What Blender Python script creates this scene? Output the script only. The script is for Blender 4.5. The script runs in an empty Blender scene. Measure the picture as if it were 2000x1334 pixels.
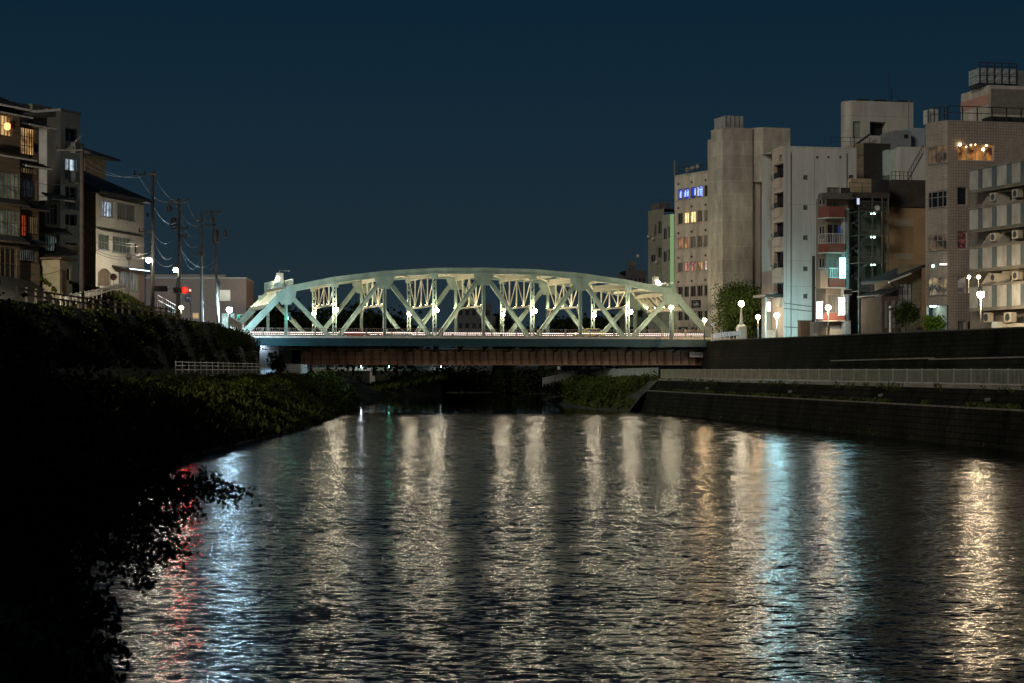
import bpy, math, random
import numpy as np
from mathutils import Vector, Matrix
R = math.radians
random.seed(7)
rng = np.random.default_rng(11)
scene = bpy.context.scene
COL = scene.collection

# ------------------------------------------------------------------ camera
FPX = 3500.0            # focal length in pixels of the 2000 px wide frame
EYE = 5.0               # eye height over the river (water surface is z = 0)
HOR = 722.0             # row of the horizon
cam_d = bpy.data.cameras.new("camera")
cam = bpy.data.objects.new("camera", cam_d)
COL.objects.link(cam)
cam.location = (0, 0, EYE)
cam.rotation_euler = (R(90), 0, 0)
cam_d.sensor_width = 36.0
cam_d.lens = 36.0 * FPX / 2000.0
cam_d.shift_y = (HOR - 667.0) / 2000.0
cam_d.clip_start = 0.5
cam_d.clip_end = 6000.0
scene.camera = cam

# ------------------------------------------------------------------ night sky
world = bpy.data.worlds.new("World")
scene.world = world
world.use_nodes = True
wn, wl = world.node_tree.nodes, world.node_tree.links
wn.clear()
w_out = wn.new("ShaderNodeOutputWorld")
w_bg = wn.new("ShaderNodeBackground")
w_tc = wn.new("ShaderNodeTexCoord")
w_sep = wn.new("ShaderNodeSeparateXYZ")
w_rmp = wn.new("ShaderNodeValToRGB")
wl.new(w_tc.outputs["Generated"], w_sep.inputs[0])
wl.new(w_sep.outputs["Z"], w_rmp.inputs[0])
er = w_rmp.color_ramp
er.elements[0].position = 0.0; er.elements[0].color = (0.0182, 0.0308, 0.0395, 1)
er.elements[1].position = 1.0; er.elements[1].color = (0.0012, 0.006, 0.017, 1)
for p, c in ((0.055, (0.0134, 0.0272, 0.0385, 1)), (0.12, (0.0080, 0.0222, 0.0365, 1)), (0.205, (0.0036, 0.0172, 0.0345, 1)), (0.4, (0.002, 0.008, 0.018, 1))):
    e = er.elements.new(p); e.color = c
wl.new(w_rmp.outputs[0], w_bg.inputs[0])
w_bg.inputs[1].default_value = 1.0
wl.new(w_bg.outputs[0], w_out.inputs[0])

# low, soft, warm light of the night (the glow of the town behind the camera)
sun_d = bpy.data.lights.new("sun", 'SUN')
sun_d.energy = 0.84
sun_d.angle = R(14)
sun_d.color = (1.0, 0.93, 0.82)
sun = bpy.data.objects.new("sun", sun_d)
COL.objects.link(sun)
SUN_DIR = Vector((0.50, 0.80, -0.34)).normalized()
sun.rotation_euler = SUN_DIR.to_track_quat('-Z', 'Y').to_euler()

scene.view_settings.view_transform = 'Standard'
scene.view_settings.look = 'None'
scene.view_settings.exposure = 0.0
scene.view_settings.gamma = 1.0
scene.cycles.max_bounces = 5
scene.cycles.diffuse_bounces = 2
scene.cycles.glossy_bounces = 3
scene.cycles.transmission_bounces = 3
scene.cycles.caustics_reflective = False
scene.cycles.caustics_refractive = False
scene.cycles.sample_clamp_indirect = 3.0
scene.cycles.use_denoising = True
scene.cycles.denoiser = 'OPENIMAGEDENOISE'
scene.cycles.denoising_prefilter = 'ACCURATE'
scene.cycles.sample_clamp_direct = 55.0
scene.cycles.adaptive_threshold = 0.004

# ------------------------------------------------------------------ helpers: mesh building
class MB:
    """Collects boxes, bars and tubes; build() links them as ONE mesh object."""
    def __init__(s):
        s.v = []; s.f = []; s.smooth = False
    def quad(s, a, b, c, d):
        n = len(s.v); s.v += [tuple(a), tuple(b), tuple(c), tuple(d)]; s.f.append((n, n+1, n+2, n+3))
    def poly(s, pts):
        n = len(s.v); s.v += [tuple(p) for p in pts]; s.f.append(tuple(range(n, n+len(pts))))
    def box(s, x0, x1, y0, y1, z0, z1):
        n = len(s.v)
        s.v += [(x0,y0,z0),(x1,y0,z0),(x1,y1,z0),(x0,y1,z0),(x0,y0,z1),(x1,y0,z1),(x1,y1,z1),(x0,y1,z1)]
        s.f += [(n,n+3,n+2,n+1),(n+4,n+5,n+6,n+7),(n,n+1,n+5,n+4),(n+1,n+2,n+6,n+5),(n+2,n+3,n+7,n+6),(n+3,n,n+4,n+7)]
    def hexa(s, p):
        n = len(s.v); s.v += [tuple(q) for q in p]
        s.f += [(n,n+3,n+2,n+1),(n+4,n+5,n+6,n+7),(n,n+1,n+5,n+4),(n+1,n+2,n+6,n+5),(n+2,n+3,n+7,n+6),(n+3,n,n+4,n+7)]
    def bar(s, p, q, w, h, up=(0,0,1)):
        """box beam p->q, w across, h along up"""
        p = Vector(p); q = Vector(q); d = (q-p)
        if d.length < 1e-6: return
        d.normalize(); up = Vector(up)
        side = d.cross(up)
        if side.length < 1e-4:
            side = d.cross(Vector((0,1,0)))
        side.normalize(); u2 = side.cross(d).normalized()
        a = side*(w/2); b = u2*(h/2)
        s.hexa([p-a-b, p+a-b, p+a+b, p-a+b, q-a-b, q+a-b, q+a+b, q-a+b])
    def tube(s, pts, r, n=6, cap=True):
        pts = [Vector(p) for p in pts]
        rs = r if isinstance(r, (list, tuple)) else [r]*len(pts)
        base = len(s.v); ref = None
        for i, p in enumerate(pts):
            d = (pts[min(i+1, len(pts)-1)] - pts[max(i-1, 0)]).normalized()
            if ref is None:
                ref = d.cross(Vector((0,0,1)))
                if ref.length < 1e-3: ref = d.cross(Vector((0,1,0)))
            side = (ref - d*ref.dot(d)).normalized(); ref = side
            u2 = d.cross(side)
            for k in range(n):
                a = 2*math.pi*k/n
                q = p + side*(math.cos(a)*rs[i]) + u2*(math.sin(a)*rs[i])
                s.v.append(tuple(q))
        for i in range(len(pts)-1):
            for k in range(n):
                s.f.append((base+i*n+k, base+i*n+(k+1)%n, base+(i+1)*n+(k+1)%n, base+(i+1)*n+k))
        if cap:
            s.f.append(tuple(base+k for k in reversed(range(n))))
            s.f.append(tuple(base+(len(pts)-1)*n+k for k in range(n)))
    def lathe(s, c, prof, n=12):
        """prof: list of (r, z) about vertical axis at c=(x,y,z)"""
        base = len(s.v)
        for r, z in prof:
            for k in range(n):
                a = 2*math.pi*k/n
                s.v.append((c[0]+r*math.cos(a), c[1]+r*math.sin(a), c[2]+z))
        for i in range(len(prof)-1):
            for k in range(n):
                s.f.append((base+i*n+k, base+i*n+(k+1)%n, base+(i+1)*n+(k+1)%n, base+(i+1)*n+k))
        s.f.append(tuple(base+k for k in reversed(range(n))))
        s.f.append(tuple(base+(len(prof)-1)*n+k for k in range(n)))
    def disc(s, c, r, axis, t, n=20):
        """short cylinder, centre c, along axis, thickness t"""
        ax = Vector(axis).normalized(); c = Vector(c)
        s.tube([c-ax*(t/2), c+ax*(t/2)], r, n)
    def sphere(s, c, r, n=8, m=6, sx=1, sy=1, sz=1):
        prof = []
        base = len(s.v)
        for i in range(m+1):
            t = math.pi*i/m
            for k in range(n):
                a = 2*math.pi*k/n
                s.v.append((c[0]+sx*r*math.sin(t)*math.cos(a), c[1]+sy*r*math.sin(t)*math.sin(a), c[2]-sz*r*math.cos(t)))
        for i in range(m):
            for k in range(n):
                s.f.append((base+i*n+k, base+i*n+(k+1)%n, base+(i+1)*n+(k+1)%n, base+(i+1)*n+k))
    def build(s, name, mat, parent=None, smooth=False):
        me = bpy.data.meshes.new(name)
        me.from_pydata(s.v, [], s.f)
        me.materials.append(mat)
        if smooth:
            me.polygons.foreach_set("use_smooth", [True]*len(me.polygons))
        me.update()
        o = bpy.data.objects.new(name, me)
        COL.objects.link(o)
        if parent is not None:
            o.parent = parent
        return o

def quads_object(name, V, mat, parent=None):
    """V: (n,4,3) array of separate quads -> one mesh"""
    n = len(V)
    me = bpy.data.meshes.new(name)
    me.vertices.add(n*4); me.loops.add(n*4); me.polygons.add(n)
    me.vertices.foreach_set("co", np.ascontiguousarray(V, dtype=np.float32).ravel())
    me.loops.foreach_set("vertex_index", np.arange(n*4, dtype=np.int32))
    me.polygons.foreach_set("loop_start", np.arange(0, n*4, 4, dtype=np.int32))
    try:
        me.polygons.foreach_set("loop_total", np.full(n, 4, dtype=np.int32))
    except Exception:
        pass
    me.materials.append(mat)
    me.update(calc_edges=True)
    o = bpy.data.objects.new(name, me)
    COL.objects.link(o)
    if parent is not None: o.parent = parent
    return o

def tag(o, label=None, cat=None, group=None, kind=None):
    if label: o["label"] = label
    if cat: o["category"] = cat
    if group: o["group"] = group
    if kind: o["kind"] = kind
    return o

def empty(name, loc, rz=0.0, label=None, cat=None, group=None):
    o = bpy.data.objects.new(name, None)
    COL.objects.link(o)
    o.location = loc; o.rotation_euler = (0, 0, rz)
    o.empty_display_size = 0.5
    return tag(o, label, cat, group)

def copy_tree(o, parent=None):
    c = o.copy(); COL.objects.link(c)
    if parent is not None: c.parent = parent
    for ch in [x for x in COL.objects if x.parent == o]:
        copy_tree(ch, c)
    return c

def at(px, py, Y):
    """world point seen at pixel (px,py) of the photograph when it stands Y metres away"""
    return Vector(((px-1000.0)/FPX*Y, Y, EYE + (HOR-py)/FPX*Y))

# ------------------------------------------------------------------ helpers: materials
MATS = {}
def mat(name, color, rough=0.7, var=0.25, scale=1.5, metal=0.0, spec=0.5, bump=0.0, bscale=20.0, var2=None, emit=None, estr=0.0, stretch=(1,1,1)):
    """procedural principled material; var = amount of light/dark mottling of the surface itself"""
    if name in MATS: return MATS[name]
    m = bpy.data.materials.new(name); m.use_nodes = True
    N, L = m.node_tree.nodes, m.node_tree.links
    b = N["Principled BSDF"]
    b.inputs["Roughness"].default_value = rough
    b.inputs["Metallic"].default_value = metal
    b.inputs["Specular IOR Level"].default_value = spec
    tc = N.new("ShaderNodeTexCoord")
    mp = N.new("ShaderNodeMapping"); mp.inputs["Scale"].default_value = stretch
    L.new(tc.outputs["Object"], mp.inputs[0])
    nz = N.new("ShaderNodeTexNoise"); nz.inputs["Scale"].default_value = scale
    nz.inputs["Detail"].default_value = 6; nz.inputs["Roughness"].default_value = 0.65
    L.new(mp.outputs[0], nz.inputs["Vector"])
    rp = N.new("ShaderNodeValToRGB")
    c = Vector(color[:3])
    d = c*(1-var); h = c*(1+var)
    if var2 is not None: d = Vector(var2)
    rp.color_ramp.elements[0].position = 0.32; rp.color_ramp.elements[0].color = (*d, 1)
    rp.color_ramp.elements[1].position = 0.68; rp.color_ramp.elements[1].color = (*h, 1)
    L.new(nz.outputs["Fac"], rp.inputs[0])
    L.new(rp.outputs[0], b.inputs["Base Color"])
    if bump > 0:
        n2 = N.new("ShaderNodeTexNoise"); n2.inputs["Scale"].default_value = bscale; n2.inputs["Detail"].default_value = 4
        L.new(mp.outputs[0], n2.inputs["Vector"])
        bp = N.new("ShaderNodeBump"); bp.inputs["Strength"].default_value = bump; bp.inputs["Distance"].default_value = 0.05
        L.new(n2.outputs["Fac"], bp.inputs["Height"])
        L.new(bp.outputs[0], b.inputs["Normal"])
    if emit is not None:
        b.inputs["Emission Color"].default_value = (*emit, 1)
        b.inputs["Emission Strength"].default_value = estr
    MATS[name] = m
    return m

def emitter(name, color, strength, sampled=True):
    if name in MATS: return MATS[name]
    m = bpy.data.materials.new(name); m.use_nodes = True
    N, L = m.node_tree.nodes, m.node_tree.links
    N.clear()
    o = N.new("ShaderNodeOutputMaterial"); e = N.new("ShaderNodeEmission")
    e.inputs[0].default_value = (*color, 1); e.inputs[1].default_value = strength
    L.new(e.outputs[0], o.inputs[0])
    if not sampled:
        m.cycles.emission_sampling = 'NONE'
    MATS[name] = m
    return m

def lit_pane(name, c1, c2, s, scale=1.3, folds=0.0, sampled=False, thr=(0.35, 0.7)):
    """a lit room behind a pane: patches of bright wall and darker furniture, optional curtain folds"""
    if name in MATS: return MATS[name]
    m = bpy.data.materials.new(name); m.use_nodes = True
    N, L = m.node_tree.nodes, m.node_tree.links
    b = N["Principled BSDF"]
    b.inputs["Base Color"].default_value = (0.02, 0.02, 0.02, 1); b.inputs["Roughness"].default_value = 0.12
    tc = N.new("ShaderNodeTexCoord")
    nz = N.new("ShaderNodeTexNoise"); nz.inputs["Scale"].default_value = scale; nz.inputs["Detail"].default_value = 3
    L.new(tc.outputs["Object"], nz.inputs["Vector"])
    rp = N.new("ShaderNodeValToRGB")
    rp.color_ramp.elements[0].position = thr[0]; rp.color_ramp.elements[0].color = (*c1, 1)
    rp.color_ramp.elements[1].position = thr[1]; rp.color_ramp.elements[1].color = (*c2, 1)
    L.new(nz.outputs["Fac"], rp.inputs[0])
    src = rp.outputs[0]
    if folds > 0:
        mp = N.new("ShaderNodeMapping"); mp.inputs["Scale"].default_value = (1, 1, 0.03)
        L.new(tc.outputs["Object"], mp.inputs[0])
        n2 = N.new("ShaderNodeTexNoise"); n2.inputs["Scale"].default_value = 7; n2.inputs["Detail"].default_value = 2
        L.new(mp.outputs[0], n2.inputs["Vector"])
        r2 = N.new("ShaderNodeMapRange"); r2.inputs[1].default_value = 0.35; r2.inputs[2].default_value = 0.65
        r2.inputs[3].default_value = 1-folds; r2.inputs[4].default_value = 1.0
        L.new(n2.outputs["Fac"], r2.inputs[0])
        mx = N.new("ShaderNodeMix"); mx.data_type = 'RGBA'; mx.blend_type = 'MULTIPLY'; mx.inputs[0].default_value = 1.0
        L.new(src, mx.inputs[6]); L.new(r2.outputs[0], mx.inputs[7])
        src = mx.outputs[2]
    L.new(src, b.inputs["Emission Color"])
    b.inputs["Emission Strength"].default_value = s
    if not sampled: m.cycles.emission_sampling = 'NONE'
    MATS[name] = m
    return m

def brickmat(name, c1, c2, mortar, sx, sz, gap=0.03, rough=0.75, axis='xz', offset=0.5, var=0.25, bump=0.0, spec=0.3, vscale=0.35):
    """tiles / blocks / board marks: brick pattern in object space, on vertical faces"""
    if name in MATS: return MATS[name]
    m = bpy.data.materials.new(name); m.use_nodes = True
    N, L = m.node_tree.nodes, m.node_tree.links
    b = N["Principled BSDF"]; b.inputs["Roughness"].default_value = rough; b.inputs["Specular IOR Level"].default_value = spec
    tc = N.new("ShaderNodeTexCoord")
    sp = N.new("ShaderNodeSeparateXYZ"); L.new(tc.outputs["Object"], sp.inputs[0])
    ad = N.new("ShaderNodeMath"); ad.operation = 'ADD'
    L.new(sp.outputs["X"], ad.inputs[0]); L.new(sp.outputs["Y"], ad.inputs[1])
    cb = N.new("ShaderNodeCombineXYZ")
    L.new(ad.outputs[0], cb.inputs["X"]); L.new(sp.outputs["Z"], cb.inputs["Y"])
    br = N.new("ShaderNodeTexBrick")
    br.offset = offset
    br.inputs["Color1"].default_value = (*c1, 1); br.inputs["Color2"].default_value = (*c2, 1); br.inputs["Mortar"].default_value = (*mortar, 1)
    br.inputs["Scale"].default_value = 1.0; br.inputs["Mortar Size"].default_value = gap
    br.inputs["Brick Width"].default_value = sx; br.inputs["Row Height"].default_value = sz
    br.inputs["Mortar Smooth"].default_value = 0.1
    L.new(cb.outputs[0], br.inputs["Vector"])
    nz = N.new("ShaderNodeTexNoise"); nz.inputs["Scale"].default_value = vscale; nz.inputs["Detail"].default_value = 7; nz.inputs["Roughness"].default_value = 0.7
    mp = N.new("ShaderNodeMapping"); mp.inputs["Scale"].default_value = (1, 1, 0.35)
    L.new(tc.outputs["Object"], mp.inputs[0]); L.new(mp.outputs[0], nz.inputs["Vector"])
    r2 = N.new("ShaderNodeMapRange"); r2.inputs[1].default_value = 0.3; r2.inputs[2].default_value = 0.7
    r2.inputs[3].default_value = 1-var; r2.inputs[4].default_value = 1+var*0.6
    L.new(nz.outputs["Fac"], r2.inputs[0])
    mx = N.new("ShaderNodeMix"); mx.data_type = 'RGBA'; mx.blend_type = 'MULTIPLY'; mx.inputs[0].default_value = 1.0
    L.new(br.outputs["Color"], mx.inputs[6]); L.new(r2.outputs[0], mx.inputs[7])
    L.new(mx.outputs[2], b.inputs["Base Color"])
    if bump > 0:
        bp = N.new("ShaderNodeBump"); bp.inputs["Strength"].default_value = bump; bp.inputs["Distance"].default_value = 0.08
        iv = N.new("ShaderNodeMath"); iv.operation = 'SUBTRACT'; iv.inputs[0].default_value = 1.0
        L.new(br.outputs["Fac"], iv.inputs[1])
        ad2 = N.new("ShaderNodeMath"); ad2.operation = 'ADD'
        n3 = N.new("ShaderNodeTexNoise"); n3.inputs["Scale"].default_value = 3.0; n3.inputs["Detail"].default_value = 5
        L.new(tc.outputs["Object"], n3.inputs["Vector"])
        L.new(iv.outputs[0], ad2.inputs[0]); L.new(n3.outputs["Fac"], ad2.inputs[1])
        L.new(ad2.outputs[0], bp.inputs["Height"]); L.new(bp.outputs[0], b.inputs["Normal"])
    MATS[name] = m
    return m

def leafmat(name, dark, light, scale=0.6):
    if name in MATS: return MATS[name]
    m = bpy.data.materials.new(name); m.use_nodes = True
    N, L = m.node_tree.nodes, m.node_tree.links
    b = N["Principled BSDF"]; b.inputs["Roughness"].default_value = 0.9; b.inputs["Specular IOR Level"].default_value = 0.03
    tc = N.new("ShaderNodeTexCoord")
    nz = N.new("ShaderNodeTexNoise"); nz.inputs["Scale"].default_value = scale; nz.inputs["Detail"].default_value = 8; nz.inputs["Roughness"].default_value = 0.8
    L.new(tc.outputs["Object"], nz.inputs["Vector"])
    rp = N.new("ShaderNodeValToRGB")
    rp.color_ramp.elements[0].position = 0.35; rp.color_ramp.elements[0].color = (*dark, 1)
    rp.color_ramp.elements[1].position = 0.68; rp.color_ramp.elements[1].color = (*light, 1)
    L.new(nz.outputs["Fac"], rp.inputs[0]); L.new(rp.outputs[0], b.inputs["Base Color"])
    MATS[name] = m
    return m

GLASS = mat("dark_glass", (0.012, 0.014, 0.016), rough=0.08, var=0.5, scale=0.8, spec=0.6)
GLASS_G = mat("green_grey_glass", (0.075, 0.10, 0.085), rough=0.2, var=0.45, scale=1.2, spec=0.5, stretch=(1,1,0.2))
GLASS_C = mat("curtained_glass", (0.16, 0.15, 0.13), rough=0.3, var=0.55, scale=2.5, spec=0.5, stretch=(1,1,0.1))
PALEM = mat("pale_metal", (0.55, 0.55, 0.5), rough=0.4, var=0.12, metal=0.2)
DARKM = mat("dark_metal", (0.03, 0.03, 0.032), rough=0.5, var=0.3)
GREYM = mat("grey_metal", (0.22, 0.22, 0.21), rough=0.45, var=0.2, metal=0.4)
BLACK = mat("black_paint", (0.012, 0.012, 0.012), rough=0.5, var=0.2)

# ------------------------------------------------------------------ helper: buildings
class Bld:
    """a building: its root stands at one visible ground corner, local x runs along the face towards the
    camera, local y runs away from the camera along its other face"""
    def __init__(s, name, label, cat, Y, xc, theta, zb, group=None):
        s.X0 = (xc-1000.0)/FPX*Y; s.Y0 = Y; s.th = R(theta); s.zb = zb
        s.u = (math.cos(s.th), math.sin(s.th)); s.v = (-math.sin(s.th), math.cos(s.th))
        s.root = empty(name, (s.X0, s.Y0, zb), s.th, label, cat, group)
        s.faces = {}
    def _t(s, px, d, off=(0, 0)):
        k = (px-1000.0)/FPX
        ox = s.X0 + off[0]; oy = s.Y0 + off[1]
        return (k*oy - ox)/(d[0]-k*d[1])
    def fx(s, px, dy=0.0):       # pixel column -> local x on the plane local y = dy
        return s._t(px, s.u, (s.v[0]*dy, s.v[1]*dy))
    def sy(s, px, dx=0.0):       # pixel column -> local y on the plane local x = dx
        return s._t(px, s.v, (s.u[0]*dx, s.u[1]*dx))
    def depth(s, x, y): return s.Y0 + s.u[1]*x + s.v[1]*y
    def z(s, py, x=0.0, y=0.0):  # pixel row at local (x,y) -> local z
        return EYE + (HOR-py)/FPX*s.depth(x, y) - s.zb
    def P(s, face, a, z, d):
        if face == 'F': return (a, d, z)
        if face == 'S': return (d, a, z)      # left-hand side, x = 0, facing -x
        if face == 'E': return (-d, a, z)     # right-hand side, x = 0, facing +x
    def wall(s, mb, face, a0, a1, z0, z1, ops=(), depth=0.22, off=0.0):
        """wall sheet with real openings and reveals"""
        A = sorted({a0, a1, *[min(max(o[0], a0), a1) for o in ops], *[min(max(o[1], a0), a1) for o in ops]})
        Z = sorted({z0, z1, *[min(max(o[2], z0), z1) for o in ops], *[min(max(o[3], z0), z1) for o in ops]})
        for i in range(len(A)-1):
            for j in range(len(Z)-1):
                ca = (A[i]+A[i+1])/2; cz = (Z[j]+Z[j+1])/2
                if any(o[0] < ca < o[1] and o[2] < cz < o[3] for o in ops): continue
                mb.quad(s.P(face, A[i], Z[j], off), s.P(face, A[i+1], Z[j], off), s.P(face, A[i+1], Z[j+1], off), s.P(face, A[i], Z[j+1], off))
        for o in ops:
            c = [(o[0], o[2]), (o[1], o[2]), (o[1], o[3]), (o[0], o[3])]
            for k in range(4):
                (p, q), (r, t) = c[k], c[(k+1) % 4]
                mb.quad(s.P(face, p, q, off), s.P(face, r, t, off), s.P(face, r, t, off+depth), s.P(face, p, q, off+depth))
    def rect(s, face, xa, xb, yt, yb, off=0.0):
        """pixel rectangle -> (a0,a1,z0,z1) on a face"""
        if face == 'F':
            a0, a1 = s.fx(xa, off), s.fx(xb, off)
            x, y = (a0+a1)/2, off
        else:
            dx = off if face == 'S' else -off
            a0, a1 = s.sy(xa, dx), s.sy(xb, dx)
            x, y = dx, (a0+a1)/2
        if a0 > a1: a0, a1 = a1, a0
        return (a0, a1, s.z(yb, x, y), s.z(yt, x, y))
    def window(s, face, op, pane, frame, cols=2, rows=1, fw=0.07, depth=0.22, off=0.0, name="window", sill=None, label=None):
        a0, a1, z0, z1 = op
        d0 = off+depth*0.45; d1 = off+depth-0.015
        m = MB()
        def b(p, q, r, t, e0=d0, e1=d1):
            A = s.P(face, p, r, e0); B = s.P(face, q, t, e1)
            m.box(min(A[0],B[0]), max(A[0],B[0]), min(A[1],B[1]), max(A[1],B[1]), r, t)
        e = 0.003
        b(a0+e, a0+fw, z0+e, z1-e); b(a1-fw, a1-e, z0+e, z1-e)
        b(a0+fw, a1-fw, z0+e, z0+fw); b(a0+fw, a1-fw, z1-fw, z1-e)
        for i in range(1, cols):
            c = a0+(a1-a0)*i/cols; b(c-fw*0.35, c+fw*0.35, z0+fw, z1-fw, d0+0.01)
        for j in range(1, rows):
            c = z0+(z1-z0)*j/rows; b(a0+fw, a1-fw, c-fw*0.3, c+fw*0.3, d0+0.014)
        w = m.build(name, frame, s.root)
        if label: w["label"] = label
        p = MB()
        dp = off+depth*0.8
        p.quad(s.P(face, a0+fw*.5, z0+fw*.5, dp), s.P(face, a1-fw*.5, z0+fw*.5, dp), s.P(face, a1-fw*.5, z1-fw*.5, dp), s.P(face, a0+fw*.5, z1-fw*.5, dp))
        p.build("pane", pane, w)
        if sill is not None:
            q = MB()
            A = s.P(face, a0-0.08, z0-0.09, off-0.10); B = s.P(face, a1+0.08, z0-0.004, off-0.002)
            q.box(min(A[0],B[0]), max(A[0],B[0]), min(A[1],B[1]), max(A[1],B[1]), z0-0.09, z0-0.004)
            q.build("sill", sill, w)
        return w
    def part(s, name, mb, m, smooth=False): return mb.build(name, m, s.root, smooth)
    def bx(s, name, m, *a):
        q = MB(); q.box(*a); return q.build(name, m, s.root)

def dirv(th): return Vector((math.cos(th), math.sin(th), 0)), Vector((-math.sin(th), math.cos(th), 0))
# ------------------------------------------------------------------ water
WAVE_X, WAVE_Y = 0.75, 1.1
def water_material():
    m = bpy.data.materials.new("river_water"); m.use_nodes = True
    N, L = m.node_tree.nodes, m.node_tree.links
    b = N["Principled BSDF"]
    b.inputs["Base Color"].default_value = (0.004, 0.006, 0.006, 1)
    b.inputs["Roughness"].default_value = 0.10
    b.inputs["IOR"].default_value = 1.33
    geo = N.new("ShaderNodeNewGeometry")
    total = None
    spd = N.new("ShaderNodeSeparateXYZ"); L.new(geo.outputs["Position"], spd.inputs[0])
    # with distance the finest wavelets merge into the roughness of the sheen
    def ramp(y0, y1, v0, v1):
        r = N.new("ShaderNodeMapRange"); r.interpolation_type = 'SMOOTHSTEP'
        r.inputs[1].default_value = y0; r.inputs[2].default_value = y1; r.inputs[3].default_value = v0; r.inputs[4].default_value = v1
        L.new(spd.outputs["Y"], r.inputs[0]); return r.outputs[0]
    # wavelets as slope fields: (scale per m, across-stream stretch, slope, distortion, detail, share kept far away)
    for sc, ax, amp, dist, det, keep in ((0.10, 0.8, 0.05, 0.8, 2.0, 0.8), (0.7, 0.6, 0.07, 0.6, 2.0, 0.9), (3.4, 0.42, 0.21, 0.2, 3.0, 0.55), (11.0, 0.5, 0.24, 0.1, 2.0, 0.25), (0.75, 0.9, 0.012, 0.2, 3.0, 34.0)):
        mp = N.new("ShaderNodeMapping"); mp.inputs["Scale"].default_value = (ax, 1.0, 1.0)
        mp.inputs["Location"].default_value = (sc*13.7, sc*5.1, sc)
        mp.inputs["Rotation"].default_value = (0, 0, R(-9 if sc < 1 else 6))
        L.new(geo.outputs["Position"], mp.inputs[0])
        nz = N.new("ShaderNodeTexNoise"); nz.inputs["Scale"].default_value = sc; nz.inputs["Detail"].default_value = det
        nz.inputs["Roughness"].default_value = 0.55; nz.inputs["Distortion"].default_value = dist
        L.new(mp.outputs[0], nz.inputs["Vector"])
        sub = N.new("ShaderNodeVectorMath"); sub.operation = 'SUBTRACT'; sub.inputs[1].default_value = (0.5, 0.5, 0.5)
        L.new(nz.outputs["Color"], sub.inputs[0])
        scl = N.new("ShaderNodeVectorMath"); scl.operation = 'MULTIPLY'; scl.inputs[1].default_value = (amp*2*WAVE_X, amp*2*WAVE_Y, 0.0)
        L.new(sub.outputs[0], scl.inputs[0])
        fd = N.new("ShaderNodeVectorMath"); fd.operation = 'SCALE'
        L.new(scl.outputs[0], fd.inputs[0]); L.new(ramp(35, 215, 1.0, keep), fd.inputs["Scale"])
        if total is None: total = fd.outputs[0]
        else:
            ad = N.new("ShaderNodeVectorMath"); ad.operation = 'ADD'
            L.new(total, ad.inputs[0]); L.new(fd.outputs[0], ad.inputs[1]); total = ad.outputs[0]
    # the pool above the low weir is almost still
    sp = N.new("ShaderNodeSeparateXYZ"); L.new(geo.outputs["Position"], sp.inputs[0])
    wob = N.new("ShaderNodeTexNoise"); wob.inputs["Scale"].default_value = 0.06
    L.new(geo.outputs["Position"], wob.inputs["Vector"])
    ma = N.new("ShaderNodeMath"); ma.operation = 'MULTIPLY_ADD'; ma.inputs[1].default_value = 26.0
    L.new(wob.outputs["Fac"], ma.inputs[0]); L.new(sp.outputs["Y"], ma.inputs[2])
    mr = N.new("ShaderNodeMapRange"); mr.inputs[1].default_value = 205.0; mr.inputs[2].default_value = 222.0
    mr.inputs[3].default_value = 1.0; mr.inputs[4].default_value = 0.035
    L.new(ma.outputs[0], mr.inputs[0])
    mu = N.new("ShaderNodeVectorMath"); mu.operation = 'SCALE'
    L.new(total, mu.inputs[0]); L.new(mr.outputs[0], mu.inputs["Scale"])
    up = N.new("ShaderNodeVectorMath"); up.operation = 'ADD'; up.inputs[1].default_value = (0, 0, 1)
    L.new(mu.outputs[0], up.inputs[0])
    no = N.new("ShaderNodeVectorMath"); no.operation = 'NORMALIZE'
    L.new(up.outputs[0], no.inputs[0])
    L.new(no.outputs[0], b.inputs["Normal"])
    rr = N.new("ShaderNodeMath"); rr.operation = 'MULTIPLY'
    sq = N.new("ShaderNodeMath"); sq.operation = 'POWER'; sq.inputs[1].default_value = 0.5
    L.new(mr.outputs[0], sq.inputs[0])
    L.new(ramp(40, 200, 0.145, 0.125), rr.inputs[0]); L.new(sq.outputs[0], rr.inputs[1])
    L.new(rr.outputs[0], b.inputs["Roughness"])
    return m
mb = MB(); mb.quad((-140, -60, 0), (140, -60, 0), (140, 432, 0), (-140, 432, 0))
tag(mb.build("water", water_material()), kind="structure")

# ------------------------------------------------------------------ ground, banks, streets
SOIL = mat("soil", (0.03, 0.03, 0.018), rough=0.95, var=0.5, scale=0.8)
BANKM = mat("bank_earth", (0.022, 0.026, 0.012), rough=0.95, var=0.6, scale=0.9, bump=0.6, bscale=3)
ASPH = mat("asphalt", (0.05, 0.05, 0.05), rough=0.85, var=0.25, scale=2.0)
PATHM = mat("path_concrete", (0.05, 0.049, 0.044), rough=0.85, var=0.3, scale=0.8)
STONE = brickmat("river_wall_stone", (0.020, 0.0195, 0.015), (0.013, 0.013, 0.010), (0.006, 0.006, 0.005), 0.75, 0.42, 0.04, 0.95, var=0.75, bump=0.6, spec=0.03, vscale=0.22)
STONE2 = brickmat("upper_wall_stone", (0.018, 0.019, 0.014), (0.011, 0.012, 0.009), (0.006, 0.006, 0.005), 0.62, 0.45, 0.04, 0.95, var=0.75, bump=0.6, spec=0.03, vscale=0.22)
CAPM = mat("coping_concrete", (0.15, 0.14, 0.115), rough=0.85, var=0.35, scale=0.7)

def loft(name, stations, m, label=None, cat=None, kind="structure"):
    mb = MB(); n = len(stations[0][1])
    for Y, pts in stations:
        for x, z in pts: mb.v.append((x, Y, z))
    for i in range(len(stations)-1):
        for k in range(n-1):
            mb.f.append((i*n+k, i*n+k+1, (i+1)*n+k+1, (i+1)*n+k))
    o = mb.build(name, m)
    return tag(o, label, cat, kind=kind)

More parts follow.
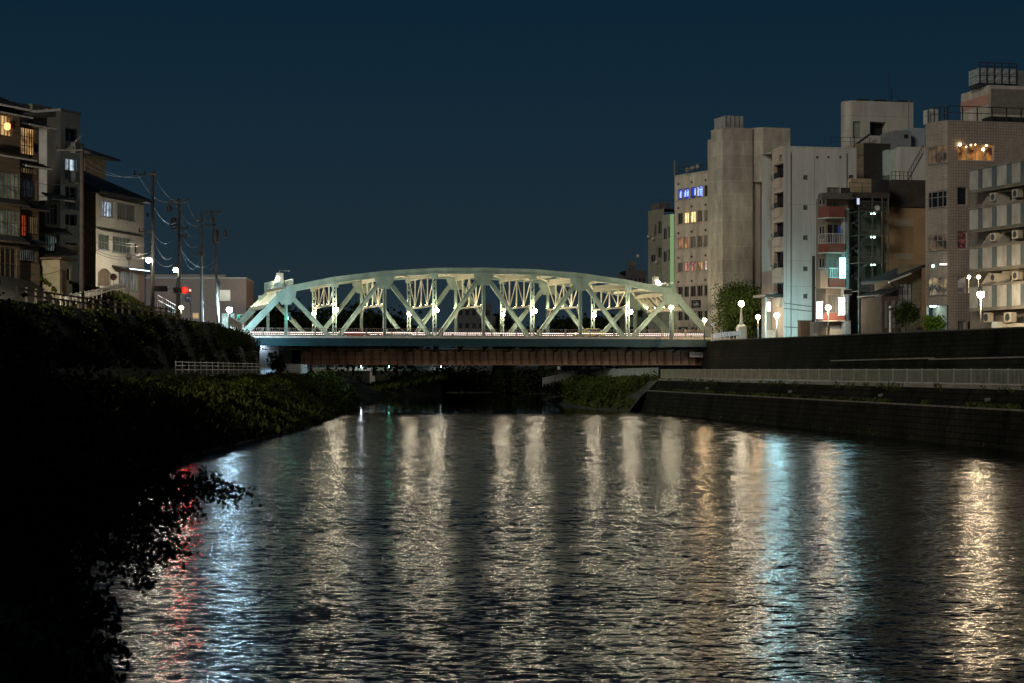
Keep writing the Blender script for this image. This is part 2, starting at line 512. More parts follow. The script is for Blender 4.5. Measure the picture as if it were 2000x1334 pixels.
mb = MB(); mb.quad((-2500, -300, -1.3), (2500, -300, -1.3), (2500, 3500, -1.3), (-2500, 3500, -1.3))
tag(mb.build("ground", SOIL), kind="structure")

# left bank: Y, waterline, outer path edge, foot of the slope, top of the slope, street height
LB = [(-60, -4.0, -12, -16, -26, 9.4), (20, -5.2, -12.5, -16.5, -26, 9.4), (29, -6.4, -13.5, -18, -27, 9.4), (40, -9.6, -16, -20, -28.5, 9.4), (60, -14.5, -21, -25, -31, 9.5),
      (100, -18.6, -25.5, -29, -34, 9.6), (150, -17.9, -27.4, -30.8, -34.3, 9.9), (200, -19.0, -27.2, -30.6, -33.3, 10.2), (232, -20.8, -26.9, -32.2, -33.4, 9.2), (234, -20.9, -26.9, -35.2, -36.6, 9.2),
      (275, -22.2, -28.4, -36, -38, 9.0), (320, -22.5, -31, -35, -38, 9.0), (380, -40, -52, -56, -60, 8.0), (440, -75, -90, -95, -100, 8.0)]
def lb(Y, k):
    for a, b in zip(LB, LB[1:]):
        if a[0] <= Y <= b[0]:
            f = (Y-a[0])/(b[0]-a[0]); return a[k]+(b[k]-a[k])*f
loft("left_bank", [(Y, [(w+0.4, -1.5), (w, 0.05), (w-1.2, 1.0), (w+(t-w)*0.55, 2.8), (t, 4.1), (t-0.6, 4.25), (f, 4.3), (f-0.4, 4.6), (s, z), (s-1.0, z+0.05)]) for Y, w, t, f, s, z in LB], BANKM)
ZU = {-60: 12.4, 20: 12.4, 29: 12.4, 40: 12.4, 60: 12.4, 100: 12.5, 150: 12.8, 200: 12.5, 232: 9.3, 234: 9.3, 275: 9.1, 320: 9.1, 380: 8.1, 440: 8.1}
loft("left_street", [(Y, [(s-1.0, z+0.05), (s-4.2, z+0.1), (s-6.2, (z+ZU[Y])/2), (s-8, ZU[Y]), (-160, ZU[Y]+0.1)]) for Y, w, t, f, s, z in LB], mat("verge_and_street", (0.04, 0.042, 0.03), rough=0.9, var=0.4))
loft("left_river_path", [(Y, [(t-0.62, 4.262), (f+0.02, 4.312)]) for Y, w, t, f, s, z in LB if 90 <= Y <= 240], PATHM)

# right bank
RB = [(55, 38.9, 41.0), (107, 31.0, 33.2), (150, 24.8, 27.0), (188, 19.2, 21.4), (214, 15.4, 17.7)]
loft("promenade_wall", [(Y, [(w-0.4, -1.5), (w, 0.0), (f-1.55, 2.42), (f-1.5, 2.5), (f-0.75, 2.52), (f-0.2, 3.72)]) for Y, w, f in RB], STONE,
     "long dark stone river wall stepped in two tiers under the fenced promenade", "river wall", kind=None)
mbx = MB()
for i in range(len(RB)-1):
    (Ya, wa, fa), (Yb, wb, fb) = RB[i], RB[i+1]
    mbx.hexa([(fa-0.26, Ya, 3.72), (fa+0.25, Ya, 3.72), (fb+0.25, Yb, 3.72), (fb-0.26, Yb, 3.72), (fa-0.26, Ya, 3.90), (fa+0.25, Ya, 3.90), (fb+0.25, Yb, 3.90), (fb-0.26, Yb, 3.90)])
pw = bpy.data.objects["promenade_wall"]
mbx.build("coping", CAPM, pw)
mbx = MB()
for i in range(len(RB)-1):
    (Ya, wa, fa), (Yb, wb, fb) = RB[i], RB[i+1]
    mbx.hexa([(fa-1.62, Ya, 2.44), (fa-1.36, Ya, 2.44), (fb-1.36, Yb, 2.44), (fb-1.62, Yb, 2.44), (fa-1.62, Ya, 2.56), (fa-1.36, Ya, 2.56), (fb-1.36, Yb, 2.56), (fb-1.62, Yb, 2.56)])
mbx.build("ledge", mat("ledge_stone", (0.10, 0.09, 0.07), rough=0.9, var=0.5), pw)
# weather joints and drain outlets of the lower river wall
JT = mat("joint_stain", (0.006, 0.006, 0.005), rough=.95, spec=.02, var=.3)
def rbf(Y):
    for a_, b_ in zip(RB, RB[1:]):
        if a_[0] <= Y <= b_[0]:
            f_ = (Y-a_[0])/(b_[0]-a_[0]); return a_[1]+(b_[1]-a_[1])*f_, a_[2]+(b_[2]-a_[2])*f_
for k, Y in enumerate((112, 121, 131, 142, 154, 167, 181, 196)):
    w_, f_ = rbf(Y); q = MB(); q.bar((w_+.02, Y, .0), (f_-1.56, Y, 2.42), .07, .05, up=(1, 0, 0)); q.bar((f_-.76, Y, 2.55), (f_-.22, Y, 3.70), .07, .05, up=(1, 0, 0)); q.build("expansion_joint", JT, pw)
for Y in (117, 137, 160, 189):
    w_, f_ = rbf(Y); q = MB(); q.tube([(f_-.55, Y, 3.05), (f_-.85, Y, 3.0)], .14, 10); q.build("drain_outlet", mat("drain_pipe_grey", (.12, .12, .10), rough=.7, var=.2), pw)
def wallx(Y): return 27.0 + 0.159*(250-Y)
def wallz(Y): return 9.07 - (250-Y)*0.0047
WS = [40, 70, 100, 130, 150, 175, 200, 225, 249]
loft("promenade", [(Y, [(f+0.25, 3.86), (wallx(Y)-1.2, 3.9)]) for Y, w, f in RB if Y > 50], PATHM)
mbx = MB(); mbx.poly([(17.7-2.5, 214.0, -1), (17.7, 214.0, -1), (17.9, 214.0, 3.7), (17.4, 214.0, 3.7), (16.1, 214.0, 2.4)])
mbx.build("end_face", STONE, pw)
uw = loft("street_retaining_wall", [(Y, [(wallx(Y)-1.3, 3.7), (wallx(Y)-0.15, wallz(Y)-1.1), (wallx(Y)-0.15, wallz(Y)-0.12)]) for Y in WS], STONE2,
          "tall dark mossy retaining wall that carries the right-hand street", "retaining wall", kind=None)
mbx = MB()
for a, b in zip(WS, WS[1:]):
    xa, xb, za, zb_ = wallx(a), wallx(b), wallz(a), wallz(b)
    mbx.hexa([(xa-0.22, a, za-0.12), (xa+0.25, a, za-0.12), (xb+0.25, b, zb_-0.12), (xb-0.22, b, zb_-0.12), (xa-0.22, a, za), (xa+0.25, a, za), (xb+0.25, b, zb_), (xb-0.22, b, zb_)])
mbx.build("coping", mat("mossy_coping", (0.05, 0.05, 0.04), rough=0.9, var=0.4), uw)
mbx = MB(); mbx.hexa([(25.85, 249, 3.7), (60, 249, 3.7), (60, 252, 3.7), (26.2, 252, 3.7), (26.98, 249.02, 9.0), (60, 249.02, 9.0), (60, 252, 9.0), (27.2, 252, 9.0)])
mbx.build("end_pier", STONE2, uw)
# low inner wall with a lit handrail at the foot of the retaining wall
iw = MB()
for a, b in ((100, 130), (130, 160), (160, 186)):
    iw.hexa([(wallx(a)-4.2, a, 3.8), (wallx(a)-3.6, a, 3.8), (wallx(b)-3.6, b, 3.8), (wallx(b)-4.2, b, 3.8), (wallx(a)-4.1, a, 5.95), (wallx(a)-3.6, a, 5.95), (wallx(b)-3.6, b, 5.85), (wallx(b)-4.1, b, 5.85)])
iwo = tag(iw.build("ramp_wall", STONE2), "low dark wall with a thin lit coping in front of the right retaining wall", "wall")
iw = MB()
for a, b in ((100, 130), (130, 160), (160, 186)):
    iw.bar((wallx(a)-3.85, a, 6.03), (wallx(b)-3.85, b, 5.93), 0.62, 0.12)
iw.build("coping", CAPM, iwo)
loft("right_street", [(Y, [(wallx(Y)+0.2, wallz(Y)-0.75), (wallx(Y)+14, wallz(Y)-0.8), (170, wallz(Y)-0.8)]) for Y in WS + [300, 360]], ASPH)
loft("right_grass_bank", [(214.02, [(13.6, -1.2), (14.0, 0.0), (15.6, 2.0), (17.5, 3.7), (31.6, 3.9)]), (232, [(9.0, -1.2), (9.6, 0.05), (12, 1.9), (15.5, 3.5), (29, 3.9)]),
                          (256, [(6.3, -1.2), (6.8, 0.05), (9.5, 1.7), (13, 3.3), (29, 4.1)]), (300, [(4.4, -1.2), (5, 0.05), (8, 1.8), (12, 3.4), (30, 6)]),
                          (360, [(9, -1.2), (10, 0.05), (13, 1.8), (18, 3.6), (40, 8)]), (440, [(30, -1.2), (31, 0.05), (34, 1.8), (40, 3.6), (70, 8)])], BANKM)
mbx = MB(); mbx.hexa([(-300, 430, -1.2), (300, 430, -1.2), (300, 520, -1.2), (-300, 520, -1.2), (-300, 440, 4.6), (300, 440, 4.6), (300, 520, 6), (-300, 520, 6)])
tag(mbx.build("far_bank", BANKM), kind="structure")

# ------------------------------------------------------------------ the truss bridge
TH = R(12.3)
BX, BY = -3.91, 246.0
bridge = empty("truss_bridge", (BX, BY, 0), TH, "pale green steel truss bridge with a curved top chord, floodlit above the river", "bridge")
PAINT = mat("pale_green_bridge_paint", (0.20, 0.262, 0.212), rough=0.5, var=0.26, scale=0.9, stretch=(1, 1, 0.45), bump=0.03, bscale=10)
PAINT_LIT = mat("cream_floodlit_tone", (0.62, 0.58, 0.42), rough=0.5, var=0.12, scale=0.8)  # same bridge paint with its cream floodlight glow put into the colour
TEAL = mat("teal_girder_paint", (0.004, 0.030, 0.038), rough=0.5, var=0.3, scale=0.5)
RUST = mat("rusty_girder", (0.29, 0.16, 0.10), rough=0.75, var=0.5, scale=1.1, stretch=(1, 1, 0.35), bump=0.2, bscale=8, var2=(0.20, 0.10, 0.06))
RAILM = mat("bronze_rail", (0.16, 0.12, 0.10), rough=0.5, var=0.2, metal=0.3)
SLABM = mat("deck_concrete", (0.20, 0.185, 0.16), rough=0.8, var=0.3)
FLOOD = emitter("floodlight_lens", (1.0, 0.88, 0.58), 480.0)
LEDS = emitter("led_strip", (1.0, 0.80, 0.72), 3.4)
SPAN = 14.0           # distance between the two trusses
SKEW = -1.3           # the far truss is set this far along
NT = [-27.0, -20.5, -13.7, -6.85, 0.0, 6.85, 13.7, 20.5, 27.0]
NZ = [15.72, 17.08, 17.95, 18.42, 18.55, 18.42, 17.95, 17.08, 15.82]
ZB = 8.75             # bottom chord
TE = 33.7             # end bearings

def bb(name, mb, m, parent=None): return mb.build(name, m, parent or bridge)
def lace(mb, x0, x1, y, z0, z1, step=0.62):
    z = z0; k = 0
    while z < z1-0.05:
        zn = min(z+step, z1)
        a, b = (x0, x1) if k % 2 == 0 else (x1, x0)
        mb.bar((a, y, z), (b, y, zn), 0.07, 0.02, up=(0, 1, 0)); z = zn; k += 1

for side in (0, 1):
    y = 0.0 if side == 0 else SPAN
    off = 0.0 if side == 0 else SKEW
    # top chord: box section following the nodes, with cover plate and rivet-line lips
    mb = MB(); lip = MB()
    for i in range(8):
        p = Vector((NT[i]+off, y, NZ[i])); q = Vector((NT[i+1]+off, y, NZ[i+1]))
        d = (q-p).normalized()
        mb.bar(p-d*0.04, q+d*0.04, 0.62, 0.80)
        lip.bar(p+Vector((0, 0, 0.43))-d*0.03, q+Vector((0, 0, 0.43))+d*0.03, 0.82, 0.05)
        lip.bar(p+Vector((0, -0.335, -0.30)), q+Vector((0, -0.335, -0.30)), 0.05, 0.12)
    o = bb("top_chord", mb, PAINT); bb("cover_plate", lip, PAINT, o)
    for s in (-1, 1):
        mb = MB(); i = 0 if s < 0 else 8
        mb.bar((NT[i]+off, y, NZ[i]), (s*TE+off, y, ZB-0.1), 0.62, 0.92)
        o = bb("end_post", mb, PAINT)
        mb = MB(); mb.bar((NT[i]+off-s*0.02, y, NZ[i]+0.02), (s*TE+off, y, ZB-0.1), 0.8, 0.05, up=(s*0.8, 0, 0.6))
    mb = MB(); mb.bar((-TE+off, y, ZB), (TE+off, y, ZB), 0.6, 0.7); bb("bottom_chord", mb, PAINT)
    # diagonals: warren pattern; plain hangers at the apexes, latticed posts between
    for i in range(9):
        t = NT[i]+off; z = NZ[i]
        if i % 2 == 0:
            for dt in (-1, 1):
                j = i+dt
                if j < 0 or j > 8: continue
                e = Vector((NT[j]+off, y, ZB)); s = Vector((t, y, z-0.2))
                mb = MB()
                d = (e-s).normalized(); n = Vector((d.z, 0, -d.x))
                mb.bar(s, e, 0.34, 0.50, up=n)
                for q in (-1, 1):
                    mb.bar(s+n*q*0.27, e+n*q*0.27, 0.50, 0.05, up=n)
                bb("diagonal", mb, PAINT)
            mb = MB(); mb.box(t-0.15, t+0.15, y-0.12, y+0.12, ZB+0.3, z-0.3)
            mb.box(t-0.2, t-0.15, y-0.22, y+0.22, ZB+0.3, z-0.3); mb.box(t+0.15, t+0.2, y-0.22, y+0.22, ZB+0.3, z-0.3)
            bb("hanger", mb, PAINT)
            w = 1.05
            for yy in (y-0.34, y+0.30):
                mb = MB()
                pts = [(-1.35, -0.25), (1.35, -0.25), (1.25, -0.9), (0.62, -2.0), (-0.62, -2.0), (-1.25, -0.9)]
                k = len(pts)
                mb.poly([(t+a, yy, z+b) for a, b in pts]); mb.poly([(t+a, yy+0.04, z+b) for a, b in reversed(pts)])
                for q in range(k):
                    a, b = pts[q], pts[(q+1) % k]
                    mb.quad((t+a[0], yy, z+a[1]), (t+b[0], yy, z+b[1]), (t+b[0], yy+0.04, z+b[1]), (t+a[0], yy+0.04, z+a[1]))
                bb("gusset_plate", mb, PAINT)
        else:
            mb = MB()
            for xx in (-0.26, 0.18):
                mb.box(t+xx, t+xx+0.08, y-0.26, y+0.26, ZB+0.3, z-0.35)
            o = bb("lattice_post", mb, PAINT)
            mb = MB(); lace(mb, t-0.2, t+0.2, y-0.24, ZB+0.5, z-0.6); lace(mb, t+0.2, t-0.2, y+0.24, ZB+0.5, z-0.6)
            bb("lattice", mb, PAINT, o)
            mb = MB(); mb.box(t-0.5, t+0.5, y-0.35, y-0.315, z-1.0, z-0.2); bb("gusset_plate", mb, PAINT)
            mb = MB(); mb.box(t-0.7, t+0.7, y-0.35, y-0.31, ZB-0.3, ZB+0.9); bb("gusset_plate", mb, PAINT)

# cross frames between the trusses at each node, floodlit from their lower strut
def yp(f): return 0.35+(SPAN-0.7)*f
for i in range(1, 8):
    t0 = NT[i]
    zt = NZ[i]-0.55; zb = 13.75
    def P(f, z): return Vector((t0+SKEW*f, yp(f), z))
    mb = MB()
    mb.bar(P(0, zb), P(1, zb), 0.30, 0.22); mb.bar(P(0, zt), P(1, zt), 0.34, 0.30)
    fr = bb("cross_frame", mb, PAINT_LIT)
    n = 4
    for k in range(1, n):
        f = k/n
        mb = MB()
        mb.bar(P(f, zb+0.1), P(f, zt-0.1), 0.30 if k % 2 else 0.26, 0.14, up=(1, 0, 0))
        bb("frame_post", mb, PAINT_LIT, fr)
    for k in range(n):
        a, b = k/n, (k+1)/n
        mb = MB()
        mb.bar(P(a, zb+0.1), P(b, zt-0.1), 0.14, 0.10, up=(1, 0, 0)) if k % 2 else mb.bar(P(a, zt-0.1), P(b, zb+0.1), 0.14, 0.10, up=(1, 0, 0))
        bb("frame_brace", mb, PAINT_LIT, fr)
    for f, s in ((0, 1), (1, -1)):
        mb = MB(); mb.bar(P(f, zb-1.3), P(f+s*0.085, zb-0.08), 0.16, 0.16, up=(1, 0, 0))
        bb("knee_brace", mb, PAINT_LIT, fr)
    for k in range(n+1):
        mb = MB()
        c = P(min(max(k/n, 0.012), 0.988), zb)
        mb.box(c.x-0.38, c.x-0.14, c.y-0.13, c.y+0.13, zb+0.10, zb+0.19)
        fl = bb("floodlight", mb, GREYM, fr)
        mb = MB(); mb.quad((c.x-0.35, c.y-0.10, zb+0.196), (c.x-0.17, c.y-0.10, zb+0.196), (c.x-0.17, c.y+0.10, zb+0.196), (c.x-0.35, c.y+0.10, zb+0.196)); bb("lens", mb, FLOOD, fr)
# top lateral bracing
mb = MB()
for i in range(8):
    a0 = Vector((NT[i], 0.3, NZ[i]-0.15)); a1 = Vector((NT[i]+SKEW, SPAN-0.3, NZ[i]-0.15))
    b0 = Vector((NT[i+1], 0.3, NZ[i+1]-0.15)); b1 = Vector((NT[i+1]+SKEW, SPAN-0.3, NZ[i+1]-0.15))
    mb.bar(a0, b1, 0.24, 0.16); mb.bar(a1+Vector((0, 0, 0.17)), b0+Vector((0, 0, 0.17)), 0.24, 0.16)
    m0 = (a0+b0)/2; m1 = (a1+b1)/2
    mb.bar(m0, m1, 0.26, 0.34)
bb("lateral_bracing", mb, PAINT_LIT)
mb = MB()
for i in range(9):
    mb.bar((NT[i], 0.3, NZ[i]-0.1), (NT[i]+SKEW, SPAN-0.3, NZ[i]-0.1), 0.42, 0.55)
bb("top_strut", mb, PAINT_LIT)
# sloping portals with ribs, floodlights and a railed gantry on top
for s in (-1, 1):
    i = 0 if s < 0 else 8
    top = Vector((NT[i], 0.3, NZ[i]-0.1)); bot = top.lerp(Vector((s*TE, 0.3, ZB)), 0.30)
    dx = Vector((SKEW, SPAN-0.6, 0))
    mb = MB(); nrib = 8
    mb.bar(top, top+dx, 0.4, 0.45); mb.bar(bot, bot+dx, 0.5, 0.5)
    o = bb("portal_frame", mb, PAINT_LIT)
    mb = MB()
    for k in range(nrib+1):
        f = k/nrib
        mb.bar(top+dx*f, bot+dx*f, 0.16, 0.26, up=(s*0.8, 0, 0.6))
    for k in range(0, nrib, 2):
        f = k/nrib; g = (k+1)/nrib
        mb.bar(top+dx*f, bot+dx*g, 0.09, 0.1, up=(s*0.8, 0, 0.6))
        mb.bar(top+dx*g, bot+dx*f, 0.09, 0.1, up=(s*0.8, 0, 0.6))
    bb("portal_rib", mb, PAINT_LIT, o)
    for k in range(0, nrib+1, 2):
        f = min(max(k/nrib, 0.02), 0.98); c = bot+dx*f
        for e in (-1, 1):
            mb = MB(); mb.box(c.x+e*0.38-0.12, c.x+e*0.38+0.12, c.y-0.15, c.y+0.15, c.z+0.24, c.z+0.33); bb("floodlight", mb, GREYM, o)
            mb = MB(); mb.quad((c.x+e*0.38-0.09, c.y-0.12, c.z+0.336), (c.x+e*0.38+0.09, c.y-0.12, c.z+0.336), (c.x+e*0.38+0.09, c.y+0.12, c.z+0.336), (c.x+e*0.38-0.09, c.y+0.12, c.z+0.336)); bb("lens", mb, FLOOD, o)
    mb = MB()
    c0 = Vector((NT[i]+0.2*-s, 0.2, NZ[i]+0.34))
    mb.bar(c0, c0+dx*0.98, 1.6, 0.1)
    g = bb("gantry_walkway", mb, GREYM)
    mb = MB()
    for e in (-0.75, 0.75):
        for zz in (0.55, 1.15):
            mb.bar(c0+Vector((e, 0, zz)), c0+dx*0.98+Vector((e, 0, zz)), 0.06, 0.06)
        for k in range(0, 41):
            b_ = c0+dx*(0.98*k/40)+Vector((e, 0, 0))
            w = 0.07 if k % 8 == 0 else 0.035
            mb.bar(b_, b_+Vector((0, 0, 1.15)), w, w)
    bb("gantry_railing", mb, PAINT, g)
    mb = MB(); c = c0+dx*0.42+Vector((0.0, 0, 0))
    mb.bar(c, c+Vector((0, 0, 2.6)), 0.10, 0.10); mb.bar(c+Vector((0, 0, 2.5)), c+Vector((s*-0.9+0.5, -0.0, 2.5)), 0.08, 0.08)
    mb.box(c.x-0.5, c.x+0.5, c.y-0.3, c.y-0.22, c.z+0.2, c.z+2.2)
    bb("lamp_bracket", mb, GREYM, g)

# deck, kerb beam, girders, railing
mb = MB(); mb.box(-37.5, 38.5, -3.6, SPAN+3.6, 8.95, 9.25); deck = bb("deck", mb, SLABM)
mb = MB(); mb.box(-37.5, 38.5, -3.95, -3.602, 9.20, 9.46); bb("kerb_beam", mb, mat("pale_kerb", (0.42, 0.36, 0.30), rough=0.7, var=0.2), deck)
mb = MB(); mb.box(-35.5, 38.0, 0.9, SPAN-0.9, 9.254, 9.40); bb("roadway", mb, ASPH, deck)
mb = MB(); mb.box(-36.5, 36.2, -3.86, -3.62, 8.22, 9.198)
mb.box(-36.5, 36.2, -3.98, -3.60, 8.14, 8.218)
bb("fascia_girder", mb, TEAL)
FBM = mat("dark_teal_beam", (0.015, 0.035, 0.038), rough=0.6, var=0.3)
for k in range(-10, 11):
    t = k*3.42
    mb = MB()
    mb.hexa([(t-0.12, -3.5, 8.2), (t+0.12, -3.5, 8.2), (t+0.12, 0.2, 7.4), (t-0.12, 0.2, 7.4), (t-0.12, -3.5, 8.94), (t+0.12, -3.5, 8.94), (t+0.12, 0.2, 8.94), (t-0.12, 0.2, 8.94)])
    bb("floor_beam", mb, FBM)
for yy, nm in ((0.25, 0), (SPAN-0.25, 1)):
    x0 = -25.0
    mb = MB(); mb.box(x0, 33.5, yy-0.06, yy+0.06, 5.72, 7.72)
    g = bb("plate_girder", mb, RUST)
    mb = MB(); mb.box(x0, 33.5, yy-0.36, yy+0.36, 7.722, 7.80); mb.box(x0, 33.5, yy-0.36, yy+0.36, 5.64, 5.718); bb("flange", mb, RUST, g)
    mb = MB(); t = x0+0.4; k = 0
    while t < 33.4:
        w = 0.10 if k % 4 else 0.34
        mb.box(t-w/2, t+w/2, yy-0.34, yy-0.062, 5.72, 7.72); t += 1.15; k += 1
    for zz in (6.35, 7.05): mb.box(x0, 33.5, yy-0.15, yy-0.063, zz-0.03, zz+0.03)
    bb("stiffener", mb, mat("rusty_stiffener", (0.13, 0.065, 0.04), rough=.8, var=.4), g)
mb = MB(); mb.tube([(-30, -0.6, 8.05), (34, -0.6, 8.05)], 0.06); mb.tube([(-30, -0.6, 7.75), (34, -0.6, 7.75)], 0.09)
pp = bb("service_pipe", mb, mat("pipe_grey", (0.32, 0.30, 0.26), rough=0.5, var=0.2))
mb = MB()
for k in range(-7, 8): mb.box(k*4.4-0.16, k*4.4+0.16, -0.75, -0.45, 7.95, 8.3)
bb("pipe_clamp", mb, PALEM, pp)
mb = MB(); mb.box(29.1, 32.0, -1.62, -1.55, 6.75, 7.5); sgn = bb("date_plate", mb, mat("pale_plate", (0.60, 0.52, 0.50), rough=0.6, var=0.1))
mb = MB()
for zz in (6.95, 7.12, 7.3): mb.box(29.3, 31.8, -1.626, -1.622, zz-0.03, zz+0.03)
bb("plate_text", mb, DARKM, sgn)

def railing(y, x0, x1, zb, h, name):
    mb = MB()
    mb.box(x0, x1, y-0.05, y+0.05, zb+h-0.07, zb+h); mb.box(x0, x1, y-0.025, y+0.025, zb+0.08, zb+0.13)
    o = bb(name, mb, RAILM)
    mb = MB(); t = x0
    while t < x1-0.1:
        mb.box(t-0.028, t+0.028, y-0.028, y+0.028, zb+0.13, zb+h-0.07); t += 0.30
    bb("bar_grille", mb, RAILM, o)
    t = x0
    while t < x1:
        mb = MB(); mb.box(t-0.07, t+0.07, y-0.07, y+0.07, zb, zb+h+0.05); t += 3.42
        bb("rail_post", mb, RAILM, o)
    return o
railing(-3.78, -37.2, 38.2, 9.462, 1.05, "footway_railing")
railing(SPAN+3.4, -37.2, 38.2, 9.252, 1.15, "footway_railing")
for yy in (0.62, SPAN-0.62):
    o = railing(yy, -35, 37.0, 9.252, 0.78, "roadway_barrier")
    mb = MB(); mb.box(-32.5, 36.0, yy-0.09, yy-0.06, 9.995, 10.055); bb("led_strip", mb, LEDS, o)

# pole-mounted lamps on the trusses (each a thing of its own)
LAMP_W = emitter("bridge_lamp_glow", (1.0, 0.86, 0.60), 520.0)
def bridge_lamp(t, y, z, label):
    c = Vector((BX, BY, 0)) + dirv(TH)[0]*t + dirv(TH)[1]*y
    o = empty("bridge_lamp", (c.x, c.y, z-0.6), TH, label, "lamp", "lamps fixed to the truss posts")
    m = MB(); m.bar((0, 1.05, 0), (0, -0.1, 0.22), 0.06, 0.06); m.lathe((0, -0.1, 0.18), [(0.06, 0), (0.12, 0.05), (0.14, 0.12)]); m.build("bracket", GREYM, o)
    m = MB(); m.sphere((0, -0.1, 0.6), 0.28, 10, 7); m.build("globe", LAMP_W, o, smooth=True)
    return o
names = ["over the left end of the railing", "left of the middle of the bridge", "right of the middle of the bridge", "next to the right end"]
k = 0
for i in (1, 3, 5, 7):
    bridge_lamp(NT[i]+0.1, -1.25, 13.05, "bright globe lamp on a near latticed post, " + names[k])
    bridge_lamp(NT[i]+SKEW-0.15, SPAN+0.0-1.25, 12.95, "smaller-looking globe lamp on a far latticed post, " + names[k]); k += 1
# floodlamps on the gantries
for s, i, nm in ((-1, 0, "left"), (1, 8, "right")):
    c0 = Vector((NT[i]-0.2*s, 0.2, NZ[i]+0.34)) + Vector((SKEW, SPAN-0.6, 0))*0.42 + Vector((-0.35 if s < 0 else 0.5, -0.35, 1.25))
    c = Vector((BX, BY, 0)) + dirv(TH)[0]*c0.x + dirv(TH)[1]*c0.y
    o = empty("gantry_lamp", (c.x, c.y, c0.z-0.3), TH, "white floodlamp on the railed gantry at the %s end of the truss" % nm, "lamp", "lamps on the bridge gantries")
    m = MB(); m.box(-0.3, 0.3, -0.05, 0.2, -0.1, 0.05); m.bar((0, 0.1, -0.1), (0, 0.1, -0.9), 0.06, 0.06); m.build("housing", GREYM, o)
    m = MB(); m.sphere((0, 0, 0.3), 0.25, 10, 7); m.build("globe", emitter("gantry_lamp_glow", (1.0, 0.88, 0.64), 240.0), o, smooth=True)
# ------------------------------------------------------------------ vegetation helpers
def leaf_quads(C, size, flat=0.0, aspect=1.0, up=0.0):
    """random leaf quads at centres C (n,3)"""
    n = len(C)
    a = rng.normal(size=(n, 3)); a[:, 2] *= (1-flat); a[:, 2] += up*2
    a /= np.linalg.norm(a, axis=1)[:, None]
    b = rng.normal(size=(n, 3)); b -= a*np.sum(a*b, axis=1)[:, None]
    b /= np.linalg.norm(b, axis=1)[:, None]
    s = (size*(0.6+0.8*rng.random(n)))[:, None] if np.isscalar(size) else size[:, None]
    A = a*s*0.5*aspect; B = b*s*0.5
    return np.stack([C-A-B*0.5, C-A*0.1+B*-0.9, C+A, C-A*0.1+B*0.9], axis=1)

def tree(name, label, cat, pos, h, rx, ry, rz, nclump, nleaf, size, leafm, barkm, trunk_r=0.18, group=None, lean=(0, 0), limbs=9, spread=0.32, crown_c=None):
    o = empty(name, pos, 0, label, cat, group)
    cc = np.array(crown_c if crown_c is not None else (lean[0], lean[1], h-rz))
    m = MB()
    top = Vector(cc) + Vector((0, 0, rz*0.3))
    pts = [Vector((0, 0, -0.4)), Vector((top.x*0.25, top.y*0.25, top.z*0.33)), Vector((top.x*0.65, top.y*0.65, top.z*0.68)), top]
    m.tube(pts, [trunk_r, trunk_r*0.8, trunk_r*0.55, trunk_r*0.15], 7)
    m.build("trunk", barkm, o)
    ends = []
    lm = MB()
    for k in range(limbs):
        d = rng.normal(size=3); d /= np.linalg.norm(d); d[2] = abs(d[2])*0.8-0.25
        e = cc + d*np.array([rx, ry, rz])*(0.72+0.2*rng.random())
        f = 0.35+0.55*rng.random(); s = pts[1].lerp(pts[3], f)
        mid = s.lerp(Vector(e), 0.5)+Vector((0, 0, 0.08*h*rng.random()))
        lm.tube([s, mid, Vector(e)], [trunk_r*0.38, trunk_r*0.24, trunk_r*0.07], 5, cap=False)
        ends.append(e)
    lm.build("limb", barkm, o)
    cl = []
    for k in range(nclump):
        d = rng.normal(size=3); d /= np.linalg.norm(d)
        r = 0.55+0.45*rng.random()**0.6
        c = cc + d*np.array([rx, ry, rz])*r
        if k % 3 == 0: c = ends[k % len(ends)] + rng.normal(size=3)*0.12*np.array([rx, ry, rz])
        cl.append(c)
    cl = np.array(cl)
    idx = rng.integers(0, nclump, nleaf)
    csz = (0.6+0.8*rng.random(nclump))*spread*min(rx, rz)
    P = cl[idx] + rng.normal(size=(nleaf, 3))*csz[idx][:, None]*np.array([1, 1, 0.7])
    quads_object("crown", leaf_quads(P, size), leafm, o)
    return o

def shrub(name, label, pos, r, h, nleaf, size, leafm, group=None, cat="shrub"):
    o = empty(name, pos, 0, label, cat, group)
    m = MB()
    for k in range(4):
        a = rng.random()*6.28
        m.tube([(0, 0, -0.2), (math.cos(a)*r*0.3, math.sin(a)*r*0.3, h*0.45), (math.cos(a)*r*0.6, math.sin(a)*r*0.6, h*0.8)], [0.03, 0.02, 0.01], 4)
    m.build("stem", BARK, o)
    nc = 26
    d = rng.normal(size=(nc, 3)); d /= np.linalg.norm(d, axis=1)[:, None]; d[:, 2] = np.abs(d[:, 2])
    c = d*np.array([r, r, h])*(0.4+0.6*rng.random(nc))[:, None]
    idx = rng.integers(0, nc, nleaf)
    P = c[idx]+rng.normal(size=(nleaf, 3))*r*0.2
    P[:, 2] = np.maximum(P[:, 2], 0.02)
    quads_object("foliage", leaf_quads(P, size), leafm, o)
    return o

BARK = mat("bark", (0.03, 0.024, 0.018), rough=0.9, var=0.4, scale=4)
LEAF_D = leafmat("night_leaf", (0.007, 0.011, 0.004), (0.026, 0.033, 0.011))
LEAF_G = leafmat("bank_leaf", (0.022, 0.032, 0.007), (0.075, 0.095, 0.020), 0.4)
GRASS = leafmat("bank_grass_blade", (0.024, 0.032, 0.008), (0.085, 0.098, 0.025), 0.25)
LEAF_S = leafmat("slope_leaf", (0.020, 0.030, 0.008), (0.075, 0.095, 0.025), 0.5)
LEAF_M = leafmat("street_tree_leaf", (0.018, 0.032, 0.008), (0.06, 0.085, 0.022), 0.8)

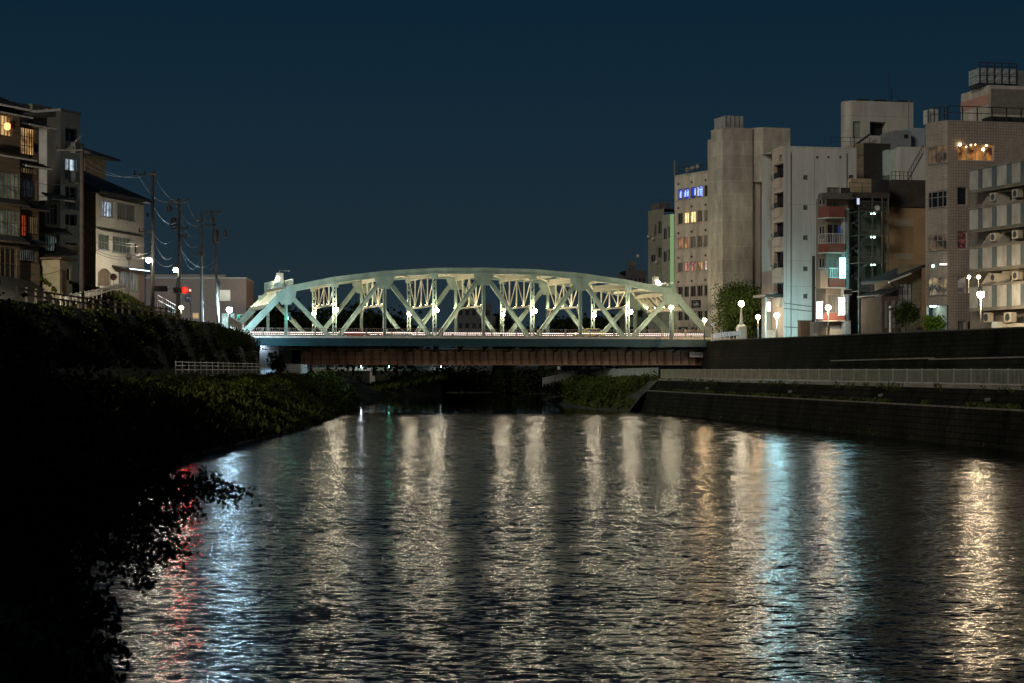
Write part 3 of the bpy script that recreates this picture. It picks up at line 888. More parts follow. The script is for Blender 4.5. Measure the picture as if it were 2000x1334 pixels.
def bank_pt(Y, f):
    """point on the left bank; f 0..1 from the water to the path, 1..2 from the slope foot to its top"""
    w, t, ft, s, z = (lb(Y, k) for k in (1, 2, 3, 4, 5))
    if f <= 1:
        if f < 0.5: return (w+(t-w)*0.55*f*2, 0.05+2.75*f*2)
        return (w+(t-w)*(0.55+0.45*(f-0.5)*2), 2.8+1.3*(f-0.5)*2)
    g = f-1
    return (ft-0.4+(s-ft+0.4)*g, 4.6+(z-4.6)*g)
# tall grass of the lower bank, undergrowth of the slope
def veg(name, n, ya, yb, fa, fb, size, m, aspect, up, label, hgt, pw=1.0, thr=-0.6):
    Y = ya+(yb-ya)*rng.random(n)**pw; F = fa+(fb-fa)*rng.random(n)
    P = np.array([(*((lambda q: (q[0], y, q[1]))(bank_pt(y, f))),) for y, f in zip(Y, F)])
    clump = np.sin(P[:, 1]*0.9+P[:, 0]*1.7)+np.sin(P[:, 1]*0.37-P[:, 0]*0.8+1.3)+0.7*np.sin(P[:, 1]*2.1+0.4)
    keep = clump > thr+rng.normal(size=n)*0.5
    P = P[keep]; clump = clump[keep]
    P[:, 2] += hgt*(0.2+0.5*rng.random(len(P))+0.25*np.clip(clump, 0, 2))
    P[:, 0] += rng.normal(size=len(P))*0.25
    return tag(quads_object(name, leaf_quads(P, size, aspect=aspect, up=up), m), label, kind="stuff")
sw = MB(); YS = [150, 165, 180, 195, 210, 222, 232]
for a, b_ in zip(YS, YS[1:]):
    sw.quad((lb(a, 3)-.36, a, 4.3), (lb(b_, 3)-.36, b_, 4.3), (lb(b_, 4)+.04, b_, lb(b_, 5)-.15), (lb(a, 4)+.04, a, lb(a, 5)-.15))
tag(sw.build("slope_wall", brickmat("slope_cobble", (0.045, 0.043, 0.028), (0.03, 0.029, 0.019), (0.012, 0.012, 0.009), 0.6, 0.4, 0.05, 0.95, var=0.7, bump=0.6, spec=0.05, vscale=0.3)), "cobbled retaining slope on the left bank under the street lamps and red signal", "retaining wall")
n = 14000; Yv = 215+55*rng.random(n); Fv = rng.random(n)
def rbp(Y, f):
    w = 14.0+(9.4-14.0)*min(1, (Y-214)/18) if Y < 232 else 9.4+(6.5-9.4)*(Y-232)/38
    return (w+8.0*f, Y, 0.1+3.4*min(1, f*1.25))
P = np.array([rbp(y, f) for y, f in zip(Yv, Fv)]); P[:, 2] += 0.15+0.45*rng.random(n)
tag(quads_object("right_bank_grass", leaf_quads(P, 0.3, aspect=2.0, up=0.8), GRASS), "tall grass on the right bank between the promenade end and the bridge", kind="stuff")
veg("bank_grass", 95000, 90, 246, 0.0, 0.93, 0.30, GRASS, 2.2, 0.9, "tall grass on the left river bank", 0.5, 1.0)
veg("slope_undergrowth", 46000, 95, 226, 1.05, 1.93, 0.22, LEAF_S, 1.2, 0.0, "leafy undergrowth covering the left slope below the street", 0.5, 1.0, 0.25)
veg("near_undergrowth", 60000, 24, 96, 0.0, 1.9, 0.15, LEAF_D, 1.4, 0.3, "dark undergrowth on the near left bank", 0.8, 1.2)

# grassy mound between the timber fence and the white house
n = 9000; Yv = 158+34*rng.random(n); Fv = rng.random(n)
P = np.array([((lambda s_, z_: (s_-2.2-6.0*f, y, z_+0.1+(12.65-z_)*min(1, max(0, (f-.35)/.5))))(lb(y, 4), lb(y, 5))) for y, f in zip(Yv, Fv)])
P[:, 2] += 0.1+0.25*rng.random(n)
tag(quads_object("mound_grass", leaf_quads(P, 0.28, aspect=2.0, up=0.8), GRASS), "grass on the mound between the timber fence and the white house", kind="stuff")

# foreground trees on the left bank, seen as near-black masses
def overhang():
    base = Vector((-10.6, 30.5, 1.4))
    o = empty("riverside_tree", base, 0, "near-black leaning tree whose leafy branches hang over the water at lower left", "tree")
    m = MB(); m.tube([(0, 0, -.6), (.2, -.1, .9), (.9, -.2, 1.7), (1.9, -.2, 2.2)], [.14, .12, .09, .05], 7); m.build("trunk", BARK, o)
    tips = [(300, 925, 30), (335, 950, 30), (375, 938, 30.5), (415, 940, 31), (445, 950, 31), (462, 962, 31), (290, 985, 30), (335, 1010, 30), (315, 1050, 30), (345, 1075, 30), (285, 1090, 30), (260, 1030, 30), (370, 995, 30.5), (250, 960, 30), (220, 1010, 30), (300, 1010, 29.6), (240, 1080, 29.5), (355, 965, 30.3), (200, 930, 30), (330, 905, 31), (285, 1130, 29.4)]
    lm = MB(); C = []
    for k, (px, py, Y) in enumerate(tips):
        t = at(px, py, Y)-base; st = Vector((.4+.05*(k % 9), -.15, 1.2+.06*(k % 7)))
        mid = st.lerp(t, .55)+Vector((0, 0, .18+.1*rng.random()))
        lm.tube([st, mid, t], [.035, .022, .008], 5, cap=False)
        for f in (.35, .5, .62, .75, .86, .95, 1.0):
            c = (st.lerp(mid, f*2) if f < .5 else mid.lerp(t, f*2-1))
            n = 70 if px < 380 else 46
            C.append(np.array(c)+rng.normal(size=(n, 3))*np.array([.16, .2, .10])*(.7+.5*rng.random())+np.array([0, 0, -.05]))
    lm.build("limb", BARK, o)
    body = np.array([-.9, .3, 1.2])+rng.normal(size=(9000, 3))*np.array([1.0, .8, .55])
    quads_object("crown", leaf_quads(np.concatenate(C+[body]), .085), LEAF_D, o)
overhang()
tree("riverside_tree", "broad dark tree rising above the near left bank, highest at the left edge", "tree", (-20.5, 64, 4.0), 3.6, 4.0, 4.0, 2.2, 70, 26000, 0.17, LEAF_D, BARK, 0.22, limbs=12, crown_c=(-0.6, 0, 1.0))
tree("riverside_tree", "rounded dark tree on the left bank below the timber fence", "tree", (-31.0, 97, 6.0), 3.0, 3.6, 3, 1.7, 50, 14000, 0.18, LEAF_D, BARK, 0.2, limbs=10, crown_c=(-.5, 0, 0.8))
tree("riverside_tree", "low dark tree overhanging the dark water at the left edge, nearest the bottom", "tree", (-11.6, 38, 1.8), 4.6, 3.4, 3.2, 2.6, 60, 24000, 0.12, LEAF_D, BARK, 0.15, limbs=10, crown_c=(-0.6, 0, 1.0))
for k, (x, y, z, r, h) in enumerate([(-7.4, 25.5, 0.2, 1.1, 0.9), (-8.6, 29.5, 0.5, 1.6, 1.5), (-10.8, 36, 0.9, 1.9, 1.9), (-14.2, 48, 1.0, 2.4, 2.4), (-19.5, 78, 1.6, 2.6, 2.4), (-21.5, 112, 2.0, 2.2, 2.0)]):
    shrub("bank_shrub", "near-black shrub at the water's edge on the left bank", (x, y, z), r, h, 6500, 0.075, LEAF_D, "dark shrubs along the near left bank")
for k, (Y, f, r, h) in enumerate([(118, 1.4, 2.0, 1.6), (128, 1.2, 2.0, 1.6), (136, 1.5, 1.8, 1.5), (146, 1.3, 1.9, 1.5), (158, 1.5, 1.6, 1.4), (196, 1.5, 1.8, 1.7), (207, 1.6, 1.8, 1.7), (214, 1.7, 1.7, 1.5), (221, 1.6, 1.8, 1.6)]):
    x, z = bank_pt(Y, f)
    shrub("slope_shrub", "leafy shrub on the left slope between the street and the river path", (x, Y, z-0.1), r, h, 1900, 0.2, LEAF_S, "shrubs on the left slope")
for k, (Y, f, r, h) in enumerate([(150, 0.45, 1.8, 1.5), (176, 0.5, 1.6, 1.4), (196, 0.3, 2.0, 1.7), (212, 0.35, 2.2, 1.9), (226, 0.5, 2.2, 1.8), (236, 0.2, 1.9, 1.6), (241, 0.55, 1.8, 1.8)]):
    x, z = bank_pt(Y, f)
    shrub("bank_bush", "grassy green bush between the left river path and the water", (x, Y, z-0.1), r, h, 2400, 0.2, LEAF_G, "bushes on the lower left bank")

# unseen trees added out of view on the left; their shadow keeps near bank dark
for k, (x, y, z, h) in enumerate(((-15.5, 12, 3.0, 11.5), (-22, 24, 4.5, 12.5), (-26.5, 36, 5.0, 12.5), (-31, 50, 6.5, 12.5), (-35, 66, 9.0, 11), (-38, 82, 9.5, 11))):
    tree("riverside_tree", "unseen tall dark tree added on the left to shade the near bank", "tree", (x, y, z), h, 4.4, 5.0, h*.42, 60, 5200, .55, LEAF_D, BARK, .3, "unseen trees added to shade the near bank", limbs=8)

# ------------------------------------------------------------------ left buildings
WHITEW = mat("off_white_render", (0.46, 0.42, 0.36), rough=0.85, var=0.14, scale=0.5)
GREYW = mat("grey_render", (0.30, 0.29, 0.27), rough=0.9, var=0.18, scale=0.5)
DARKW = mat("dark_concrete", (0.10, 0.095, 0.08), rough=0.9, var=0.3, scale=0.5)
OLIVEW = mat("olive_render", (0.22, 0.205, 0.15), rough=0.9, var=0.25, scale=0.6)
BROWNW = mat("brown_render", (0.12, 0.085, 0.055), rough=0.9, var=0.25)
WOOD = mat("weathered_wood", (0.085, 0.062, 0.042), rough=0.85, var=0.5, scale=1.2, stretch=(0.25, 0.25, 6))
WOODL = mat("pale_boards", (0.16, 0.125, 0.085), rough=0.85, var=0.4, scale=1.2, stretch=(0.25, 0.25, 6))
TILE = mat("roof_tile", (0.03, 0.032, 0.036), rough=0.6, var=0.4, scale=3)
TILEE = mat("tile_edge", (0.40, 0.40, 0.38), rough=0.6, var=0.5, scale=8)
WARM = lit_pane("warm_room", (0.12, 0.055, 0.018), (1.0, 0.60, 0.24), 1.15, 0.9, folds=0.5)
WARMB = lit_pane("bright_warm_room", (0.35, 0.18, 0.06), (1.0, 0.74, 0.38), 1.5, 0.8)
GREENP = lit_pane("dim_green_room", (0.03, 0.045, 0.034), (0.12, 0.16, 0.115), 0.75, 1.2, folds=0.6)
REDP = lit_pane("red_room", (0.55, 0.06, 0.02), (0.95, 0.20, 0.08), 0.55, 1.5, folds=0.5)
COLDP = lit_pane("cold_white_room", (0.10, 0.15, 0.22), (0.75, 0.9, 1.0), 1.1, 2.2, folds=0.6)
DIMW = lit_pane("dim_amber_glow", (0.02, 0.012, 0.006), (0.22, 0.15, 0.075), 0.7, 1.1, folds=0.6)  # faint amber glow added to dark panes of the wooden house

def eave(b, face, a0, a1, z, out, drop, m, name="eave", thick=0.14, rise=0.0, edge=None, off=0.0):
    """a tiled lean-to roof strip along a face"""
    q = MB()
    p = [b.P(face, a0, z, off+0.0), b.P(face, a1, z, off+0.0), b.P(face, a1, z-drop, off-out), b.P(face, a0, z-drop, off-out)]
    q.hexa([(*p[0][:2], p[0][2]-thick), (*p[1][:2], p[1][2]-thick), (*p[2][:2], p[2][2]-thick), (*p[3][:2], p[3][2]-thick), p[0], p[1], p[2], p[3]])
    o = b.part(name, q, m)
    if edge is not None:
        q = MB(); q.bar((p[3][0], p[3][1], p[3][2]-0.05), (p[2][0], p[2][1], p[2][2]-0.05), 0.12, 0.14); q.build("gutter", edge, o)
    return o

# old wooden riverside house (several storeys of windows), left edge
A = Bld("wooden_riverside_house", "old dark wooden house with stacked rows of windows and tiled eaves, leftmost building", "house", 150, -40, -25, 8.8)
a1 = A.sy(39); a2 = A.sy(76, -0.8)
ops = []
def aw(xa, xb, yt, yb, pane, cols, rows, off=0.0, fr=WOOD, fw=0.09):
    op = A.rect('E', xa, xb, yt, yb, off); ops.append((op, pane, cols, rows, off, fr, fw)); return op
aw(-34, -6, 214, 262, WARM, 5, 2); aw(-3, 24, 224, 266, WARM, 4, 2)
aw(-34, -4, 326, 388, GREENP, 5, 2); aw(0.5, 38, 336, 391, GREENP, 5, 2)
aw(-34, -4, 402, 456, GREENP, 5, 2); aw(0.5, 38, 410, 461, GREENP, 5, 2)
aw(-30, 0, 478, 505, GLASS, 3, 1); aw(2, 33, 484, 546, GLASS, 3, 2)
aw(41, 69, 249, 303, WARM, 6, 3, 0.8); aw(28, 40.2, 250, 298, WARMB, 2, 2, 0.0)
aw(42, 71, 327, 340, DIMW, 6, 1, 0.8); aw(42, 72, 352, 388, lit_pane("blue_dark_glow", (.006, .008, .014), (.05, .06, .085), .8, 1.2, folds=.7), 9, 2, 0.8)  # dark panes and slats of the wing get an added faint glow
aw(41, 55, 418, 462, REDP, 4, 2, 0.8); aw(56.5, 72, 422, 458, DIMW, 4, 1, 0.8)
aw(36.5, 71, 486, 511, lit_pane("grey_shoji_glow", (.03, .03, .028), (.11, .11, .10), .8, 1.2, folds=.6), 9, 1, 0.8)  # faint glow added to the grey slats as well
ztop = A.z(212, 0, a1*0.6)
q = MB()
A.wall(q, 'E', 0, a1+0.01, 0, ztop, [o[0] for o in ops if o[4] == 0.0 and o[0][1] < a1])
q.quad((0, 0, 0), (-9, 0, 0), (-9, 0, ztop), (0, 0, ztop)); q.quad((0, a1, 0), (-0.8, a1, 0), (-0.8, a1, ztop), (0, a1, ztop))
A.part("front_wall", q, WOOD)
ztop2 = A.z(243, -0.8, (a1+a2)/2)
q = MB(); A.wall(q, 'E', a1-0.01, a2, 0, ztop2, [o[0] for o in ops if o[4] == 0.8], off=0.8)
q.quad((-0.8, a2, 0), (-9, a2, 0), (-9, a2, ztop2), (-0.8, a2, ztop2)); q.quad((-0.8, a1-0.01, ztop2+.001), (-9, a1-0.01, ztop2+.001), (-9, a2, ztop2+.001), (-0.8, a2, ztop2+.001))
A.part("side_wing_wall", q, WOOD)
for op, pane, c, r, off, fr, fw in ops:
    if off == 0.0 and op[1] > a1: op = (op[0], a1-0.05, op[2], op[3]); continue
    A.window('E', op, pane, fr, c, r, fw, 0.22, off)
for (z_, aa, ab, out, off) in ((A.z(222, 0, 2), -1.0, A.sy(38), 1.5, 0.0), (A.z(306, 0, a1/2), -1.0, a1+0.6, 1.3, 0.0), (A.z(397, 0, a1/2), -1.0, a1+0.3, 0.8, 0.0), (A.z(470, 0, a1/2), -1, a1+.3, 0.8, 0.0)):
    eave(A, 'E', aa, ab, z_+0.5, out, 0.55, TILE, edge=TILEE if out > 1 else WOOD, off=off)
for (py, out) in ((243, 1.5), (322, 1.1), (404, 0.7), (474, 0.7)):
    eave(A, 'E', a1+0.35, a2+0.5, A.z(py, -0.8, (a1+a2)/2)+0.3, out, 0.5, TILE, edge=TILEE if out > 1 else WOOD, off=0.8)
q = MB(); q.hexa([(1.3, -1, ztop-0.1), (1.3, a1+0.4, ztop-0.1), (-9, a1+0.4, ztop-0.1), (-9, -1, ztop-0.1), (0.9, -0.8, ztop+0.15), (0.9, a1+0.3, ztop+0.15), (-4.5, a1-1.5, ztop+2.6), (-4.5, -0.8, ztop+2.6)])
A.part("roof", q, TILE)
q = MB()
for k in range(34):
    t = -1+k*(a1+1.4)/33; q.disc((1.32, t, ztop+0.0), 0.10, (1, 0, 0), 0.06, 8)
A.part("tile_edge", q, TILEE)
q = MB(); z0 = A.z(560, -.8, a2-2); z1 = A.z(514, -.8, a2-2); q.box(-0.78, -0.70, a1+0.3, a2, z0, z1); A.part("boarding", q, WOODL)
q = MB(); q.lathe((0.12, A.sy(12), A.z(254, 0, A.sy(12))), [(0.12, 0), (0.26, 0.1), (0.26, 0.5), (0.12, 0.6)], 10); A.part("lantern", q, emitter("lantern_glow", (1.0, 0.42, 0.14), 3.0))
q = MB(); q.box(-5.6, -4.4, 1.0, 2.6, ztop, ztop+5.2); A.part("stair_tower", q, DARKW)
q = MB(); q.tube([(-5.0, 1.8, ztop+5.2), (-5.0, 1.8, ztop+7.2)], 0.06); q.bar((-5.6, 1.8, ztop+6.9), (-4.3, 1.8, ztop+6.9), .06, .06); q.bar((-5.4, 1.8, ztop+6.4), (-4.5, 1.8, ztop+6.4), .05, .05); A.part("antenna", q, DARKM)

# grey concrete block behind it with stacked balconies
B = Bld("concrete_apartment_block", "dim grey concrete apartment block between the wooden house and the slim pale tower", "building", 170, 22, -25, 9.6)
b0, b1, b2 = B.sy(57), B.sy(96), B.sy(108)
z1, z2 = B.z(203, 0, 2), B.z(211, 0, b0+3)
q = MB(); q.box(-7, 0, 0, b0, 0, z1); B.part("left_volume", q, GREYW)
q = MB(); q.box(-7, 0.4, b0+.01, b1, 0, z2); B.part("right_volume", q, OLIVEW)
q = MB(); q.box(-7, -0.6, b1+.01, b2, 0, B.z(229, 0, b1)); B.part("rear_wall", q, DARKW)
for (yt, yb) in ((268, 300), (326, 366)):
    za, zb_ = B.z(yb, 0.4, b1-3), B.z(yt, 0.4, b1-3)
    q = MB(); q.box(0.42, 1.6, B.sy(70), b1, za, za+0.2); q.box(1.5, 1.6, B.sy(70), b1, za+.2, zb_); B.part("balcony", q, OLIVEW)
    q = MB(); q.box(0.42, 0.46, B.sy(74), b1-0.4, za+0.3, zb_+1.0); B.part("balcony_door", q, GLASS)
q = MB(); q.box(0.43, 0.75, B.sy(76, .4), B.sy(87, .4), 0, B.z(300, 0.4, b1-3)); B.part("pilaster", q, mat("pale_olive", (0.30, 0.28, 0.21), rough=.9, var=.2))
q = MB(); q.tube([(0.6, B.sy(88, .4), B.z(215, .4, b1)), (0.6, B.sy(88, .4), 0)], 0.07); B.part("drainpipe", q, PALEM)
q = MB(); q.box(0.76, 0.86, B.sy(79, .7), B.sy(81, .7), B.z(545, .4, b1), B.z(533, .4, b1)); B.part("door_light", q, emitter("small_door_light", (0.8, 0.85, 1.0), 4.0))

# annex with green windows and little tiled roofs
D = Bld("tiled_annex", "low dark annex with greenish windows and two small tiled roofs, left of the pale tower", "house", 163, 88, -25, 9.6)
d1 = D.sy(118)
op1 = D.rect('E', 90, 111, 399, 438); op2 = D.rect('E', 90, 114, 460, 491)
q = MB(); zt = D.z(393, 0, d1/2); D.wall(q, 'E', 0, d1, 0, zt, [op1, op2]); q.quad((0, d1, 0), (-5, d1, 0), (-5, d1, zt), (0, d1, zt)); q.quad((0, 0, 0), (-5, 0, 0), (-5, 0, zt), (0, 0, zt))
D.part("front_wall", q, OLIVEW)
D.window('E', op1, GLASS_G, DARKM, 3, 2); D.window('E', op2, lit_pane("teal_room", (0.03, 0.05, 0.045), (0.22, 0.32, 0.28), 0.6, 2.0, folds=0.85), DARKM, 5, 1)
eave(D, 'E', -0.5, d1+0.6, zt+0.7, 1.1, 0.6, TILE, edge=TILEE); eave(D, 'E', -0.3, d1+0.5, D.z(455, 0, d1/2)+0.5, 1.0, 0.5, TILE)
q = MB(); zz = D.z(497, 0, d1/2); q.box(0.02, 1.4, -0.2, d1+0.8, zz, zz+0.2); q.box(1.3, 1.4, -0.2, d1+0.8, zz+.2, zz+0.9); D.part("balcony", q, DARKW)

S_ = Bld("garden_shed", "small pale flat-roofed porch building in front of the slim tower", "shed", 158, 117, -20, 9.4)
s1 = S_.sy(141); zt = S_.z(508, 0, s1/2)
so = S_.rect('E', 131, 136.5, 525, 548)
q = MB(); S_.wall(q, 'E', 0, s1, 0, zt, [so]); q.quad((0, 0, 0), (-3, 0, 0), (-3, 0, zt), (0, 0, zt)); q.quad((0, s1, 0), (-3, s1, 0), (-3, s1, zt), (0, s1, zt)); S_.part("wall", q, mat("pale_ochre", (0.33, 0.29, 0.2), rough=.9, var=.25))
q = MB(); q.box(-3.2, 0.35, -0.3, s1+0.3, zt+.002, zt+0.22); S_.part("flat_roof", q, BROWNW)
S_.window('E', so, GLASS, DARKM, 1, 1, 0.06)
q = MB(); q.box(0.01, 0.05, S_.sy(120), S_.sy(126), 0.2, S_.z(528, 0, 1)); S_.part("door", q, BROWNW)

# slim pale tower
Cc = Bld("slim_apartment_tower", "slim pale grey apartment tower with one window per floor, one of them lit", "building", 168, 118, -24, 9.6)
c1 = Cc.sy(156.5); zt = Cc.z(221, 0, c1/2)
rows = [(250, 277), (309, 334), (364, 387), (418, 441), (473, 498)]
cop = []
for k, (yt, yb) in enumerate(rows): cop.append(Cc.rect('E', 127.5, 150, yt, yb))
slots = [Cc.rect('E', 127.5, 132, yb+0.01+1, yb+15) for yt, yb in rows[:4]]
q = MB(); Cc.wall(q, 'E', 0, c1, 0, zt, cop+slots, depth=0.4)
q.quad((-9, c1, 0), (0, c1, 0), (0, c1, zt), (-9, c1, zt)); Cc.part("river_wall", q, mat("tower_panels", (0.56, 0.54, 0.49), rough=.85, var=.2, scale=.7))
q = MB(); w = Cc.fx(109); q.box(w, -0.001, 0, 0.02, 0, zt); q.box(w-1.5, w, 0.6, 0.7, 0, zt-0.4); Cc.part("side_wall", q, DARKW)  # shade of the camera-facing side is put into a darker wall colour
q = MB(); q.box(-9, 0.06, -0.05, c1+.05, zt+.001, zt+0.25); Cc.part("parapet", q, GREYW)
for k, op in enumerate(cop):
    Cc.window('E', op, COLDP if k == 1 else GLASS, mat("grey_frame", (0.28, 0.27, 0.25), rough=.5), 2, 1, 0.09, 0.4, label="lit cold white window" if k == 1 else None)
for k, op in enumerate(slots):
    q = MB(); q.quad((-0.38, op[0], op[2]), (-0.38, op[1], op[2]), (-0.38, op[1], op[3]), (-0.38, op[0], op[3])); Cc.part("window_slot", q, GLASS)
for k, (yt, yb) in enumerate(rows[:3]):
    op = cop[k]; q = MB(); q.box(0.01, 0.7, op[0]+0.6, op[1]+0.2, op[2]-1.1, op[2]-0.1); Cc.part("balcony_box", q, GREYW)

# brown house behind with a hip roof
G = Bld("hip_roofed_house", "brown house with a wide overhanging hip roof rising behind the white house", "house", 196, 166, -14, 12)
g1 = G.sy(206); zt = G.z(306, 0, g1/2); go = G.rect('E', 175, 190, 342, 350)
q = MB(); G.wall(q, 'E', 0, g1, 0, zt, [go]); q.quad((0, 0, 0), (-8, 0, 0), (-8, 0, zt), (0, 0, zt)); q.quad((0, g1, 0), (-8, g1, 0), (-8, g1, zt), (0, g1, zt)); G.part("wall", q, mat("ochre_brown", (0.20, 0.14, 0.07), rough=.9, var=.25))
G.window('E', go, GLASS, DARKM, 2, 1, .07)
q = MB(); q.hexa([(1.2, -1.0, zt-.1), (1.2, g1+1.4, zt-.1), (-9, g1+1.4, zt-.1), (-9, -1, zt-.1), (1.1, -1.0, zt+.1), (1.1, g1+1.3, zt+.1), (-4, g1-2.0, zt+1.9), (-4, -0.9, zt+2.0)]); G.part("roof", q, TILE)

# white three-storey house
E = Bld("white_corner_house", "white rendered three-storey house with dark tiled roof on the left bank, next to the lamp", "house", 182, 187, -14, 12.2)
e1 = E.sy(281.5); zt = E.z(385, 0, e1*0.45)
eo = [(E.rect('E', 200, 221, 393, 424), COLDP, 4, 1), (E.rect('E', 229, 264, 398, 430), GLASS_C, 6, 1), (E.rect('E', 192, 213, 458, 488), GLASS_G, 3, 2), (E.rect('E', 220, 256, 463, 494), GLASS_G, 5, 2), (E.rect('E', 263, 269, 475, 494), GLASS, 1, 1),
      (E.rect('E', 232, 267, 530, 567), lit_pane("shop_window", (0.05, 0.055, 0.05), (0.32, 0.36, 0.33), 0.75, 1.6, folds=.8), 7, 1)]
door = E.rect('E', 191, 217, 524, 559)
q = MB(); E.wall(q, 'E', 0, e1, 0, zt, [o[0] for o in eo]+[door], depth=0.25)
q.quad((0, e1, 0), (-8, e1, 0), (-8, e1, zt), (0, e1, zt)); E.part("river_wall", q, WHITEW)
q = MB(); q.quad((0, 0, 0), (E.fx(160), 0, 0), (E.fx(160), 0, zt), (0, 0, zt)); E.part("side_wall", q, BROWNW)
for op, pane, c, r in eo: E.window('E', op, pane, mat("grey_blue_frame", (0.2, 0.21, 0.22), rough=.5), c, r, .08, .25, sill=GREYW)
q = MB(); a, b_, z0, z1 = door; n = 8
q.poly([(-0.22, a, z0), (-0.22, b_, z0), (-0.22, b_, z1), (-0.22, a, z1)]); dd = E.part("garage_door", q, BROWNW)
q = MB()
for k in range(9):
    f = k/8; y0 = a+(b_-a)*f; h = 0.5*(1-math.sin(math.pi*f))
    if k < 8:
        f2 = (k+1)/8; h2 = 0.5*(1-math.sin(math.pi*f2)); y1 = a+(b_-a)*f2
        q.quad((0.02, y0, z1+.05), (0.02, y1, z1+.05), (0.02, y1, z1-h2), (0.02, y0, z1-h))
E.part("arch_head", q, WHITEW)
for py, xa, xb in ((388, 193, 277), (452, 190, 272)):
    eave(E, 'E', E.sy(xa), E.sy(xb), E.z(py, 0, e1*0.4)+0.1, 0.55, 0.25, DARKM, name="awning", thick=0.08)
ev = eave(E, 'E', E.sy(219), E.sy(271), E.z(521, 0, e1*0.6), 1.3, 0.3, DARKM, name="shop_canopy", thick=0.12)
q = MB(); z_ = E.z(526, 1.3, e1*.6)-0.12; q.box(1.22, 1.30, E.sy(231), E.sy(271), z_+0.05, z_+0.14); q.build("led_line", emitter("cold_led", (0.7, 0.85, 1.0), 5.0), ev)
q = MB(); rz_ = zt+3.2
q.hexa([(0.9, -0.8, zt-.05), (0.9, e1+0.9, zt-.05), (-9, e1+0.9, zt-.05), (-9, -0.8, zt-.05), (0.85, -0.75, zt+.16), (0.85, e1+0.85, zt+.16), (-5, e1*0.55, rz_), (-5, -0.75, rz_)])
E.part("roof", q, TILE)
q = MB(); q.box(0.005, 0.07, E.sy(270), e1-0.05, 0.05, E.z(531, 0, e1)); E.part("tiled_panel", q, brickmat("pale_wall_tile", (0.42, 0.37, 0.33), (0.36, 0.32, 0.29), (0.2, 0.18, 0.16), .5, .18, .02))

# flat-roofed box building at the bridgehead
H = Bld("flat_roofed_bridgehead_building", "plain pinkish flat-roofed building at the left end of the bridge, one window lit", "building", 254, 285, 3, 8.8)
h1 = H.fx(481); zt = H.z(544, h1*.6, 0)
ho = [(H.rect('F', 428.5, 450, 566, 587.5), lit_pane("blind_window", (0.50, 0.48, 0.36), (0.72, 0.70, 0.56), 0.9, 0.5), 2, 1), (H.rect('F', 433, 446, 612, 642), lit_pane("shopfront", (0.18, 0.4, 0.38), (0.85, 1.0, 0.95), 1.1, 0.9), 2, 1),
      (H.rect('F', 449, 458, 612, 642), lit_pane("shopfront", (0, 0, 0), (0, 0, 0), 1, 1), 1, 1), (H.rect('F', 462, 474, 614, 642), GLASS, 2, 1), (H.rect('F', 399, 428, 608.5, 613), emitter("tube_light", (0.85, 0.95, 1.0), 3.0), 1, 1), (H.rect('F', 376, 388, 611, 622), WARM, 2, 1)]
q = MB(); H.wall(q, 'F', H.fx(420), h1, 0, zt, [o[0] for o in ho if o[0][0] > H.fx(420)]); q.quad((h1, 0, 0), (h1, 12, 0), (h1, 12, zt), (h1, 0, zt)); H.part("right_wall", q, mat("pink_render", (0.165, 0.118, 0.10), rough=.9, var=.1))
zt2 = H.z(544, 6, 0)
q = MB(); H.wall(q, 'F', 0, H.fx(420), 0, zt2, [o[0] for o in ho if o[0][1] < H.fx(420)]); q.quad((0, 0, 0), (0, 12, 0), (0, 12, zt2), (0, 0, zt2)); H.part("left_wall", q, MATS["pink_render"])
q = MB(); q.box(-0.05, h1+0.05, -0.06, 12, zt+.002, zt+0.18); H.part("parapet", q, GREYW)
q = MB(); q.box(H.fx(280), H.fx(436), 3, 12, zt+0.2, H.z(536, 5, 3)); H.part("roof_room", q, GREYW)
for op, pane, c, r in ho: H.window('F', op, pane, PALEM, c, r, .07)

# small white plant room under the left end of the bridge
K = Bld("bridge_plant_room", "small white plant room tucked under the left end of the bridge", "hut", 239.5, 507, 12.3, 4.2)
k1 = K.fx(544); zt = K.z(673.5, k1/2, 0)
ko = [K.rect('F', 511, 515.5, 679, 684), K.rect('F', 523, 534, 688, 696)]
q = MB(); K.wall(q, 'F', 0, k1, 0, zt, ko, depth=.1); q.quad((0, 0, 0), (0, 4, 0), (0, 4, zt), (0, 0, zt)); q.quad((k1, 0, 0), (k1, 4, 0), (k1, 4, zt), (k1, 0, zt)); K.part("wall", q, mat("blue_white_panel", (0.55, 0.6, 0.68), rough=.6, var=.08))
q = MB(); q.box(-0.1, k1+.1, -0.12, 4.1, zt+.002, zt+.12); K.part("flat_roof", q, PALEM)
K.window('F', ko[0], GLASS, PALEM, 1, 1, .05, .1); K.window('F', ko[1], GLASS, PALEM, 2, 1, .05, .1)
q = MB(); q.box(k1*0.70, k1*0.93, -0.4, -.01, zt-1.35, zt-0.75); ac = K.part("air_conditioner", q, PALEM)
q = MB(); q.disc((k1*0.815, -0.41, zt-1.05), 0.22, (0, 1, 0), .03); q.build("fan_grille", DARKM, ac)
q = MB(); q.box(0.1, 0.5, -0.5, -.25, zt-0.10, zt-0.02); K.part("wall_lamp", q, emitter("blue_white_lamp", (0.75, 0.86, 1.0), 60.0))

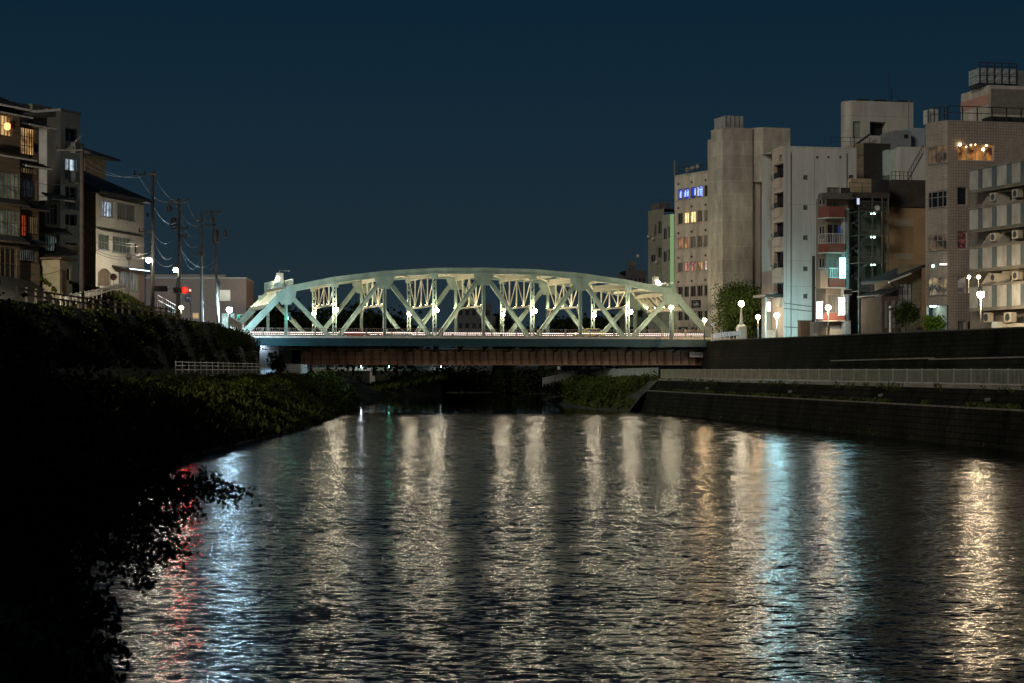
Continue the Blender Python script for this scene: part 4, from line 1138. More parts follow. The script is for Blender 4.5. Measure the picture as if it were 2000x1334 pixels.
# ------------------------------------------------------------------ fences and rails on the left bank
def fence(name, label, cat, pts, h, m, post_every, rails, bars=0, pw=0.1, rw=0.07, group=None, barw=0.03):
    """fence along a ground polyline: each post a part, the rails one part per height, optional thin bars"""
    o = empty(name, pts[0], 0, label, cat, group)
    P0 = Vector(pts[0]); L = [Vector(p)-P0 for p in pts]
    for hz in rails:
        q = MB()
        for a, b in zip(L, L[1:]): q.bar(a+Vector((0, 0, hz)), b+Vector((0, 0, hz)), rw, rw)
        q.build("rail", m, o)
    seg = [(b-a).length for a, b in zip(L, L[1:])]; tot = sum(seg)
    def at_len(s):
        for a, b, l in zip(L, L[1:], seg):
            if s <= l+1e-6: return a.lerp(b, s/l)
            s -= l
        return L[-1]
    n = max(1, round(tot/post_every)); tmpl = None
    for k in range(n+1):
        p = at_len(tot*k/n)
        if tmpl is None:
            q = MB(); q.box(-pw/2, pw/2, -pw/2, pw/2, -0.3, h+0.06); tmpl = q.build("post", m, o); tmpl.location = p
        else:
            c = tmpl.copy(); COL.objects.link(c); c.location = p
    if bars:
        q = MB(); nb = int(tot/bars)
        for k in range(nb):
            p = at_len(tot*(k+.5)/nb); q.box(p.x-barw/2, p.x+barw/2, p.y-barw/2, p.y+barw/2, p.z+rails[-1], p.z+rails[0])
        q.build("bar_grille", m, o)
    return o
TIMB = mat("timber_rail", (0.10, 0.075, 0.05), rough=.85, var=.4, scale=2)
WHITEP = mat("white_pipe", (0.55, 0.54, 0.48), rough=.45, var=.12)
def lbz(Y, d=0.0): return (lb(Y, 4)-1.2+d, Y, lb(Y, 5)+0.1)
fence("timber_fence", "brown timber post-and-rail fence along the street edge above the left slope", "fence", [lbz(Y) for Y in (128, 140, 152, 164, 176, 186)], 1.05, TIMB, 2.6, (0.95, 0.55), pw=.17, rw=.13)
fence("ramp_handrail", "white pipe handrail climbing the ramp in front of the white house", "handrail", [tuple(at(118, 592, 151)), tuple(at(150, 586, 156)), tuple(at(190, 578, 164)), tuple(at(214, 569, 168)), tuple(at(246, 565, 175))], 0.6, WHITEP, 1.6, (0.55, 0.1), pw=.07, rw=.09, bars=0.25)
fence("stair_handrail", "thin pale handrail running down steps beside the lamp posts", "handrail", [tuple(at(308, 594, 190)), tuple(at(325, 603, 196)), tuple(at(345, 614, 203))], 1.0, PALEM, 1.4, (0.95, 0.45), pw=.07, rw=.07)
fence("bridgehead_fence", "dark picket fence curving towards the left end of the bridge railing", "fence", [(-34.0, 216, 10.25), (-34.2, 224, 9.9), (-34.6, 231, 9.6), (-36.5, 236, 9.5)], 1.2, mat("dark_bronze_fence", (0.13, 0.11, 0.10), rough=.5, var=.2), 2.5, (1.1, 0.15), bars=0.22, pw=.1)
def tp(Y): return (lb(Y, 2)-0.3, Y, 4.22)
fence("river_path_rail", "grey four-pipe railing along the left river path", "railing", [tp(Y) for Y in (147, 160, 172, 185, 199)], 1.45, mat("galvanised_pipe", (0.42, 0.42, 0.38), rough=.4, var=.2, metal=.3), 3.0, (1.42, 1.12, 0.78, 0.22), pw=.08, rw=.06)
fence("river_path_rail", "short barred railing at the far end of the left river path, by the plant room", "railing", [tp(Y) for Y in (208, 220, 232, 244)], 1.45, MATS["galvanised_pipe"], 1.6, (1.42, 1.12, 0.78, 0.22), bars=.4, pw=.07, rw=.05)
tree("conifer", "small dark conifer standing in the gap of the left river path railing", "tree", (*[ (lambda p: (p.x, p.y))(at(541, 700, 204)) ][0], 4.2), 2.6, 0.75, 0.75, 1.4, 26, 2600, 0.16, LEAF_D, BARK, 0.07, limbs=5)

# ------------------------------------------------------------------ utility poles, wires, street lamps, signals (left)
CONC = mat("pole_concrete", (0.07, 0.062, 0.052), rough=.85, var=.25)
def pole(name, label, px, pyt, pyb, Y, px_top=None, arms=(), cans=(), group="utility poles on the left bank", r=0.2):
    g = at(px, pyb, Y); t = at(px_top if px_top is not None else px, pyt, Y)
    o = empty(name, g, 0, label, "utility pole", group)
    d = t-g
    q = MB(); q.tube([Vector((0, 0, -2)), d*0.5, d], [r, r*.85, r*.68], 10); q.build("pole_shaft", CONC, o, True)
    def ptz(py): return d*((pyb-py)/(pyb-pyt))
    s = Y/FPX
    for (py, xl, xr, brace) in arms:
        c = ptz(py); q = MB(); q.box(c.x+xl*s, c.x+xr*s, -0.28, -0.16, c.z-.07, c.z+.07); a = q.build("crossarm", DARKM, o)
        if brace:
            q = MB(); q.bar((c.x+brace[0]*s, -0.22, c.z), (c.x, -.22, c.z-brace[1]*s), .07, .07); q.build("brace", DARKM, a)
        for k in range(brace[2] if brace and len(brace) > 2 else 4):
            n = brace[2] if brace and len(brace) > 2 else 4
            x = c.x+(xl+(xr-xl)*(k+.15)/(n-.7))*s
            q = MB(); q.lathe((x, -.22, c.z+.07), [(.05, 0), (.09, .06), (.06, .12), (.09, .18), (.05, .3)], 7); q.build("insulator", DARKM, a)
    for (cx, cy, w, h) in cans:
        c = Vector((cx*s, -0.25, 0)); z0 = (pyb-cy)*s
        q = MB(); q.lathe((c.x, -.25, z0-h*s/2), [(w*s*.45, 0), (w*s*.5, .06), (w*s*.5, h*s-.1), (w*s*.3, h*s)], 10); q.bar((c.x, -.2, z0), (0, -.1, z0), .06, .06); q.build("transformer", DARKM, o)
    return o, (lambda py: g+ptz(py))
pole("utility_pole", "thick dark utility pole in front of the gap between the slim tower and white house", 160, 290, 612, 158, None, [(294, -50, 3, (-30, -28, 4))], r=.24)
pole("utility_pole", "tall utility pole beside the brightest lamp, single crossarm with diagonal brace", 298, 335, 606, 186, None, [(341, -37, 9, (-24, 27, 3)), (453, -26, 0, None)], [(-9, 420, 5, 9)], r=.22)
pole("utility_pole", "utility pole with transformers on its left side, behind the red signal", 350, 388, 620, 216, None, [(393, -24, 20, (14, 18, 5)), (399, -22, 6, None), (447, -16, 18, None), (464, 0, 16, None)], [(-18, 408, 10, 12), (-10, 434, 12, 17), (-13, 520, 3, 8)], r=.23)
pole("utility_pole", "slimmer utility pole standing between the two poles with transformers", 394, 413, 628, 232, 393, [(431, -12, 28, None), (497, -16, 4, None)], [(3, 490, 5, 22)], r=.2)
pole("utility_pole", "leaning utility pole with a crowded crossarm, rightmost of the row", 428, 412, 628, 230, 415, [(417, -16, 16, (-6, 12, 6)), (443, -14, 6, None)], [(-6, 462, 13, 26), (12, 457, 8, 15), (1, 554, 5, 12)], r=.2)
WIRE = mat("cable", (0.12, 0.11, 0.10), rough=.6, var=.1)
def wire(p, q, sag, label=None, r=0.022):
    p = Vector(p); q = Vector(q); m = MB(); n = 14; pts = []
    for k in range(n+1):
        f = k/n; v = p.lerp(q, f); v.z -= sag*4*f*(1-f); pts.append(v-p)
    m.tube(pts, r, 4, cap=False); o = m.build("overhead_cable", WIRE); o.location = p
    return tag(o, "thin dark overhead cable strung between the utility poles on the left bank", "cable", "overhead cables on the left bank")
for a, b, sg in (((130, 294, 158), (270, 341, 186), 1.0), ((150, 294, 158), (290, 341, 186), 1.1), ((270, 342, 186), (332, 393, 216), 1.0), ((300, 342, 186), (366, 393, 216), 1.2), ((298, 453, 186), (350, 447, 216), 1.5),
                 ((366, 394, 216), (402, 417, 230), 1.6), ((340, 394, 216), (412, 418, 230), 2.2), ((350, 447, 216), (394, 470, 232), 1.5), ((298, 465, 186), (160, 430, 158), 1.2), ((298, 480, 186), (160, 470, 158), 1.3), ((160, 400, 158), (10, 360, 140), 1.0), ((160, 440, 158), (0, 430, 138), 1.0), ((160, 480, 158), (0, 486, 138), 1.0),
                 ((160, 350, 158), (0, 330, 138), .8), ((160, 372, 158), (-20, 350, 136), .9), ((160, 455, 158), (-20, 452, 136), 1.1), ((160, 500, 158), (0, 512, 138), 1.3), ((162, 420, 158), (298, 470, 186), 1.5), ((162, 450, 158), (298, 490, 186), 1.2), ((162, 480, 158), (298, 497, 186), .9), ((298, 400, 186), (350, 430, 216), 1.1), ((350, 420, 216), (394, 445, 232), 1.9), ((350, 480, 216), (426, 500, 230), 2.0), ((298, 460, 186), (350, 470, 216), 2.4), ((350, 470, 216), (394, 498, 232), 2.6), ((394, 432, 232), (421, 443, 230), 0.7), ((394, 500, 232), (424, 505, 230), 1.6), ((298, 500, 186), (350, 500, 216), 1.2)):
    wire(at(*a), at(*b), sg)

def street_lamp(name, label, px, py, pyb, Y, color, strength, r=0.26, m=None, arm=0.0, group="street lamps on the left bank", base=None, pole_r=0.06, matname=None):
    t = at(px, py, Y); zb = EYE+(HOR-pyb)/FPX*Y
    r *= 1.15; strength *= 1.15
    o = empty(name, (t.x+arm, Y, zb), 0, label, "street lamp", group)
    H_ = t.z-zb
    q = MB()
    if arm: q.tube([(0, 0, -0.5), (0, 0, H_-0.15), (-arm*0.5, 0, H_+.22), (-arm, 0, H_+.26)], [pole_r*1.2, pole_r, pole_r*.8, pole_r*.7], 8)
    else: q.tube([(0, 0, -0.5), (0, 0, H_-r*0.9)], [pole_r*1.3, pole_r], 8)
    q.build("lamp_post", m or GREYM, o, True)
    q = MB(); q.lathe((-arm, 0, H_+r*0.72), [(r*.95, 0), (r*.8, .05), (r*.3, .12), (.03, .2)], 10); q.build("cap", m or GREYM, o)
    q = MB(); q.sphere((-arm, 0, H_), r, 10, 7); q.build("globe", emitter(matname or ("glow_"+str(px)), color, strength), o, True)
    return o
street_lamp("street_lamp", "brightest left-bank lamp, on a slim post right of the white house", 290, 508, 600, 182, (1, .92, .72), 420, .24, arm=.45)
street_lamp("street_lamp", "street lamp on a slim post, directly above the red traffic signal", 343, 527, 606, 206, (1, .92, .72), 330, .24, arm=.35)
street_lamp("street_lamp", "low globe lamp just below the red traffic signal", 354, 601, 618, 208, (1, .8, .5), 110, .20)
street_lamp("street_lamp", "bluish white lamp in front of the flat-roofed bridgehead building", 448, 605, 640, 229, (.55, .83, 1), 1900, .33, arm=-.1)
# unseen lamp added out of view to light the left-hand facades
street_lamp("street_lamp", "unseen street lamp added to light the facades of the left bank", -258, 380, 520, 128, (1, .86, .62), 5200, .28)
# traffic signal on an arm
t = at(345, 566, 200); zb = EYE+(HOR-628)/FPX*200
sg = empty("traffic_signal", (t.x, 200, zb), 0, "horizontal traffic signal showing red on a mast arm, left of the bridge", "traffic signal", None)
H_ = t.z-zb
q = MB(); q.tube([(0, 0, -1), (0, 0, H_+1.2)], [.11, .08], 8); q.build("mast", GREYM, sg)
q = MB(); q.tube([(-1.9, 0, H_+.12), (1.1, 0, H_+.12)], .05, 6); q.build("mast_arm", GREYM, sg)
def sighead(xc, zc, facing, lit):
    q = MB(); q.box(xc-.78, xc+.78, -.12, .12, zc-.31, zc+.31); hd = q.build("signal_head", DARKM, sg)
    for k, xx in enumerate((-.5, 0, .5)):
        c = (xc+xx, -.13*facing, zc)
        q = MB(); q.disc(c, .27, (0, 1, 0), .04, 16)
        q.build("lens", emitter("red_signal", (1, .0006, .0003), 150.0) if (lit and k == 2) else mat("dark_lens", (.02, .02, .015), rough=.2), hd)
        q = MB(); q.tube([(c[0], c[1]-.02*facing, c[2]+.04), (c[0], c[1]-.24*facing, c[2]+.05)], .29, 12, cap=False); q.build("visor", DARKM, hd)
sighead(.44, H_-.06, 1, True); sighead(-1.75, H_+.12, -1, False)
q = MB(); q.box(1.42, 1.62, -.1, .1, H_-.42, H_+.06); pd = q.build("pedestrian_head", DARKM, sg)
q = MB(); q.box(1.45, 1.59, -.13, -.101, H_-.16, H_+.03); q.build("lens", emitter("ped_red", (1, .10, .09), 14.0), pd)
# round blue arrow sign
t = at(367.5, 583, 199); zb = EYE+(HOR-632)/FPX*199
sn = empty("arrow_sign", (t.x+.28, 199, zb), 0, "round blue sign with a white left-turn arrow, under the red signal", "road sign")
H_ = t.z-zb
q = MB(); q.tube([(0, 0, -.5), (0, 0, H_+.7)], .045, 8); q.build("sign_post", GREYM, sn)
q = MB(); q.disc((-.28, -.07, H_), .40, (0, 1, 0), .03, 28); pl = q.build("plate", mat("sign_blue", (.03, .06, .38), rough=.4, var=.05), sn)
q = MB(); z = H_
q.poly([(-.03+-.02, -.09, z-.24), (.05-.02, -.09, z-.24), (.05-.02, -.09, z+.06), (-.02-.02, -.09, z+.13), (-.28, -.09, z+.13), (-.28, -.09, z+.03), (-.09-.02, -.09, z+.03), (-.05-.02, -.09, z-.01)])
q.poly([(-.28, -.09, z-.07), (-.28, -.09, z+.23), (-.52, -.09, z+.08)]); q.build("arrow", mat("sign_white", (.8, .8, .8), rough=.4, var=.03), pl)
q = MB(); q.tube([(-.28, -.088, z), (-.28, -.0885, z)], .1, 4)
# route sign on a slender post and small round sign by the white house
for px, py, pyb, Y, nm, lab in ((252, 502, 566, 178, "hex", "slim post with a small blank sign seen from behind, before the white house"), (222, 541, 572, 176, "disc", "small round dark sign on a post by the garage of the white house")):
    t = at(px, py, Y); zb = EYE+(HOR-pyb)/FPX*Y; o = empty("road_sign", (t.x, Y, zb), 0, lab, "road sign")
    q = MB(); q.tube([(0, 0, -1.5), (0, 0, t.z-zb)], .04, 6); q.build("sign_post", GREYM, o)
    q = MB(); q.disc((0, -.06, t.z-zb), .34 if nm == "disc" else .32, (0, 1, 0), .03, 20 if nm == "disc" else 6); q.build("plate", mat("sign_back", (.16, .16, .16), rough=.5) if nm == "hex" else mat("dark_red_sign", (.16, .03, .03), rough=.5), o)

# green signal on the first hanger of the bridge, facing the approach road
c = Vector((BX, BY, 0))+dirv(TH)[0]*(-26.6)+dirv(TH)[1]*(-.75); t = at(560, 618, c.y)
gs = empty("traffic_signal", (c.x, c.y, t.z), TH, "small traffic signal glowing green on the first hanger at the left end of the bridge", "traffic signal")
q = MB(); q.box(-.16, .16, -.14, .14, -.5, .55); hd = q.build("signal_head", DARKM, gs)
q = MB(); q.disc((-.18, 0, -.25), .13, (1, 0, 0), .05, 14); q.build("lens", emitter("green_signal", (.03, 1, .62), 90.0), gs)
q = MB(); q.disc((-.18, 0, .2), .13, (1, 0, 0), .05, 14); q.build("lens", MATS["dark_lens"], gs)
q = MB(); q.bar((0, .1, .3), (0, .6, .3), .06, .06); q.build("bracket", GREYM, gs)

# second signal on the approach road, seen from behind; its green light falls on the left end posts
p_ = Vector((BX, BY, 0))+dirv(TH)[0]*(-38.2)+dirv(TH)[1]*(-5.2)
gs = empty("traffic_signal", (p_.x, p_.y, 9.3), TH, "traffic signal seen from behind on a slim post at the left end of the bridge", "traffic signal")
q = MB(); q.tube([(0, 0, -1), (0, 0, 4.6)], .06, 8); q.build("mast", GREYM, gs)
q = MB(); q.box(-.12, .12, -.62, .62, 3.7, 4.2); hd = q.build("signal_head", DARKM, gs)
for k, y_ in enumerate((-.42, 0, .42)):
    q = MB(); q.disc((.14, y_, 3.95), .16, (1, 0, 0), .04, 14); q.build("lens", emitter("road_green_signal", (.03, 1, .55), 200.0) if k == 2 else MATS["dark_lens"], hd)
# ------------------------------------------------------------------ right bank buildings
CONCR = brickmat("board_marked_concrete", (0.44, 0.405, 0.335), (0.35, 0.32, 0.262), (0.52, 0.48, 0.40), 3.3, 1.9, 0.03, 0.85, var=0.55, bump=0.1)
CONCB = mat("bare_concrete", (0.36, 0.325, 0.265), rough=.9, var=.3, scale=.45, stretch=(1, 1, .35))
OFFW = mat("office_render", (0.42, 0.37, 0.30), rough=.9, var=.32, scale=.8, stretch=(1, 1, .3))
WHITEP2 = mat("white_panel_wall", (0.48, 0.455, 0.405), rough=.85, var=.2, scale=.7, stretch=(1, 1, .15))
TILEG = brickmat("small_square_tile", (0.36, 0.295, 0.235), (0.30, 0.245, 0.195), (0.20, 0.163, 0.13), 0.30, 0.30, 0.03, 0.5, offset=0.0, var=.18)
TILEB = brickmat("long_beige_tile", (0.37, 0.32, 0.26), (0.29, 0.25, 0.205), (0.16, 0.135, 0.11), 0.9, 0.20, 0.02, 0.55, var=.25)
TAN = mat("tan_render", (0.36, 0.22, 0.115), rough=.9, var=.12, scale=.4)
DARKCLAD = mat("brown_black_cladding", (0.05, 0.042, 0.032), rough=.85, var=.3)  # brown-black base tone of slabs and roof structures
REDP2 = mat("brick_red_panel", (0.17, 0.055, 0.038), rough=.8, var=.2)
PANELB = mat("balcony_blue_grey", (0.075, 0.10, 0.11), rough=.7, var=.3, scale=1.5, stretch=(1, 1, .4))
PANELW = mat("balcony_pale_panel", (0.31, 0.305, 0.28), rough=.75, var=.3, scale=1.5, stretch=(1, 1, .4))
FRAME = mat("aluminium_frame", (0.30, 0.28, 0.25), rough=.4, var=.1, metal=.3)
BARP = lit_pane("restaurant_room", (0.05, 0.018, 0.006), (1.0, 0.42, 0.10), 0.95, 1.1, folds=.35, thr=(.36, .80))
BLUEP = lit_pane("blue_neon_room", (0.004, 0.006, 0.05), (0.03, 0.06, 0.75), 1.1, 1.1)
AMBER = lit_pane("amber_curtain", (0.30, 0.12, 0.05), (1.0, 0.50, 0.22), .8, 1.0, folds=.55)
PINKP = lit_pane("pink_lit_room", (0.12, 0.04, 0.06), (1.0, 0.45, 0.35), .8, 2.2, folds=.5)
BRIGHT = lit_pane("bright_yellow_room", (0.75, 0.42, 0.13), (1.0, 0.80, 0.42), 1.7, 1.4)

def bodybox(b, w, d, zt, m, name="rear_wall", face=('F', 'S')):
    """right, back and top faces of a simple block whose two visible faces are built separately"""
    q = MB(); q.quad((w, 0, 0), (w, d, 0), (w, d, zt), (w, 0, zt)); q.quad((0, d, 0), (w, d, 0), (w, d, zt), (0, d, zt)); q.quad((0, 0, zt-.02), (w, 0, zt-.02), (w, d, zt-.02), (0, d, zt-.02))
    b.part(name, q, m)
def parapet(b, w, d, zt, m, t=.18, h=.25):
    q = MB(); q.box(-.05, w+.05, -.05, t, zt+.002, zt+h); q.box(-.05, t, t+.002, d, zt+.002, zt+h); b.part("parapet", q, m)
def roof_rail(b, x0, x1, y, z, h=1.1, m=None, step=1.5):
    q = MB(); q.box(x0, x1, y-.03, y+.03, z+h-.05, z+h); q.box(x0, x1, y-.02, y+.02, z+h*.5-.02, z+h*.5+.02)
    x = x0
    while x <= x1+.01: q.box(x-.03, x+.03, y-.03, y+.03, z, z+h); x += step
    return b.part("roof_railing", q, m or DARKM)
def ac_unit(b, x0, x1, y0, y1, z0, z1, m=None, axis='F'):
    q = MB(); q.box(x0, x1, y0, y1, z0, z1); o = b.part("air_conditioner", q, m or mat("ac_beige", (0.42, 0.38, 0.30), rough=.5, var=.1))
    q = MB()
    if axis == 'F': q.disc(((x0+x1)/2-.08, y0-.012, (z0+z1)/2), (z1-z0)*.40, (0, 1, 0), .02, 16)
    else: q.disc((x0-.012, (y0+y1)/2, (z0+z1)/2), (z1-z0)*.40, (1, 0, 0), .02, 16)
    q.build("fan_grille", DARKM, o); return o

# --- pale green-striped building beyond the office
R2 = Bld("strip_lit_building", "grey riverside building with a tall glowing pale green vertical strip at its corner", "building", 292, 1311, 26, 8)
w = R2.fx(1325); d0 = R2.sy(1293); d1 = R2.sy(1262); zt = R2.z(418, 0, 0)
ops = [R2.rect('S', xa, xb, yt, yb) for xa, xb, yt, yb in ((1295, 1302, 446, 468), (1304, 1309.5, 442, 465), (1295, 1302, 491, 512), (1304, 1309.5, 487, 509))]
q = MB(); R2.wall(q, 'S', 0, d0, 0, zt, ops); q.quad((0, 0, 0), (w, 0, 0), (w, 0, zt), (0, 0, zt)); R2.part("river_wall", q, mat("green_grey_render", (0.27, 0.275, 0.215), rough=.9, var=.2))
for o in ops: R2.window('S', o, GLASS, FRAME, 2, 1, .07)
zt2 = R2.z(409, 0, d0+2)
ops = [R2.rect('S', xa, xb, yt, yb, .4) for xa, xb, yt, yb in ((1277, 1282, 438, 462), (1284.5, 1292, 432, 457), (1284, 1292, 483, 504), (1270, 1280, 497, 512))]
q = MB(); R2.wall(q, 'S', d0+.01, d1, 0, zt2, ops, off=.4); q.quad((.4, d0, zt2), (8, d0, zt2), (8, d1, zt2), (.4, d1, zt2)); R2.part("rear_river_wall", q, mat("olive_grey_render", (0.20, 0.195, 0.15), rough=.9, var=.25))
for o in ops: R2.window('S', o, GLASS, FRAME, 2, 1, .07, off=.4)
q = MB(); zs = R2.z(419, 0, 0); q.box(-.25, -.02, -.9, -.05, .5, zs); R2.part("light_strip", q, emitter("green_white_strip", (.50, .80, .36), .40))
q = MB(); q.tube([(.5, -.4, .5), (.5, -.4, R2.z(432, 0, 0))], .12, 8); R2.part("corner_pipe", q, PALEM)
for k, py in enumerate((448, 495, 545)):
    q = MB(); zz = R2.z(py, 0, 0); q.box(.36, .64, -.60, -.5, zz-1.1, zz+.3); R2.part("strip_lamp", q, emitter("pale_green_lamp", (.75, 1, .75), 5.0))
for y_, py in ((d0+3, 466), (d0+4.5, 462), (d0+2, 512), (d0+8, 500)):
    q = MB(); zz = R2.z(py, .4, y_); q.sphere((.1, y_, zz), .32, 8, 6); R2.part("vent_cowl", q, mat("vent_grey", (.35, .34, .3), rough=.5, var=.1))
q = MB(); z_ = zt2; q.box(2, 4, d0+4, d0+7, z_, z_+1.4); R2.part("roof_tank", q, DARKW)
roof_rail(R2, .5, 6, d0+1.5, zt2, 1.6)

# --- office building with blue neon windows
R3 = Bld("office_building", "five-bay office block with blue-lit top windows and warm windows below, left of the concrete tower", "building", 268, 1387, 31, 7.8)
d = R3.sy(1317.5); zt = R3.z(341, 0, d*.45)
q = MB(); ops = []
cols = [(1323, 1333.3), (1335.3, 1345.3), (1347.6, 1358.6), (1361, 1372), (1374.5, 1384.5)]
rows = [(360.5, 382.5), (408.5, 430.5), (458.5, 480.5), (508, 526.5), (556, 577.5), (606, 624)]
panes = {(0, 0): BLUEP, (0, 1): BLUEP, (0, 2): BLUEP, (0, 3): BLUEP, (1, 1): BRIGHT, (1, 2): BRIGHT, (1, 3): GLASS_C, (1, 4): GLASS_C, (2, 0): AMBER, (2, 1): AMBER, (2, 2): GLASS_C, (2, 3): GLASS_C, (2, 4): GLASS_C,
         (3, 0): GLASS_C, (3, 1): PINKP, (3, 2): PINKP, (3, 3): lit_pane("orange_room", (.1, .04, .01), (.9, .5, .2), .8, 1.5), (3, 4): lit_pane("pinkwhite_room", (.2, .1, .06), (1, .75, .55), 1.0, 1.8)}
for r, (yt, yb) in enumerate(rows):
    for c, (xa, xb) in enumerate(cols):
        a0, a1 = sorted((R3.sy(xa), R3.sy(xb)))
        z0, z1 = R3.z(yb+(2 if r == 0 else 0), 0, 0)+0.35, R3.z(yt, 0, 0)+0.35*0
        k_ = .0
        ops.append(((a0, a1, R3.z(yb, 0, 0), R3.z(yt, 0, 0)), panes.get((r, c), GLASS)))
R3.wall(q, 'S', 0, d, 0, zt, [o[0] for o in ops], depth=.3); R3.part("river_wall", q, OFFW)
for o, p in ops: R3.window('S', o, p, FRAME, 2, 1, .06, .3)
bodybox(R3, 9, d, zt, OFFW)
q = MB(); q.box(-.08, .2, -.05, d+.06, zt+.002, zt+.3); q.box(.2, 9, d-.2, d+.06, zt+.002, zt+.3); R3.part("parapet", q, CONCB)
for r, (yt, yb) in enumerate(rows[:5]):
    zz = R3.z(yb, 0, 0)-.16; q = MB(); q.box(-.12, -.002, R3.sy(1386), R3.sy(1321), zz, zz+.1); R3.part("string_course", q, CONCB)
    for xx in (1326, 1352, 1379):
        y_ = R3.sy(xx); zz = R3.z(yt, 0, 0)+.75; q = MB(); q.lathe((-.12, y_, zz-.14), [(.10, 0), (.16, .06), (.14, .24), (.02, .3)], 7); R3.part("vent_hood", q, DARKM)
# blue neon characters behind the top windows: strokes of light
q = MB(); r_ = random.Random(3); zc = R3.z(371, 0, 0)
NEON = emitter("blue_neon", (.28, .42, 1.0), 2.6)
for (xa, xb, hh) in ((1327, 1331, 1.0), (1336.5, 1340, .9), (1341, 1345, .9), (1356, 1358.5, .9), (1361.5, 1366, 1.2), (1366.5, 1372, 1.25)):
    a0, a1 = sorted((R3.sy(xa), R3.sy(xb))); y = (a0+a1)/2; g = MB()
    for k in range(5):
        zz = zc-hh/2+hh*k/4+r_.uniform(-.05, .05); e0 = a0+(a1-a0)*r_.choice((0, 0, .15, .4)); e1 = a1-(a1-a0)*r_.choice((0, 0, .2, .45))
        g.box(.02, .035, e0, e1, zz-.035, zz+.035)
    for k in range(2):
        yy = a0+(a1-a0)*(.25+.45*k); g.box(.02, .035, yy-.05, yy+.05, zc-hh/2, zc+hh/2-.2*k)
    R3.part("neon_character", g, NEON)
for k in range(3):
    q = MB(); q.sphere((1.0+k*.2, d-2.0-k*1.0, zt+1.0+.2*k), .42, 10, 6); R3.part("roof_dish", q, mat("vent_grey", (.35, .34, .3), rough=.5, var=.1))
q = MB(); q.box(0, .06, .6, d-.3, zt+1.35, zt+1.42); q.box(0, .06, .6, d-.3, zt+.85, zt+.9)
for k in range(9): q.box(0, .06, .6+(d-1)*k/8, .66+(d-1)*k/8, zt+.3, zt+1.4)
R3.part("roof_railing", q, DARKM)
q = MB(); q.box(-.1, .12, d-.2, d+.05, zt, zt+2.6); R3.part("corner_mast", q, GREYM)
# signs on the office
for (xa, xb, yt, yb, nm) in ((1352, 1370.5, 584.5, 600, 0), (1326.5, 1345, 636.5, 646, 1), (1352, 1364, 638, 646, 2)):
    a0, a1 = sorted((R3.sy(xa), R3.sy(xb))); z0, z1 = R3.z(yb, 0, 0), R3.z(yt, 0, 0)
    q = MB(); q.box(-.16, -.02, a0, a1, z0, z1); sgn = R3.part("sign_board", q, BLACK)
    q = MB()
    for (b0, b1, c0, c1) in ((a0-.06, a1+.06, z1, z1+.06), (a0-.06, a1+.06, z0-.06, z0), (a0-.06, a0, z0, z1), (a1, a1+.06, z0, z1)): q.box(-.18, -.02, b0, b1, c0, c1)
    q.build("sign_border", PALEM, sgn)
    q = MB(); wv = mat("sign_lettering", (.5, .5, .44), rough=.6, var=.1)
    if nm == 0:
        L_ = a1-a0; H_ = z1-z0; px_ = lambda f, g: (-.17, a1-L_*f, z0+H_*g)
        strokes = [[(.30, .62), (.22, .66), (.2, .45), (.24, .3), (.32, .34), (.32, .46), (.27, .46)], [(.46, .55), (.38, .52), (.38, .32), (.45, .32), (.47, .55), (.49, .3)], [(.55, .7), (.55, .3)], [(.62, .7), (.62, .3)], [(.76, .55), (.68, .52), (.68, .33), (.75, .32), (.77, .56), (.79, .3)]]
        for st in strokes: q.tube([px_(*p) for p in st], .045, 4)
        q.box(-.17, -.162, a0+L_*.25, a1-L_*.25, z0+H_*.80, z0+H_*.84); q.box(-.17, -.162, a0+L_*.3, a1-L_*.3, z0+H_*.14, z0+H_*.18)
    elif nm == 1:
        L_ = a1-a0; H_ = z1-z0
        for k in range(4): q.box(-.17, -.162, a0+L_*(.3+.1*k), a0+L_*(.37+.1*k), z0+H_*.5, z0+H_*.72)
    else:
        L_ = a1-a0; H_ = z1-z0; q.tube([(-.17, a0+L_*.8, z0+H_*.2), (-.17, a0+L_*.5, z0+H_*.7), (-.17, a0+L_*.2, z0+H_*.8)], .08, 4)
    q.build("lettering", wv, sgn)

# --- concrete tower
R4 = Bld("concrete_stair_tower", "tall windowless board-marked concrete tower with a projecting box on its right", "building", 258, 1411, 18, 7.6)
w = R4.fx(1470); d = R4.sy(1388.5); zt = R4.z(252, w/2, 0)
q = MB(); q.box(0, w, 0, max(d, 2), 0, zt); R4.part("main_shaft", q, CONCR)
q = MB(); q.box(.2, w-.2, max(d, 2)+.01, max(d, 2)+1.6, 0, zt-1.0); R4.part("rear_shaft", q, CONCB)
q = MB(); q.box(-.04, w+.04, -.05, d+.04, zt+.002, zt+.16); R4.part("coping", q, CONCB)
w2 = R4.fx(1543.5, -.9); w3 = R4.fx(1487, -.9)
zb_ = R4.z(355, w2-2, -.9); zt2 = R4.z(250.5, w2, -.9)
q = MB(); q.hexa([(w+.02, .6, zb_), (w+1.25, -.9, zb_), (w2, -.9, zb_), (w2, 7, zb_), (w+.02, .6, zt2), (w+1.25, -.9, zt2), (w2, -.9, zt2), (w2, 7, zt2)]); R4.part("projecting_box", q, CONCR)
q = MB(); q.box(w+.02, R4.fx(1489), .62, 5, 0, zb_-.01); R4.part("lower_shaft", q, CONCB)
xg0, xg1 = R4.fx(1496, 1.0), R4.fx(1508, 1.0)
q = MB(); q.box(R4.fx(1489)+.01, xg0, .9, 5, 0, zb_-.01); q.box(xg1, w2, 1.1, 6, 0, zb_-.01); R4.part("lower_wall", q, mat("warm_concrete", (.40, .34, .26), rough=.85, var=.2))
zl = [R4.z(p, xg0, 1.0) for p in (640, 610, 582, 551, 512, 488, 443, 409, 388, 357)]
